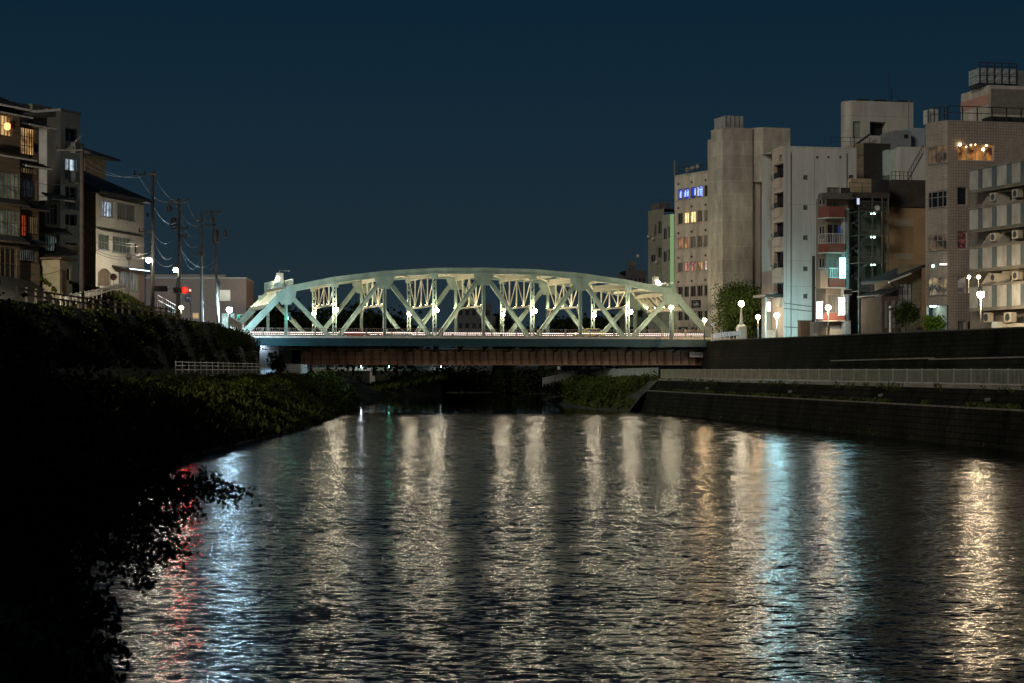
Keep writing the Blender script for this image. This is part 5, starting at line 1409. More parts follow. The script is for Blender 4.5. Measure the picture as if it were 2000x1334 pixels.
pan = [GLASS, GLASS, lit_pane("cold_blue_curtain", (.2, .28, .36), (.6, .78, .95), .8, 1.5, folds=.7), lit_pane("yellow_stair", (.35, .26, .05), (1, .75, .25), .8, .6, folds=.7), lit_pane("yellow_stair", (0, 0, 0), (0, 0, 0), 1), GLASS_G, GLASS_G, GLASS_G, GLASS_G]
for k in range(9):
    q = MB(); q.box(xg0+.02, xg1-.02, 1.15, 1.2, zl[k]+.06, zl[k+1]-.06); g = R4.part("stair_window", q, pan[k])
    q = MB(); q.box(xg0, xg1, 1.05, 1.14, zl[k]-.08, zl[k]+.06); q.build("transom", FRAME, g)
for pa, pb in ((487, 508), (541, 558)):
    q = MB(); q.tube([(xg1-.3, .98, R4.z(pa, xg1, 1)), (xg1-.3, .98, R4.z(pb, xg1, 1))], .12, 8); R4.part("strip_light", q, emitter("warm_tube", (1, .78, .42), 8.0))
q = MB(); cx0, cx1 = R4.fx(1412, 3), R4.fx(1446, 3); q.box(cx0, cx1, 2, 6, zt+.17, zt+2.2); tk = R4.part("roof_tank", q, PANELW)
q = MB()
for k in range(5): xx = cx0+(cx1-cx0)*k/4; q.box(xx-.06, xx+.06, 1.94, 1.998, zt+.17, zt+2.2)
q.build("tank_rib", GREYM, tk)
q = MB(); xm = (cx0+cx1)/2; q.tube([(xm, 3, zt+2.2), (xm, 3, zt+3.0)], .03); R4.part("roof_mast", q, DARKM)

# --- white building with balconies on its river side
R5 = Bld("white_blank_building", "white building with a wide blank wall and stacked dark balconies on its river side", "building", 226, 1531, 12.3, 7.5)
w = R5.fx(1673); d = R5.sy(1508); zt = R5.z(288.5, w*.4, 0)
vents = [R5.rect('F', xa, xb, yt, yt+9) for xa, xb in ((1569, 1578.5), (1658, 1668)) for yt in (342, 401, 459.5, 520.5, 574) if not (xa > 1600 and yt > 350)]
q = MB(); R5.wall(q, 'F', 0, w, 0, zt, vents, depth=.35); R5.part("front_wall", q, WHITEP2)
for v in vents:
    q = MB(); q.quad((v[0], .33, v[2]), (v[1], .33, v[2]), (v[1], .33, v[3]), (v[0], .33, v[3])); o = R5.part("vent_panel", q, GREYM)
    q = MB()
    for k in range(1, 5): zz = v[2]+(v[3]-v[2])*k/5; q.box(v[0]+.003, v[1]-.003, .22, .30, zz-.03, zz+.03)
    q.build("slat", GREYM, o)
for xx in (1596, 1618, 1641):
    q = MB(); q.disc((R5.fx(xx), -.02, R5.z(307, R5.fx(xx), 0)), .14, (0, 1, 0), .06, 10); R5.part("wall_port", q, DARKM)
q = MB(); xj = R5.fx(1591); q.box(xj-.02, xj+.02, -.012, -.002, 0, zt); q.box(.35, .39, -.012, -.002, 0, zt)
for py in (400, 510, 560): zz = R5.z(py, w/2, 0); q.box(.4, w, -.012, -.002, zz-.015, zz+.015)
R5.part("panel_joint", q, mat("joint_dark", (.2, .19, .17), rough=.9))
brow = [(309, 317), (320, 349), (376, 407), (434, 464), (491, 524), (552, 582)]
bops = [R5.rect('S', 1511, 1530, yt, yb) for yt, yb in brow[1:]] + [R5.rect('S', 1521, 1527, 303, 316)]
q = MB(); R5.wall(q, 'S', 0, d, 0, zt, bops, depth=1.1); R5.part("river_wall", q, mat("pinkish_render", (.42, .34, .27), rough=.9, var=.12))
bodybox(R5, w, max(d, 8), zt, WHITEP2); parapet(R5, w, d, zt, WHITEP2, .15, .12)
for k, o in enumerate(bops):
    R5.window('S', o, GLASS, DARKM, 3, 1, .07, 1.1)
    if k < 5:
        a0 = o[0]; q = MB(); q.box(-.32, -.03, o[0]+.6, o[1]-.3, o[2]-1.15, o[2]+.02); R5.part("balcony_panel", q, MATS["pinkish_render"])
        q = MB(); q.box(-.3, -.05, o[0]+1.2, o[0]+2.6, o[2]+.05, o[2]+.75); R5.part("balcony_clutter", q, DARKM)
        q = MB(); q.sphere((-.5, o[1]-.6, o[2]+.15), .36, 9, 6, sx=.4); R5.part("satellite_dish", q, GREYM)
# porch canopy and ground floor by the lamps
zz = R5.z(581, -1, 2); q = MB(); q.box(-2.3, -.05, .4, 5.0, zz, zz+.35); cn = R5.part("entrance_canopy", q, DARKM)
q = MB(); q.box(-2.2, -2.05, .6, .8, 0, zz-.002); q.build("canopy_post", PALEM, cn)
q = MB(); q.tube([(-1.4, 1.6, R5.z(607, -1, 1)), (-1.4, 1.6, R5.z(590, -1, 1))], .22, 10); R5.part("porch_light", q, emitter("porch_glow", (1, .9, .7), 9.0))
q = MB(); q.box(-1.9, -.6, 1.5, 1.7, 0, R5.z(645, -2, 1)); R5.part("porch_panel", q, MATS["warm_concrete"])
# cyan wash lamp on the corner, under its angled shade
q = MB(); zl_ = R5.z(618, 0, 0)
q.hexa([(-1.25, -2.3, zl_+.16), (3.6, -2.3, zl_+3.3), (3.6, -.35, zl_+3.3), (-1.25, -.35, zl_+.16), (-1.25, -2.3, zl_+.22), (3.6, -2.3, zl_+3.36), (3.6, -.35, zl_+3.36), (-1.25, -.35, zl_+.22)])

for zz_, sg_ in ((5.2, .25), (5.9, .35), (2.9, .15)):
    m = MB(); pts = []
    for k in range(13): f = k/12; pts.append((w*f*.75, -.10, zz_-sg_*4*f*(1-f)+.05*math.sin(9*f)))
    m.tube(pts, .035, 5, cap=False); R5.part("wall_cable", m, DARKM)
for xx in (.9, w*.86):
    m = MB(); m.tube([(xx, -.09, 0), (xx, -.09, zt-.6)], .055, 6); R5.part("drainpipe", m, MATS["grey_metal"])

# --- balcony building with red bands and a pale service column
R6 = Bld("red_band_apartments", "narrow apartment building with brick-red balcony bands and a pale pipe column", "building", 204, 1613, 12.3, 7.3)
w = R6.fx(1657); d = R6.sy(1594); zt = R6.z(385, w/2, 0)
zr = [(R6.z(425, 1.5, -1), R6.z(404, 1.5, -1)), (R6.z(493, 1.5, -1), R6.z(476, 1.5, -1)), (R6.z(561, 1.5, -1), R6.z(543.5, 1.5, -1)), (R6.z(626, 1.5, -1), R6.z(612, 1.5, -1))]
xs = R6.fx(1642)
dops = [(0.2, xs-.1, z1, z1+2.3) for z0, z1 in zr[:3]] + [(.2, xs-.1, zr[3][1]+.1, zr[3][1]+2.2), (.2, xs-.1, .5, 2.8)]
q = MB(); R6.wall(q, 'F', 0, w, 0, zt, dops, depth=.3); R6.part("front_wall", q, mat("dim_brown_wall", (.20, .165, .13), rough=.9, var=.2))
sops = [R6.rect('S', 1597, 1609, yt, yb) for yt, yb in ((380, 400), (441, 468), (504, 523))]
q = MB(); R6.wall(q, 'S', 0, d, 0, zt, sops); R6.part("river_wall", q, mat("dim_brown_wall", (0, 0, 0)))
for o in sops: R6.window('S', o, GLASS, PALEM, 2, 1, .06)
for k, o in enumerate(dops): R6.window('F', o, (GLASS_C, GLASS, GLASS_C, GLASS_C, GLASS_C)[k], FRAME, 2, 1, .07, .3, label="balcony window")
bodybox(R6, w, d, zt, DARKW)
for k, (z0, z1) in enumerate(zr):
    q = MB(); q.hexa([(-.1, -1.2, z0), (xs, -1.2, z0), (xs, -.02, z0), (-.9, -.02, z0), (-.1, -1.2, z1), (xs, -1.2, z1), (xs, -.02, z1), (-.9, -.02, z1)]); bc = R6.part("balcony", q, REDP2)
    q = MB(); q.hexa([(-.2, -1.3, z0-.1), (xs+.02, -1.3, z0-.1), (xs+.02, -.02, z0-.1), (-1.0, -.02, z0-.1), (-.2, -1.3, z0-.003), (xs+.02, -1.3, z0-.003), (xs+.02, -.02, z0-.003), (-1.0, -.02, z0-.003)]); q.build("slab_edge", PALEM, bc)
    if k < 3:
        q = MB()
        for (a, b_) in (((-.1, -1.16), (xs, -1.16)), ((-.9, -.1), (-.1, -1.16))):
            q.bar((*a, z1+1.12), (*b_, z1+1.12), .06, .06); q.bar((*a, z1+.08), (*b_, z1+.08), .04, .04)
            n = int((Vector(b_)-Vector(a)).length/.2)
            for j in range(n+1):
                f = j/n; x = a[0]+(b_[0]-a[0])*f; y = a[1]+(b_[1]-a[1])*f
                if k == 0 and j % 5: continue
                q.box(x-.02, x+.02, y-.02, y+.02, z1, z1+1.1)
        q.build("bar_railing", PALEM if k else DARKM, bc)
ac_unit(R6, 1.6, 2.6, -.9, -.45, zr[0][1]+1.3, zr[0][1]+2.2, DARKM)
q = MB(); q.box(-.9, xs+.9, -1.25, -.02, zt-.35, zt+.35); R6.part("roof_edge", q, DARKW)
q = MB(); q.box(xs+.02, w-.15, -.55, -.02, 0, R6.z(407, w, -.5)); R6.part("service_column", q, mat("pale_blue_column", (.42, .47, .46), rough=.7, var=.12))
for xx in (xs+.35, xs+.6):
    q = MB(); q.tube([(xx, -.63, 0), (xx, -.63, R6.z(410, w, -.5))], .06, 6); R6.part("drainpipe", q, GREYM)
q = MB(); q.box(xs-.75, xs-.45, -1.0, -.95, zr[1][1]+.9, zr[1][1]+2.0); R6.part("blue_cloth", q, mat("blue_cloth_fabric", (.03, .08, .5), rough=.8, var=.2))
q = MB(); q.hexa([(-1.35, -.3, R6.z(563, -1, 0)), (-.35, -1.45, R6.z(563, -1, -1)), (-.33, -1.43, R6.z(563, -1, -1)), (-1.33, -.28, R6.z(563, -1, 0)), (-1.35, -.3, R6.z(529, -1, 0)), (-.35, -1.45, R6.z(529, -1, -1)), (-.33, -1.43, R6.z(529, -1, -1)), (-1.33, -.28, R6.z(529, -1, 0))])
R6.part("ribbed_screen", q, brickmat("ribbed_panel", (.48, .44, .36), (.44, .4, .33), (.2, .18, .15), .16, 9, .03))

def lit_sign(name, label, px0, px1, pyt, pyb, Y, color, s, accent=None):
    a = at(px0, pyb, Y); b_ = at(px1, pyt, Y); o = empty(name, ((a.x+b_.x)/2, Y, a.z), TH, label, "sign")
    w_ = (b_.x-a.x)/2; h = b_.z-a.z
    q = MB(); q.box(-w_-.05, w_+.05, -.16, .16, -.08, 0); q.box(-w_-.05, w_+.05, -.16, .16, h+.001, h+.08); q.build("sign_case", PALEM, o)
    q = MB(); q.box(-w_+.02, w_-.02, -.15, .128, .001, h-.001); f = q.build("sign_face", emitter("face_"+name+str(px0), color, s), o)
    q = MB(); q.box(w_*.4, w_*.9+.4, -.05, .0, h*.3, h*.33); q.box(w_*.4, w_*.9+.4, -.05, .0, h*.7, h*.73); q.build("wall_bracket", DARKM, o)
    if accent:
        q = MB(); q.box(-w_+.12, w_-.12, -.162, -.157, h*.07, h*.15)
        q.build("lettering", accent, f)
    return o
lit_sign("upright_sign", "tall glowing cyan white upright sign, upper of the two on the pale column", 1640, 1651, 504, 543, 201.5, (.30, .95, 1), 11, emitter("cyan_letter", (.1, .7, .65), 1.0))
lit_sign("upright_sign", "glowing white upright sign with blue bars at its foot, lower on the pale column", 1638, 1649.5, 582, 615, 201, (.62, .80, 1), 9, emitter("blue_letter", (.05, .08, .5), .8))
lit_sign("box_sign", "glowing bluish white box sign at the corner left of the street lamp", 1595, 1606, 590, 622, 203, (.70, .84, 1), 7.0)
lit_sign("hanging_sign", "small dark hanging sign right of the pale column", 1648.5, 1663, 566, 575, 201, (.05, .045, .04), .3)

# --- building with external steel stairs
R7 = Bld("fire_escape_building", "dark building fronted by external steel stairs and landings, green-lit from the signs", "building", 208, 1657, 12.3, 7.3)
w = R7.fx(1720); zt = R7.z(385, w/2, 0)
fo = []
for k, (yt, yb) in enumerate(((425, 448), (480, 500), (520, 545))):
    fo.append(R7.rect('F', 1664, 1678, yt, yb)); fo.append(R7.rect('F', 1690, 1712, yt, yb))
q = MB(); R7.wall(q, 'F', 0, w, 0, zt, fo); R7.part("front_wall", q, mat("green_grey_wall", (.13, .135, .11), rough=.9, var=.3)); bodybox(R7, w, 9, zt, DARKW)
for k, o in enumerate(fo): R7.window('F', o, GLASS_G if k % 2 else GLASS, DARKM, 2, 1, .06)
ztop = R7.z(350, w/2, -.5)
q = MB(); q.box(-.1, w*.62, -1.0, .0, zt+.3, ztop); R7.part("top_storey", q, mat("beige_top", (.34, .27, .17), rough=.9, var=.2))
q = MB(); q.box(-1.0, w, -2.6, -.02, zt-.35, zt+.28); R7.part("top_slab", q, DARKCLAD)
q = MB(); q.box(w*.62, w+.3, -1.5, 6, zt+.3, ztop-.1); R7.part("roof_shed", q, DARKCLAD)
q = MB()
for k in range(22): x = w*.45+(w*.55)*k/21; q.box(x-.025, x+.025, -2.5, -2.45, zt+.29, zt+2.3)
q.bar((w*.45, -2.47, zt+1.8), (w, -2.47, zt+2.35), .06, .06); R7.part("roof_fence_grille", q, DARKM)
roof_rail(R7, -.9, w*.45, -2.5, zt+.29, 1.1)
STEEL = mat("painted_steel", (.11, .115, .10), rough=.5, var=.25, metal=.2)
lv = [R7.z(p, w/2, -2) for p in (568, 513, 459, 413)]
for k, zz in enumerate(lv):
    q = MB(); q.box(.1, w-.2, -2.6, -.05, zz-.12, zz); ld = R7.part("stair_landing", q, STEEL)
    q = MB()
    for hz in (.5, 1.1): q.box(.1, w-.2, -2.62, -2.57, zz+hz-.03, zz+hz+.03)
    for j in range(19): x = .12+(w-.35)*j/18; q.box(x-.02, x+.02, -2.61, -2.58, zz, zz+1.1)
    q.build("landing_grille", STEEL, ld)
    if k < 3:
        z1 = lv[k+1]
        for sgn_, y_ in ((1, -2.3), (-1, -1.2)):
            zm = (zz+z1)/2; xa, xb = (w*.42, w*.05)
            za, zb2 = (zz, zm) if sgn_ > 0 else (zm, z1)
            pa = Vector((xa if sgn_ > 0 else xb, y_, za)); pb = Vector((xb if sgn_ > 0 else xa, y_, zb2-.12))
            q = MB(); q.bar(pa, pb, .06, .28); q.bar(pa+Vector((0, .8, 0)), pb+Vector((0, .8, 0)), .06, .28)
            for j in range(9): p = pa.lerp(pb, (j+.5)/9); q.box(p.x-.14, p.x+.14, p.y+.03, p.y+.77, p.z+.02, p.z+.06)
            q.bar(pa+Vector((0, 0, 1)), pb+Vector((0, 0, 1)), .05, .05)
            for j in range(8): p = pa.lerp(pb, (j+.5)/8); q.box(p.x-.018, p.x+.018, y_-.02, y_+.02, p.z, p.z+1)
            R7.part("stair_flight", q, STEEL)
        q = MB(); q.box(w*.5, w*.5+.5, -1.9, -1.75, z1-.3, z1-.2); R7.part("landing_light", q, emitter("green_white_tube", (.62, 1, .80), 16.0))
for x in (.15, w*.45, w*.75, w-.25):
    q = MB(); q.box(x-.07, x+.07, -2.72, -2.625, 0, zt-.36); R7.part("stair_column", q, STEEL)
q = MB(); x_ = R7.fx(1676, -2.7); q.box(x_-.15, x_+.15, -2.75, -2.7, R7.z(400, 2, -2.7), R7.z(388, 2, -2.7)); R7.part("small_window_light", q, emitter("white_blue_pane", (.7, .8, 1), .9))
q = MB(); x_ = R7.fx(1713, -2.8); q.disc((x_, -2.85, R7.z(407, 4, -2.8)), .32, (0, 1, 0), .1, 14); R7.part("wall_dish", q, PALEM)
# ground floor clutter: shop front, units
q = MB(); q.box(w*.42, w+.6, -3.0, -2.75, 0, R7.z(625, w, -3)); R7.part("shop_wall", q, mat("ochre_wall", (.50, .36, .18), rough=.9, var=.12))
q = MB(); q.box(w*.46, w+.8, -4.0, -2.7, R7.z(613, w, -3), R7.z(609, w, -3)); R7.part("shop_roof", q, DARKM)
q = MB(); q.box(w*.46, w*1.0, -2.74, -2.73, R7.z(598, w, -3), R7.z(570, w, -3)); R7.part("upper_panel", q, MATS["beige_top"])
for k in range(2): ac_unit(R7, w*.52+k*1.5, w*.52+k*1.5+1.2, -3.5, -3.02, R7.z(608, w, -3), R7.z(594, w, -3), GREYM)

# --- tan building
R8 = Bld("tan_building", "plain tan rendered building with two pale blind windows, right of the steel stairs", "building", 210, 1721, 12.3, 7.2)
w = R8.fx(1812); zt = R8.z(404, w*.4, 0)
q = MB(); q.box(0, w, 0, 10, 0, zt); R8.part("wall", q, TAN)
for yt, yb in ((427, 441.5), (495, 507)):
    o = R8.rect('F', 1747, 1784, yt, yb); q = MB(); q.box(o[0], o[1], -.06, -.003, o[2], o[3]); R8.part("blind_window", q, mat("pale_blind", (.34, .28, .20), rough=.9, var=.1))
o = R8.rect('F', 1747, 1784, 443, 494); q = MB(); q.box(o[0], o[1], -.012, -.002, o[2], o[3]); R8.part("infill_panel", q, mat("darker_tan", (.30, .185, .09), rough=.9, var=.12))
q = MB(); q.box(-.1, w, -.25, 10, zt+.002, zt+.2); R8.part("roof_edge", q, DARKCLAD)
q = MB(); x0 = R8.fx(1742); zr_ = R8.z(351, w*.6, .5); q.hexa([(x0-1.2, .3, zt+.21), (w, .3, zt+.21), (w, 8, zt+.21), (x0-1.2, 8, zt+.21), (x0+.4, .6, zr_), (w, .6, zr_), (w, 8, zr_), (x0+.4, 8, zr_)]); R8.part("roof_storey", q, DARKCLAD)
roof_rail(R8, x0+.4, x0+3.0, .9, zr_, 1.0, step=.5)
q = MB(); a, b_ = (R8.fx(1780), .8, zr_), (R8.fx(1809), .8, zr_+3.2); q.bar(a, b_, .06, .10); q.bar((a[0], .8, zr_+1), (b_[0], .8, zr_+4.2), .06, .06)
for k in range(10): f = k/9; x = a[0]+(b_[0]-a[0])*f; q.box(x-.02, x+.02, .78, .82, zr_+3.2*f, zr_+3.2*f+1)
R8.part("roof_stair", q, DARKM)

# --- tall block behind
R9 = Bld("rear_white_block", "tall pale block with one black square opening, rising behind the white blank building", "building", 262, 1653, 12.3, 7)
w = R9.fx(1784); zt = R9.z(198, w*.5, 0)
op = R9.rect('F', 1699, 1731, 238, 265); dr = R9.rect('F', 1666, 1682, 237, 270)
q = MB(); R9.wall(q, 'F', .9, w, 0, zt, [op, dr], depth=1.5)
for k in range(8):
    f0 = math.pi/2*k/8; f1 = math.pi/2*(k+1)/8; r_ = .9
    q.quad((r_-r_*math.sin(f0), r_-r_*math.cos(f0), 0), (r_-r_*math.sin(f1), r_-r_*math.cos(f1), 0), (r_-r_*math.sin(f1), r_-r_*math.cos(f1), zt), (r_-r_*math.sin(f0), r_-r_*math.cos(f0), zt))
q.quad((0, .9, 0), (0, 2, 0), (0, 2, zt), (0, .9, zt)); R9.part("wall", q, brickmat("pale_large_panels", (.44, .42, .36), (.42, .40, .345), (.28, .27, .23), 6.0, 2.2, .03, .85, var=.25))
bodybox(R9, w, 2, zt, WHITEP2)
q = MB(); q.quad((op[0], 1.4, op[2]), (op[1], 1.4, op[2]), (op[1], 1.4, op[3]), (op[0], 1.4, op[3])); R9.part("opening_back", q, BLACK)
q = MB(); q.quad((dr[0], .3, dr[2]), (dr[1], .3, dr[2]), (dr[1], .3, dr[3]), (dr[0], .3, dr[3])); R9.part("roof_door", q, mat("green_grey_door", (.22, .24, .19), rough=.7))
roof_rail(R9, -3, 3.2, -1.5, R9.z(288, 0, 0), 1.3); q = MB(); q.bar((.5, -1.5, R9.z(288, 0, 0)), (3.2, -1.5, R9.z(262, 0, 0)), .08, .3); R9.part("roof_steps", q, DARKM)
for xx, top, rr in ((1739, 140, .05), (1744, 172, .09)):
    q = MB(); x = R9.fx(xx); q.tube([(x, .5, zt), (x, .5, R9.z(top, x, .5))], rr, 6); R9.part("antenna", q, DARKM)
for xx in (1690, 1724, 1768): q = MB(); x = R9.fx(xx); q.box(x-.8, x+.8, .4, 1.4, zt, zt+.35); R9.part("roof_unit", q, DARKM)

R10 = Bld("dark_penthouse", "dark brown cube-like rooftop block below the black square opening", "building", 238, 1688, 12.3, 7)
w = R10.fx(1741); zt = R10.z(280, w/2, 0)
q = MB(); q.box(0, w, 0, 8, 0, zt); R10.part("wall", q, mat("very_dark_brown", (.03, .026, .02), rough=.9, var=.25))
q = MB(); q.box(-1.1, -.01, .2, 6, 0, zt-.1); R10.part("side_annex", q, mat("beige_annex", (.24, .20, .13), rough=.9, var=.2))
q = MB(); q.box(-1.4, -1.3, .1, .2, zt-4, zt+1.0); q.bar((-3.0, .15, zt-1.6), (.2, .15, zt-1.6), .05, .05); q.bar((-2.2, .15, zt-1.9), (-.6, .15, zt-1.9), .05, .05); R10.part("antenna", q, DARKM)
R10b = Bld("white_stepped_block", "white stepped block between the dark penthouse and the tiled corner building", "building", 236, 1758, 12.3, 7)
w = R10b.fx(1812); zt = R10b.z(287, w/2, 0)
q = MB(); q.box(0, w, 0, 8, 0, zt); R10b.part("wall", q, WHITEP2)
q = MB(); q.box(-1.2, -.01, 1.5, 6, 0, R10b.z(292, 0, 1)); R10b.part("side_wall", q, mat("green_lit_wall", (.42, .50, .44), rough=.8, var=.1))  # green light on this slice is put into the wall colour
q = MB(); x1 = R10b.fx(1789); z2 = R10b.z(255, x1/2, 1.5); q.box(-.1, x1, 1.5, 6, zt+.01, z2); R10b.part("upper_storey", q, mat("grey_storey", (.20, .21, .215), rough=.8, var=.2))
q = MB(); q.box(x1*.55, x1*.8, 1.44, 1.498, z2-1.0, z2-.5); R10b.part("small_window", q, BLACK)
q = MB(); q.box(R10b.fx(1794), w+1, 3, 7, zt+.01, R10b.z(250, w, 3)); R10b.part("rear_storey", q, mat("blue_grey_storey", (.30, .34, .36), rough=.8, var=.1))
q = MB(); x = R10b.fx(1797); q.tube([(x, 3.5, R10b.z(250, w, 3)), (x, 3.5, R10b.z(195, w, 3))], .06, 6); R10b.part("antenna", q, GREYM)

# --- little old house
R11 = Bld("little_tiled_house", "little old two-storey house with a lean tiled roof squeezed beside the tiled corner building", "house", 193, 1753, 12.3, 7.3)
w = R11.fx(1800); zw = R11.z(545, w/2, 0)
wo = R11.rect('F', 1754.5, 1782, 553, 596)
q = MB(); R11.wall(q, 'F', 0, w, 0, zw+1.6, [wo]); q.quad((0, 0, 0), (0, 6, 0), (0, 6, zw), (0, 0, zw)); q.quad((w, 0, 0), (w, 6, 0), (w, 6, zw+1.6), (w, 0, zw+1.6)); R11.part("wall", q, mat("olive_plaster", (.17, .15, .10), rough=.9, var=.25))
R11.window('F', wo, lit_pane("pale_curtains", (.02, .018, .014), (.24, .22, .18), .65, 1.0, folds=.9), DARKM, 3, 2, .08, label="wide window with pale curtains")
xa, xb = R11.fx(1734, -1), R11.fx(1806, -.4); z0, z1 = R11.z(549, xa, -1), R11.z(519, xb, -.4)
q = MB(); q.hexa([(xa, -1.3, z0-.1), (xb, -1.3, z1-.1), (xb, 6, z1-.1), (xa, 6, z0-.1), (xa, -1.3, z0+.1), (xb, -1.3, z1+.1), (xb, 6, z1+.25), (xa, 6, z0+.25)]); rf = R11.part("roof", q, TILE)
q = MB(); xm = xa+(xb-xa)*.55; zm = z0+(z1-z0)*.55; q.bar((xa-.05, -1.38, z0-.12), (xm, -1.38, zm-.12), .14, .16); q.build("gutter", PALEM, rf)
q = MB(); q.tube([(xa+.2, -1.3, z0-.2), (0, -.1, z0-.9), (0, -.1, 0)], .05, 6); R11.part("drainpipe", q, DARKM)
xa2 = R11.fx(1722, -.5); zb2 = R11.z(576, xa2, -.5)
q = MB(); q.box(xa2, -.05, -.5, 5, 0, zb2-.15); an = R11.part("annex", q, mat("dark_board", (.07, .055, .04), rough=.9, var=.3))
q = MB(); q.hexa([(xa2-.5, -1.0, zb2-.1), (.25, -1.0, zb2+.75), (.25, 5, zb2+.75), (xa2-.5, 5, zb2-.1), (xa2-.5, -1.0, zb2+.05), (.25, -1.0, zb2+.9), (.25, 5, zb2+.9), (xa2-.5, 5, zb2+.05)]); R11.part("annex_roof", q, TILE)
for k in range(3): x = xa2+.35+k*.75; q = MB(); q.box(x, x+.4, -.55, -.502, 2.2, zb2-.6); R11.part("annex_window", q, GLASS_C)
q = MB(); z_ = R11.z(634, 1, -2); q.box(R11.fx(1761, -2.2), R11.fx(1800, -2.2), -2.4, -2.0, 0, R11.z(640, 1, -2)); R11.part("planter_wall", q, CAPM)

# --- tiled corner building with the restaurant window
R12 = Bld("tiled_corner_building", "tall tiled corner building with a rounded left side and an orange restaurant window", "building", 187, 1852, 12.3, 7.2)
w = R12.fx(2080); zt = R12.z(234.5, 0, 0)
fo = [R12.rect('F', 1871, 1942, 281, 314), R12.rect('F', 1870, 1890, 365, 401), R12.rect('F', 1870, 1890, 452, 487), R12.rect('F', 1870, 1888, 540, 573), R12.rect('F', 1871, 1886, 627, 652), R12.rect('F', 1890.5, 1916, 627, 652)]
q = MB(); R12.wall(q, 'F', 0, w, 0, zt, fo, depth=.35); R12.part("front_wall", q, TILEG)
# rounded side: quarter-like arc built as strips from the corner back towards the left
NA = 9; pts = []
Lx, Ly = R12.fx(1807.5, 3.2), 3.2
for k in range(NA+1):
    f = k/NA; a = math.pi/2*f*.72
    pts.append((Lx*math.sin(a)/math.sin(math.pi/2*.72), Ly*(1-math.cos(a))/(1-math.cos(math.pi/2*.72))))
rows12 = [(285, 319), (373, 405), (458, 489), (541, 576)]
zr12 = [(R12.z(b_, Lx*.5, 1), R12.z(t_, Lx*.5, 1)) for t_, b_ in rows12]
zg = R12.z(596, Lx*.5, 1)
q = MB()
lev = [zg] + [v for r_ in reversed(zr12) for v in r_] + [zt]
for k in range(NA):
    a, b_ = pts[k], pts[k+1]
    for j in range(len(lev)-1):
        if j % 2 == 1 and 1 <= k < NA-1: continue
        q.quad((*a, lev[j]), (*b_, lev[j]), (*b_, lev[j+1]), (*a, lev[j+1]))
q.quad((*pts[-1], zg), (pts[-1][0]+4, 9, zg), (pts[-1][0]+4, 9, zt), (*pts[-1], zt))
R12.part("rounded_wall", q, TILEB)
pn = [lit_pane("dim_room_top", (.03, .02, .012), (.35, .20, .10), .6, 1.2), GLASS, lit_pane("lamps_room", (.02, .014, .01), (.45, .28, .15), .55, 1.1, folds=.5, thr=(.42, .8)), lit_pane("cluttered_room", (.03, .03, .035), (.95, .70, .32), .8, 1.2, folds=.4, thr=(.42, .8))]
inn = [(x*.985+.08, y+.18) for x, y in pts]
for r_, (z0, z1) in enumerate(zr12):
    f_ = MB(); g = MB()
    for k in range(1, NA-1):
        a, b_ = inn[k], inn[k+1]
        g.quad((*a, z0), (*b_, z0), (*b_, z1), (*a, z1))
    for k in range(1, NA):
        a = inn[k]
        if k in (1, 3, 5, 7, NA-1): f_.bar((a[0], a[1]-.07, z0), (a[0], a[1]-.07, z1), .07, .07)
    for zz in (z0+.05, z1-.05, z0+(z1-z0)*.62):
        for k in range(1, NA-1): f_.bar((inn[k][0], inn[k][1]-.07, zz), (inn[k+1][0], inn[k+1][1]-.07, zz), .06, .06)
    o = f_.build("window", FRAME, R12.root); g.build("pane", pn[r_], o)
    s_ = MB()
    for k in range(1, NA-1): s_.bar((pts[k][0], pts[k][1]-.06, z0-.06), (pts[k+1][0], pts[k+1][1]-.06, z0-.06), .22, .09)
    s_.build("sill", CAPM, o)
q = MB(); q.poly([(p[0], p[1], zg) for p in pts]+[(0, 4, zg)]); q.poly([(p[0], p[1], zt) for p in pts]+[(w, 0, zt), (w, 9, zt), (Lx+4, 9, zt)]); R12.part("soffit", q, PALEM)
q = MB(); q.quad((Lx+.3, 3.6, 0), (-.5, 3.6, 0), (-.5, 3.6, zg), (Lx+.3, 3.6, zg)); q.quad((-.02, .3, 0), (-.02, 3.6, 0), (-.02, 3.6, zg), (-.02, .3, zg)); R12.part("niche_wall", q, mat("mint_white", (.6, .68, .62), rough=.7, var=.06))
q = MB(); q.box(Lx*.9, -.3, 2.2, 2.4, zg-.14, zg-.02); R12.part("niche_light", q, emitter("niche_tube", (.80, 1, .88), 11.0))
pl12 = [BARP, GLASS, lit_pane("red_lantern_room", (.015, .01, .008), (.25, .05, .04), .8, 2.5, thr=(.5, .8)), lit_pane("grey_room", (.04, .035, .03), (.25, .22, .18), .7, 1.2), GLASS_C, GLASS]
for k, o in enumerate(fo): R12.window('F', o, pl12[k], mat("pale_window_frame", (.45, .40, .33), rough=.5, var=.1), (4, 1, 1, 1, 1, 2)[k], 1, .09, .35, label="restaurant window glowing orange" if k == 0 else None)
o = fo[0]
for f, zf, s_ in ((.04, .92, .26), (.72, .70, .26), (.80, .93, .18), (.38, .94, .14), (.5, .97, .12), (.25, .82, .12)):
    q = MB(); q.sphere((o[0]+(o[1]-o[0])*f, .2 if f > .1 else -.15, o[2]+(o[3]-o[2])*zf), s_*.6, 8, 6); R12.part("window_lamp", q, emitter("restaurant_bulb", (1, .72, .40), 14.0))
q = MB()
for f0, f1, g0, g1 in ((.10, .2, 0, .5), (.30, .36, .0, .75), (.44, .66, .05, .62), (.60, .68, 0, .85), (.78, .86, 0, .30)): q.box(o[0]+(o[1]-o[0])*f0, o[0]+(o[1]-o[0])*f1, .295, .305, o[2]+(o[3]-o[2])*g0, o[2]+(o[3]-o[2])*g1)
R12.part("interior_silhouette", q, BLACK)
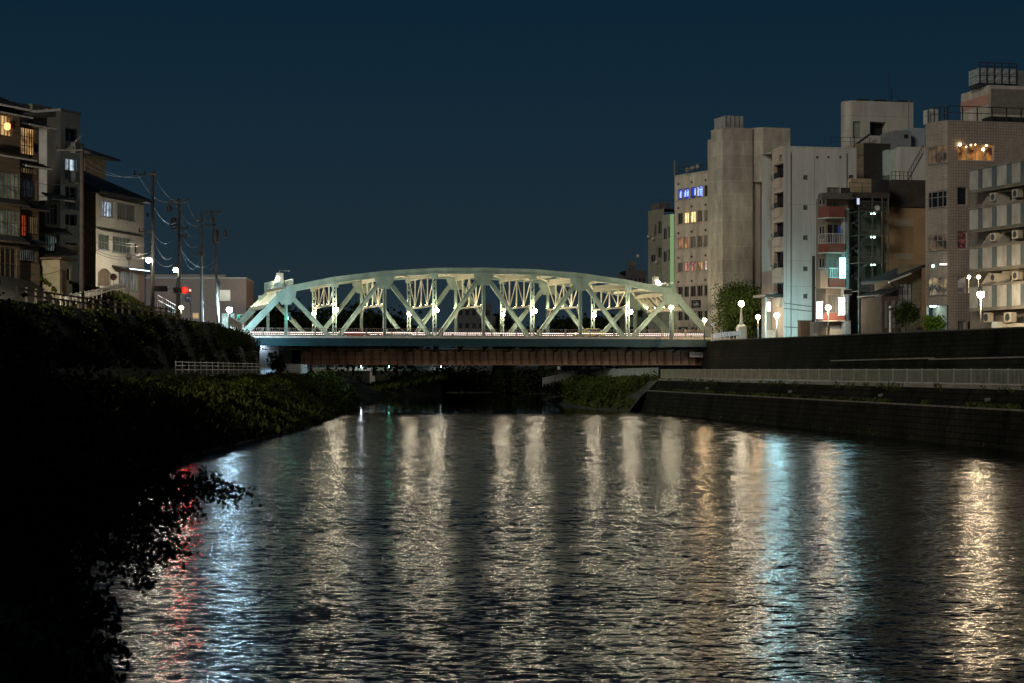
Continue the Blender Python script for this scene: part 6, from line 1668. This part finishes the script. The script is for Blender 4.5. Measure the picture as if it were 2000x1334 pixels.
q = MB(); q.box(o[0]+(o[1]-o[0])*.86, o[0]+(o[1]-o[0])*.95, .31, .318, o[2], o[3]); R12.part("yellow_curtain", q, emitter("yellow_curtain_glow", (1, .50, .06), .8, False))
# orange glyph and lit doorway on the ground floor
o = fo[5]; xc, zc = (o[0]+o[1])/2+.2, R12.z(634, 3, 0)
q = MB()
for a, b_ in (((-.5, .1), (.45, .18)), ((-.1, .42), (-.12, -.4)), ((.25, .4), (-.35, -.3)), ((.3, .0), (.38, -.38)), ((-.45, -.38), (.0, -.42))): q.tube([(xc+a[0], .18, zc+a[1]), (xc+b_[0], .18, zc+b_[1])], .055, 5)
R12.part("neon_glyph", q, emitter("orange_neon", (1, .42, .08), 2.6))
q = MB(); q.box(R12.fx(1918), R12.fx(1926), -.05, -.01, .5, R12.z(627, 5, 0)); R12.part("lit_doorway", q, lit_pane("amber_door", (.7, .32, .04), (1, .6, .12), 1.1, 1.5))
q = MB(); q.box(pts[-3][0], pts[-3][0]+.35, pts[-3][1]-.4, pts[-3][1]-.05, R12.z(521, Lx, 3)-.1, R12.z(521, Lx, 3)+.12); R12.part("cyan_spot", q, emitter("cyan_spot_lamp", (.45, 1, .95), 18.0))
q = MB(); q.box(-1.0, -.3, -.35, -.05, R12.z(517, 0, 0)-.06, R12.z(517, 0, 0)+.1); R12.part("white_spot", q, emitter("small_white_lamp", (1, .95, .85), 2.0))
q = MB()
for p, n in zip(pts, pts[1:]): q.bar((p[0], p[1]+.1, zt+1.5), (n[0], n[1]+.1, zt+1.5), .07, .07); q.bar((p[0], p[1]+.1, zt+.8), (n[0], n[1]+.1, zt+.8), .05, .05)
for p in pts[::2]: q.box(p[0]-.05, p[0]+.05, p[1]+.05, p[1]+.15, zt, zt+1.5)
q.box(0, w, .05, .12, zt+1.46, zt+1.54); q.box(0, w, .05, .12, zt+.78, zt+.84)
for k in range(9): x = w*k/8; q.box(x-.05, x+.05, .03, .14, zt, zt+1.5)
R12.part("roof_railing", q, DARKM)
q = MB(); q.box(Lx*.6, .4, 3.2, 4.6, zt+.1, zt+1.6); R12.part("roof_screen", q, PALEM)
q = MB(); q.box(w*.4, w, 1.0, 3, zt+.05, zt+.7); R12.part("roof_ducts", q, DARKM)

# rooftop block behind with a water tank
R14 = Bld("pink_banded_block", "pale rooftop block with a pink band and a lit water tank, at the upper right", "building", 196, 1932, 12.3, 7)
w = R14.fx(2040); d = R14.sy(1877); zt = R14.z(166, 0, 0)
q = MB(); q.box(0, w, 0, d, 0, zt); R14.part("wall", q, OFFW)
q = MB(); z0, z1 = R14.z(202, 0, 0), R14.z(183, 0, 0); q.box(-.05, -.003, -.01, d, z0, z1); R14.part("pink_band", q, mat("pink_band_paint", (.42, .22, .17), rough=.8, var=.1))
q = MB(); q.box(.2, w, -.1, -.01, z0-1, zt-.4); R14.part("dark_front", q, mat("green_brown_wall", (.16, .15, .11), rough=.9, var=.2))  # thin sheet over the front in a darker green-brown
x0, x1 = R14.fx(1912, 1), R14.fx(1984, 1); za, zb2 = R14.z(163, 1, 1), R14.z(133, 1, 1)
for k in range(5):
    for j in range(2):
        q = MB(); a = x0+(x1-x0)*k/5; b_ = x0+(x1-x0)*(k+1)/5; c = za+(zb2-za)*j/2; e = za+(zb2-za)*(j+1)/2
        q.box(a+.03, b_-.03, 1, 3.5, c+.03, e-.03); q.hexa([(a+.12, .98, c+.15), (b_-.12, .98, c+.15), (b_-.12, 1.0, c+.15), (a+.12, 1.0, c+.15), (a+.3, .86, c+.35), (b_-.3, .86, c+.35), (b_-.3, 1.0, e-.2), (a+.3, 1.0, e-.2)])
        R14.part("tank_panel", q, mat("tank_grey", (.30, .33, .33), rough=.35, var=.15))
q = MB()
for k in range(6): x = x0+(x1-x0)*k/5; q.box(x-.04, x+.04, .8, .9, zt, zb2+.6)
q.box(x0, x1, .8, .9, zb2+.1, zb2+.2); q.box(x0, x1, .8, .9, zb2+.5, zb2+.58); q.box(x0, x1, .8, 3.5, za-.3, za-.1); R14.part("tank_frame", q, DARKM)
q = MB(); x_ = R14.fx(1992, 1); q.box(x_-.3, x_+.8, .5, 1.5, zt, zt+1.8); R14.part("roof_unit", q, GREYM)

# --- balcony building, right edge
R13 = Bld("striped_balcony_building", "apartment building with four tiers of striped blue and pale balcony panels, at the right edge", "building", 174, 1906, 19, 7.2)
# its river face runs towards the camera: local y negative
yb0 = R13.sy(2260, -1.6); zt = R13.z(331, 0, 0); yu = R13.sy(1963, 0); zu = R13.z(274, 0, yu)
q = MB(); q.quad((.0, 1.0, 0), (.0, yb0, 0), (.0, yb0, zt), (.0, 1.0, zt)); q.quad((0.01, yu, zt), (.01, yb0, zt), (.01, yb0, zu), (.01, yu, zu)); q.quad((.01, yu, zt), (6, yu, zt), (6, yu, zu), (.01, yu, zu)); q.quad((0, 1.0, 0), (6, 1.0, 0), (6, 1.0, zt), (0, 1.0, zt)); q.quad((0, 1, zt), (6, 1, zt), (6, yb0, zt), (0, yb0, zt)); q.quad((0, yb0, 0), (6, yb0, 0), (6, yb0, zu), (0, yb0, zu)); q.quad((.01, yu, zu-.01), (6, yu, zu-.01), (6, yb0, zu-.01), (.01, yb0, zu-.01)); q.quad((6, 1, 0), (6, yb0, 0), (6, yb0, zu), (6, 1, zu)); zt = zu; R13.part("rear_wall", q, mat("recess_wall", (.19, .165, .13), rough=.9, var=.2))
xl = R13.fx(1893, 0)
ya = R13.sy(1893.5, -1.75)
tiers = [(R13.z(372, -1.75, ya), R13.z(330, -1.75, ya)), (R13.z(449, -1.75, ya), R13.z(406, -1.75, ya)), (R13.z(526.5, -1.75, ya), R13.z(483, -1.75, ya)), (R13.z(602, -1.75, ya), R13.z(557, -1.75, ya))]
edges = [1893.5, 1910, 1919, 1937, 1947, 1966, 1976, 1993, 2005, 2022, 2034, 2053, 2066, 2086, 2099, 2120, 2134, 2156, 2170, 2194, 2208, 2260]
ye = [R13.sy(e, -1.75) for e in edges]
for t_, (z0, z1) in enumerate(tiers):
    q = MB(); q.box(-1.75, -.01, yb0, ya, z0-.22, z0); bl = R13.part("balcony", q, CAPM)
    for k in range(len(ye)-1):
        q = MB(); q.box(-1.75, -1.66, ye[k+1]+.01, ye[k]-.01, z0+.003, z1-.22); q.build("balcony_panel", PANELW if k % 2 == 0 else PANELB, bl)
    q = MB(); q.box(-1.65, -.01, ya-.09, ya, z0+.003, z1-.22); q.build("end_panel", PANELW, bl)
    q = MB(); q.box(-1.86, -1.55, yb0, ya+.06, z1-.218, z1); q.box(-1.55, -.01, ya-.12, ya+.06, z1-.218, z1); q.build("handrail_coping", CAPM, bl)
    q = MB(); q.box(-1.86, -1.6, yb0, ya+.06, z0-.32, z0-.225); q.build("slab_lip", CAPM, bl)
for t_ in range(4):
    z0 = tiers[t_][1]; z1 = tiers[t_-1][0]-.3 if t_ else zt
    for k, (pa, pb) in enumerate(((1922, 1936), (1944, 1960), (1972, 1990)) if t_ else ()):
        a, b_ = R13.sy(pa, -.05), R13.sy(pb, -.05); q = MB(); q.box(-.06, -.01, b_, a, z0-1.2, z1-.5); o = R13.part("balcony_door", q, GLASS)
        if t_ == 3: pass
    if t_:
        for k, pa in enumerate((1919, 1946, 1976)):
            y_ = R13.sy(pa, -1.3); q = MB()
            q.hexa([(-1.75, y_-.5, z0+.0), (-.1, y_-.5, z0), (-.1, y_-.42, z0), (-1.75, y_-.42, z0), (-.9, y_-.5, z0+1.15), (-.1, y_-.5, z0+1.15), (-.1, y_-.42, z0+1.15), (-.9, y_-.42, z0+1.15)])
            R13.part("partition_screen", q, mat("screen_cream", (.46, .42, .34), rough=.8, var=.12))
        for k, pa in enumerate((1935, 1978)):
            y_ = R13.sy(pa, -1.4); ac_unit(R13, -1.5, -.9, y_-.9, y_, z1-1.0, z1-.25, axis='S')
q = MB(); q.box(-1.86, 0, yb0, ya, zt+.4, zt+.7); 
z0 = tiers[3][0]
q = MB(); q.box(-1.5, -.02, yb0, ya-3.2, 0, z0-1.6); R13.part("ground_floor", q, mat("cream_block", (.40, .36, .29), rough=.85, var=.12))
y_ = R13.sy(1968, -1.5); ac_unit(R13, -1.9, -1.3, y_-1.1, y_, z0-1.5, z0-.6, axis='S')
y_ = R13.sy(1929, -1.3); ac_unit(R13, -1.6, -1.0, y_-.5, y_+.2, z0-1.4, z0-.5, axis='S')
q = MB(); q.box(-2.2, -1.55, R13.sy(1950, -2), R13.sy(1941, -2), 0, R13.z(631, -2, ya)); R13.part("utility_box", q, PALEM)

# ------------------------------------------------------------------ street furniture of the right bank
def gz(Y): return wallz(Y)-.75
def ypix(Y): return HOR-(gz(Y)-EYE)*FPX/Y
street_lamp("street_lamp", "globe lamp on a dark post at the right end of the bridge railing", 1376, 625, 660, 243, (1, .70, .36), 240, .25, DARKM, group="street lamps on the right bank")
street_lamp("street_lamp", "warm orange lamp in front of the street tree, between pedestal lamp and cyan lamp", 1480.5, 619, 664, 226, (1, .66, .34), 190, .24, group="street lamps on the right bank")
street_lamp("street_lamp", "cyan white lamp at the corner of the white blank building", 1517, 616, 666, 219, (.50, .92, 1), 760, .28, group="street lamps on the right bank")
street_lamp("street_lamp", "warm street lamp between the box sign and the pale column", 1617.5, 600.5, 662, 200.5, (1, .76, .46), 260, .27, group="street lamps on the right bank")
street_lamp("street_lamp", "very bright warm street lamp in front of the striped balconies", 1915.5, 575, 655, 161, (1, .78, .50), 480, .29, group="street lamps on the right bank")
street_lamp("street_lamp", "unseen street lamp added towards the camera to light the right-hand fronts", 2130, 560, 655, 150, (1, .78, .50), 300, .27, group="street lamps on the right bank")  # added unseen lamp that continues the row and lights the fronts
for px, py, pb, wh in ((1892.5, 541, 572, "left"), (1911.5, 541, 560, "right")):
    t = at(px, py, 165.5); o = empty("wall_lamp", (t.x, t.y, t.z), TH, "small bright wall lamp on a thin bracket above the warm street lamp, the %s one" % wh, "lamp", "wall lamps at the balcony building")
    q = MB(); q.sphere((0, 0, 0), .15, 8, 6); q.build("bulb", emitter("wall_lamp_glow", (1, .75, .45), 95.0), o, True)
    q = MB(); q.tube([(0, .05, -.15), (0, .05, -(pb-py)*165.5/FPX)], .03, 6); q.tube([(0, .05, -.1), (0, .9, .05)], .025, 5); q.build("bracket", PALEM, o)
# pedestal lamp
Y = 240; t = at(1448, 593, Y); zb = EYE+(HOR-658)/FPX*Y
o = empty("pedestal_lamp", (t.x, Y, zb), TH, "pale tapered pedestal lamp at the right end of the bridge", "street lamp")
H_ = t.z-zb
q = MB(); q.box(-.55, .55, -.55, .55, -.8, 1.4); q.hexa([(-.5, -.5, 1.402), (.5, -.5, 1.402), (.5, .5, 1.402), (-.5, .5, 1.402), (-.34, -.34, 1.65), (.34, -.34, 1.65), (.34, .34, 1.65), (-.34, .34, 1.65)]); q.build("pedestal", mat("pale_stone", (.42, .41, .36), rough=.7, var=.15), o)
q = MB(); q.lathe((0, 0, 1.65), [(.30, 0), (.24, .3), (.10, H_-2.2), (.16, H_-2.1), (.16, H_-2.0)], 10); q.build("lamp_post", MATS["pale_stone"], o, True)
q = MB(); q.sphere((0, 0, H_), .40, 10, 7); q.build("globe", emitter("pedestal_glow", (1, .84, .58), 230.0), o, True)
# sidewalk lamp near the right end of the truss
street_lamp("street_lamp", "globe lamp on a pale post on the bridge footway near the right end post", 1311, 600, 655, 246.0, (1, .84, .56), 190, .26, MATS["pale_green_bridge_paint"], group="street lamps on the right bank", pole_r=.2)
# slim info post
t = at(1391, 634, 242); o = empty("marker_post", (t.x, 242, EYE+(HOR-660)/FPX*242), 0, "slim dark post with a small round blue head, right of the bridge end lamp", "post")
q = MB(); q.tube([(0, 0, -.4), (0, 0, t.z-o.location.z)], .05, 6); q.build("post_shaft", DARKM, o); q = MB(); q.disc((0, -.05, t.z-o.location.z), .17, (0, 1, 0), .05, 14); q.build("head", mat("blue_grey_head", (.2, .26, .5), rough=.4), o)
# dark utility pole and no-parking signs
t = at(1589, 500, 207); zb = EYE+(HOR-668)/FPX*207
o = empty("utility_pole", (t.x, 207, zb), 0, "dark plain utility pole in front of the white blank building", "utility pole")
q = MB(); q.tube([(0, 0, -1), (0, 0, t.z-zb)], [.22, .17], 10); q.build("pole_shaft", mat("dark_pole", (.035, .032, .03), rough=.8), o, True)
q = MB(); q.tube([(0, 0, t.z-zb-3.9), (.4, -.1, t.z-zb-3.45), (1.2, -.1, t.z-zb-3.3)], .05, 6); q.build("pole_arm", DARKM, o)
def round_sign(px, py, pyb, Y, label, r=.36):
    t = at(px, py, Y); zb = EYE+(HOR-pyb)/FPX*Y; o = empty("no_parking_sign", (t.x, Y, zb), TH, label, "road sign"); h = t.z-zb
    q = MB(); q.tube([(0, 0, -.6), (0, 0, h+.3)], .035, 6); q.build("sign_post", GREYM, o)
    q = MB(); q.disc((0, -.06, h), r, (0, 1, 0), .03, 26); p = q.build("plate", mat("sign_red", (.42, .03, .04), rough=.4, var=.05), o)
    q = MB(); q.disc((0, -.08, h), r*.76, (0, 1, 0), .012, 26); q.build("disc_face", MATS["sign_blue"], p)
    q = MB(); q.bar((-r*.55, -.092, h+r*.55), (r*.55, -.092, h-r*.55), .006, r*.17, up=(1, 0, 1)); q.build("slash", MATS["sign_red"], p)
round_sign(1707, 576.5, 660, 199, "round red and blue no-parking sign on a thin post before the steel stairs", .40)
# square-backed plain post with a small mirror
t = at(1738.5, 603, 190); zb = EYE+(HOR-660)/FPX*190; o = empty("mirror_post", (t.x, 190, zb), 0, "plain pale post with a small convex mirror in front of the little house", "post")
q = MB(); q.tube([(0, 0, -.5), (0, 0, t.z-zb)], .12, 8); q.build("post_shaft", PALEM, o); q = MB(); q.sphere((.1, -.1, t.z-zb+.1), .34, 10, 6, sy=.4); q.build("mirror", mat("dull_mirror", (.3, .27, .22), rough=.25, metal=.6), o)
# outdoor units and sheds behind the wall
for px0, px1, pyt, Y, lab, ccol in ((1563, 1587, 627, 209, "brown shed door with rounded window at the foot of the white building", (.26, .16, .09)), (1587, 1612, 630, 206, "grey cabinet beside the dark utility pole", (.24, .23, .2)), (1622, 1645, 636, 204, "pale vending cabinet under the pale column", (.45, .46, .42)), (1650, 1662, 628, 203, "grey meter cabinet beside the foot of the pale column", (.2, .26, .3)), (1690, 1716, 641, 198, "low lit wooden crate stand below the no-parking sign", (.45, .33, .17))):
    a, b_ = at(px0, 668, Y), at(px1, pyt, Y); o = empty("street_cabinet", (a.x, Y, a.z), TH, lab, "cabinet"); w_ = (b_.x-a.x); h = b_.z-a.z
    q = MB(); q.box(0, w_, 0, .8, 0, h); q.build("cabinet_body", mat("cab_%d" % px0, ccol, rough=.7, var=.2), o)
    q = MB(); q.box(.12, w_*.46, -.03, -.003, .3, h-.15); q.box(w_*.52, w_-.12, -.03, -.003, .3, h-.15); q.build("door_panel", mat("cabp_%d" % px0, tuple(c*.75 for c in ccol), rough=.7, var=.2), o)
    q = MB(); q.box(-.06, w_+.06, -.08, .86, h+.002, h+.09); q.build("cabinet_top", mat("cab_top", (.2, .18, .15), rough=.7), o)
tree("street_tree", "full leafy street tree beside the concrete tower, behind the pedestal lamp", "tree", (*(at(1447, 660, 249).xy), 8.2), 9.6, 3.0, 2.6, 4.3, 46, 15000, 0.26, LEAF_M, BARK, .2, limbs=14, crown_c=(.1, 0, 5.0), spread=.26)
p = at(1769, 620, 188); tree("garden_bush", "bushy small tree in front of the little tiled house", "tree", (p.x, 188, 8.2), 3.4, 0.95, .8, 1.3, 40, 3800, .17, LEAF_M, BARK, .06, limbs=9, crown_c=(0, 0, 2.6))
p = at(1824, 632, 187.5); tree("niche_plant", "bright green leafy plant in the lit niche of the tiled corner building", "plant", (p.x, p.y, 8.0), 2.4, 0.85, .5, .85, 26, 1600, .22, leafmat("bright_leaf", (.07, .14, .02), (.16, .28, .04), 1.2), BARK, .04, limbs=7, crown_c=(0, 0, 1.75))
# promenade fence
def pf(Y): return (RBx(Y), Y, 3.905)
def RBx(Y):
    for a, b in zip(RB, RB[1:]):
        if a[0] <= Y <= b[0]: return a[2]+(b[2]-a[2])*(Y-a[0])/(b[0]-a[0])
FENC = mat("pale_green_fence", (.24, .24, .17), rough=.5, var=.25, metal=.2)
fence("promenade_fence", "long pale barred fence along the promenade above the right river wall", "fence", [pf(y) for y in (62, 85, 107, 128, 150, 170, 188, 201, 213.6)], 1.12, FENC, 3.0, (1.10, 0.14), bars=.2, pw=.09, rw=.07, barw=.035)
fence("far_path_fence", "short pale barred fence on the bank beyond the promenade, under the bridge", "fence", [tuple(at(1285, 737, 222)), tuple(at(1210, 737, 246)), tuple(at(1140, 736, 268)), tuple(at(1060, 752, 300))], 1.2, mat("grey_green_fence", (.26, .28, .24), rough=.5, var=.2), 3.0, (1.15, .12), bars=.22, pw=.09, rw=.07)
fence("end_railing", "pale barred railing curving away at the right end of the bridge", "railing", [tuple(at(1390, 662, 244)), tuple(at(1408, 659, 238)), tuple(at(1430, 657, 236)), tuple(at(1446, 656, 238))], .62, mat("bluewhite_rail", (.5, .54, .6), rough=.5, var=.1), 1.0, (.6, .1), bars=.3, pw=.1, rw=.08, barw=.12)
t = at(1091, 719, 280); zb = EYE+(HOR-745)/FPX*280; o = empty("river_sign", (t.x, 280, zb), 0, "small white board on a post on the bank under the bridge", "sign")
q = MB(); q.tube([(0, 0, -.8), (0, 0, t.z-zb+.2)], .05, 6); q.build("sign_post", GREYM, o); q = MB(); q.box(-.22, .22, -.07, -.04, t.z-zb-.25, t.z-zb+.3); q.build("board", PALEM, o)
# right bank bushes under the bridge
for k, (px, py, Y, r, h) in enumerate(((1125, 775, 245, 2.6, 2.6), (1165, 780, 232, 2.4, 2.3), (1205, 782, 226, 2.4, 2.0), (1245, 778, 222, 2.2, 1.9), (1105, 772, 262, 2.3, 2.0), (1270, 762, 221, 1.8, 1.6), (1185, 765, 238, 2.2, 1.8), (1140, 762, 258, 2.4, 2.4))):
    p = at(px, py, Y); shrub("river_bush", "green bush on the right bank at the water under the bridge end", (p.x, Y, max(p.z, .2)), r, h, 1300, .3, LEAF_G, "bushes on the right bank")

# weeds rooted on the ledges and at the foot of the lower river wall
n = 5200; Yv = 104+110*rng.random(n); sel = rng.random(n)
P = np.zeros((n, 3))
for k in range(n):
    w_, f_ = rbf(min(Yv[k], 213.9))
    P[k] = (f_-1.45+.6*rng.random(), Yv[k], 2.55) if sel[k] < .5 else ((f_-.25, Yv[k], 3.75-.5*rng.random()**2) if sel[k] < .75 else (w_+.15, Yv[k], .15))
keep = np.sin(Yv*.61)+np.sin(Yv*.23+1)+np.sin(Yv*1.7) > .35
P = P[keep]; P[:, 2] += .18*rng.random(len(P))
tag(quads_object("wall_weeds", leaf_quads(P, .22, aspect=1.8, up=.6), LEAF_S), "weeds growing on the ledges of the lower right river wall", kind="stuff")

# ------------------------------------------------------------------ beyond the bridge
tree_specs = [(500, 600, 330), (545, 606, 350), (590, 622, 360), (640, 612, 340), (690, 604, 380), (730, 612, 360), (775, 626, 390), (1085, 622, 370), (1130, 632, 380), (1175, 626, 360)]
for k, (px, py, Y) in enumerate(tree_specs):
    p = at(px, py, Y); h = p.z-4
    r_ = 4.5+(k*37 % 5)*.5
    tree("far_tree", "dark tree beyond the bridge, seen between the truss members", "tree", (p.x, Y, 4.2), h, r_, r_, h*.42, 36, 2600, .85, LEAF_D, BARK, .3, "dark trees beyond the bridge", limbs=6)
for k, (px, Y, r_, h) in enumerate(((860, 385, 4.5, 5.5), (905, 390, 4.5, 4.8), (950, 392, 5, 5.2), (1000, 388, 4.5, 5.0), (1045, 370, 4, 5.0), (660, 392, 5, 4), (790, 402, 4, 4))):
    shrub("far_bush", "dark bush on the far bank seen under the bridge", (at(px, 760, Y).x, Y, .4), r_, h, 1400, .6, LEAF_D, "dark bushes on the far bank")
for nm, px0, px1, py, Y, cx in (("distant_block", 893, 960, 592, 420, "dim distant block beyond the middle of the truss"), ("distant_block", 968, 1010, 612, 430, "dim low distant block right of the middle of the truss"), ("distant_block", 1222, 1262, 528, 360, "dark distant buildings behind the right end of the truss"), ("distant_block", 1226, 1310, 590, 345, "greenish distant block behind the right end of the truss")):
    b = Bld(nm, cx, "building", Y, px0, 5, 4)
    w = b.fx(px1); zt = b.z(py, w/2, 0)
    ops = []
    for r_ in range(5):
        for c in range(5):
            zz = zt-1.6-r_*3.1
            if zz > 8: ops.append((w*(c+.2)/5, w*(c+.75)/5, zz-1.3, zz))
    q = MB(); b.wall(q, 'F', 0, w, 0, zt, ops, depth=.2); b.part("front_wall", q, mat("distant_wall" if "green" not in cx else "green_distant_wall", (.07, .07, .068) if "green" not in cx else (.10, .14, .10), rough=.9, var=.2)); bodybox(b, w, 10, zt, DARKW)  # one block has greener walls than the other distant ones
    for o in ops: b.window('F', o, GLASS, DARKM, 2, 1, .08)
    roof_rail(b, 0, w, .5, zt, 1.0); q = MB(); q.box(w*.3, w*.6, 2, 5, zt, zt+2); q.tube([(w*.45, 3, zt+2), (w*.45, 3, zt+5)], .06); b.part("roof_house", q, DARKW)
# low concrete bridge in the distance
b = empty("distant_footbridge", (-20, 404, 0), 0, "low pale concrete bridge far upstream, seen beneath the truss bridge", "bridge")
q = MB(); q.box(-32, 6, 0, 4, 4.75, 5.5); q.build("deck", mat("greenish_concrete", (.30, .33, .28), rough=.8, var=.2), b)
for x in (-24, -11.5, 1): q = MB(); q.box(x-.6, x+.6, .5, 3.5, -.8, 4.748); q.build("pier", CONCB, b)
q = MB(); q.box(-32, 6, .05, .1, 6.1, 6.2)
for k in range(20): x = -32+38*k/19; q.box(x-.04, x+.04, .04, .11, 5.5, 6.1)
q.build("parapet_rail", PALEM, b)
for x in (-14, -7.7, 4): q = MB(); q.sphere((x, -.3, 6.6), .16, 7, 5); q.tube([(x, -.1, 5.5), (x, -.3, 6.45)], .04, 5); q.build("bridge_light", emitter("distant_green_light" if x == -7.7 else "distant_lamp", (.2, 1, .55) if x == -7.7 else (.85, .95, 1), 300.0 if x != -7.7 else 45.0), b)
# grassy spit lit on the far side
q = MB(); q.hexa([(-30, 330, -.5), (-14, 360, -.5), (-14, 398, -.5), (-34, 380, -.5), (-29, 338, .4), (-15, 364, 3.2), (-16, 396, 3.6), (-32, 372, 1.0)])
tag(q.build("grass_spit", mat("spit_grass", (.05, .055, .018), rough=.95, var=.6, scale=.5)), kind="structure")
n = 5000; fa = rng.random(n); fb = rng.random(n)
A_, B_, C_, D_ = (np.array(v) for v in ((-29.5, 334, .3), (-14.5, 362, 3.0), (-15.5, 397, 3.6), (-33, 374, .9)))
P = (A_*(1-fa)[:, None]+B_*fa[:, None])*(1-fb)[:, None]+(D_*(1-fa)[:, None]+C_*fa[:, None])*fb[:, None]
P[:, 2] += .1+.5*rng.random(n); P[:, :2] += rng.normal(size=(n, 2))*.7
tag(quads_object("spit_grass", leaf_quads(P, .55, aspect=2, up=.8), LEAF_G), "grass on the low spit beyond the bridge", kind="stuff")

# ------------------------------------------------------------------ cars crossing the bridge
def car(t, y, flip, paint, label):
    u, v = dirv(TH); c = Vector((BX, BY, 9.404))+u*t+v*y
    o = empty("car", c, TH+(math.pi if flip else 0), label, "car")
    L_, W_ = 2.1, .82
    q = MB(); sec = [(-2.1, .35), (-2.1, .82), (-1.75, .92), (-1.35, 1.38), (.45, 1.42), (1.1, .98), (2.0, .82), (2.12, .55), (2.1, .3)]
    n = len(sec); 
    for s in (-1, 1): q.poly([(x, s*W_, z) for x, z in (sec if s < 0 else reversed(sec))])
    for k in range(n): a, b = sec[k], sec[(k+1) % n]; q.quad((a[0], -W_, a[1]), (b[0], -W_, b[1]), (b[0], W_, b[1]), (a[0], W_, a[1]))
    q.build("body", paint, o)
    for s in (-1, 1): q = MB(); q.poly([(-1.55, s*(W_+.004), .95), (.95, s*(W_+.004), .97), (.4, s*(W_+.004), 1.34), (-1.3, s*(W_+.004), 1.32)]); q.build("side_window", GLASS, o)
    for x in (-1.3, 1.3):
        for s in (-1, 1): q = MB(); q.disc((x, s*.74, .31), .31, (0, 1, 0), .2, 16); wh = q.build("wheel", BLACK, o); q = MB(); q.disc((x, s*.85, .31), .18, (0, 1, 0), .02, 12); q.build("rim", PALEM, wh)
    for s in (-1, 1):
        q = MB(); q.box(-2.13, -2.09, s*.6-.16, s*.6+.16, .66, .82); q.build("tail_light", emitter("tail_red", (1, .05, .02), 12.0), o)
        q = MB(); q.box(2.06, 2.13, s*.6-.16, s*.6+.16, .58, .74); q.build("headlight", emitter("head_white", (1, .93, .8), 10.0), o)
car(-16.5, 10.2, False, mat("red_car_paint", (.30, .03, .02), rough=.3, var=.05), "red car crossing the left half of the truss bridge")
car(-10.5, 10.2, False, mat("silver_car_paint", (.45, .45, .45), rough=.3, var=.05), "silver car following the red one on the truss bridge")
car(16.0, 4.0, True, mat("yellow_car_paint", (.5, .36, .08), rough=.3, var=.05), "yellow taxi-like car on the right half of the truss bridge")
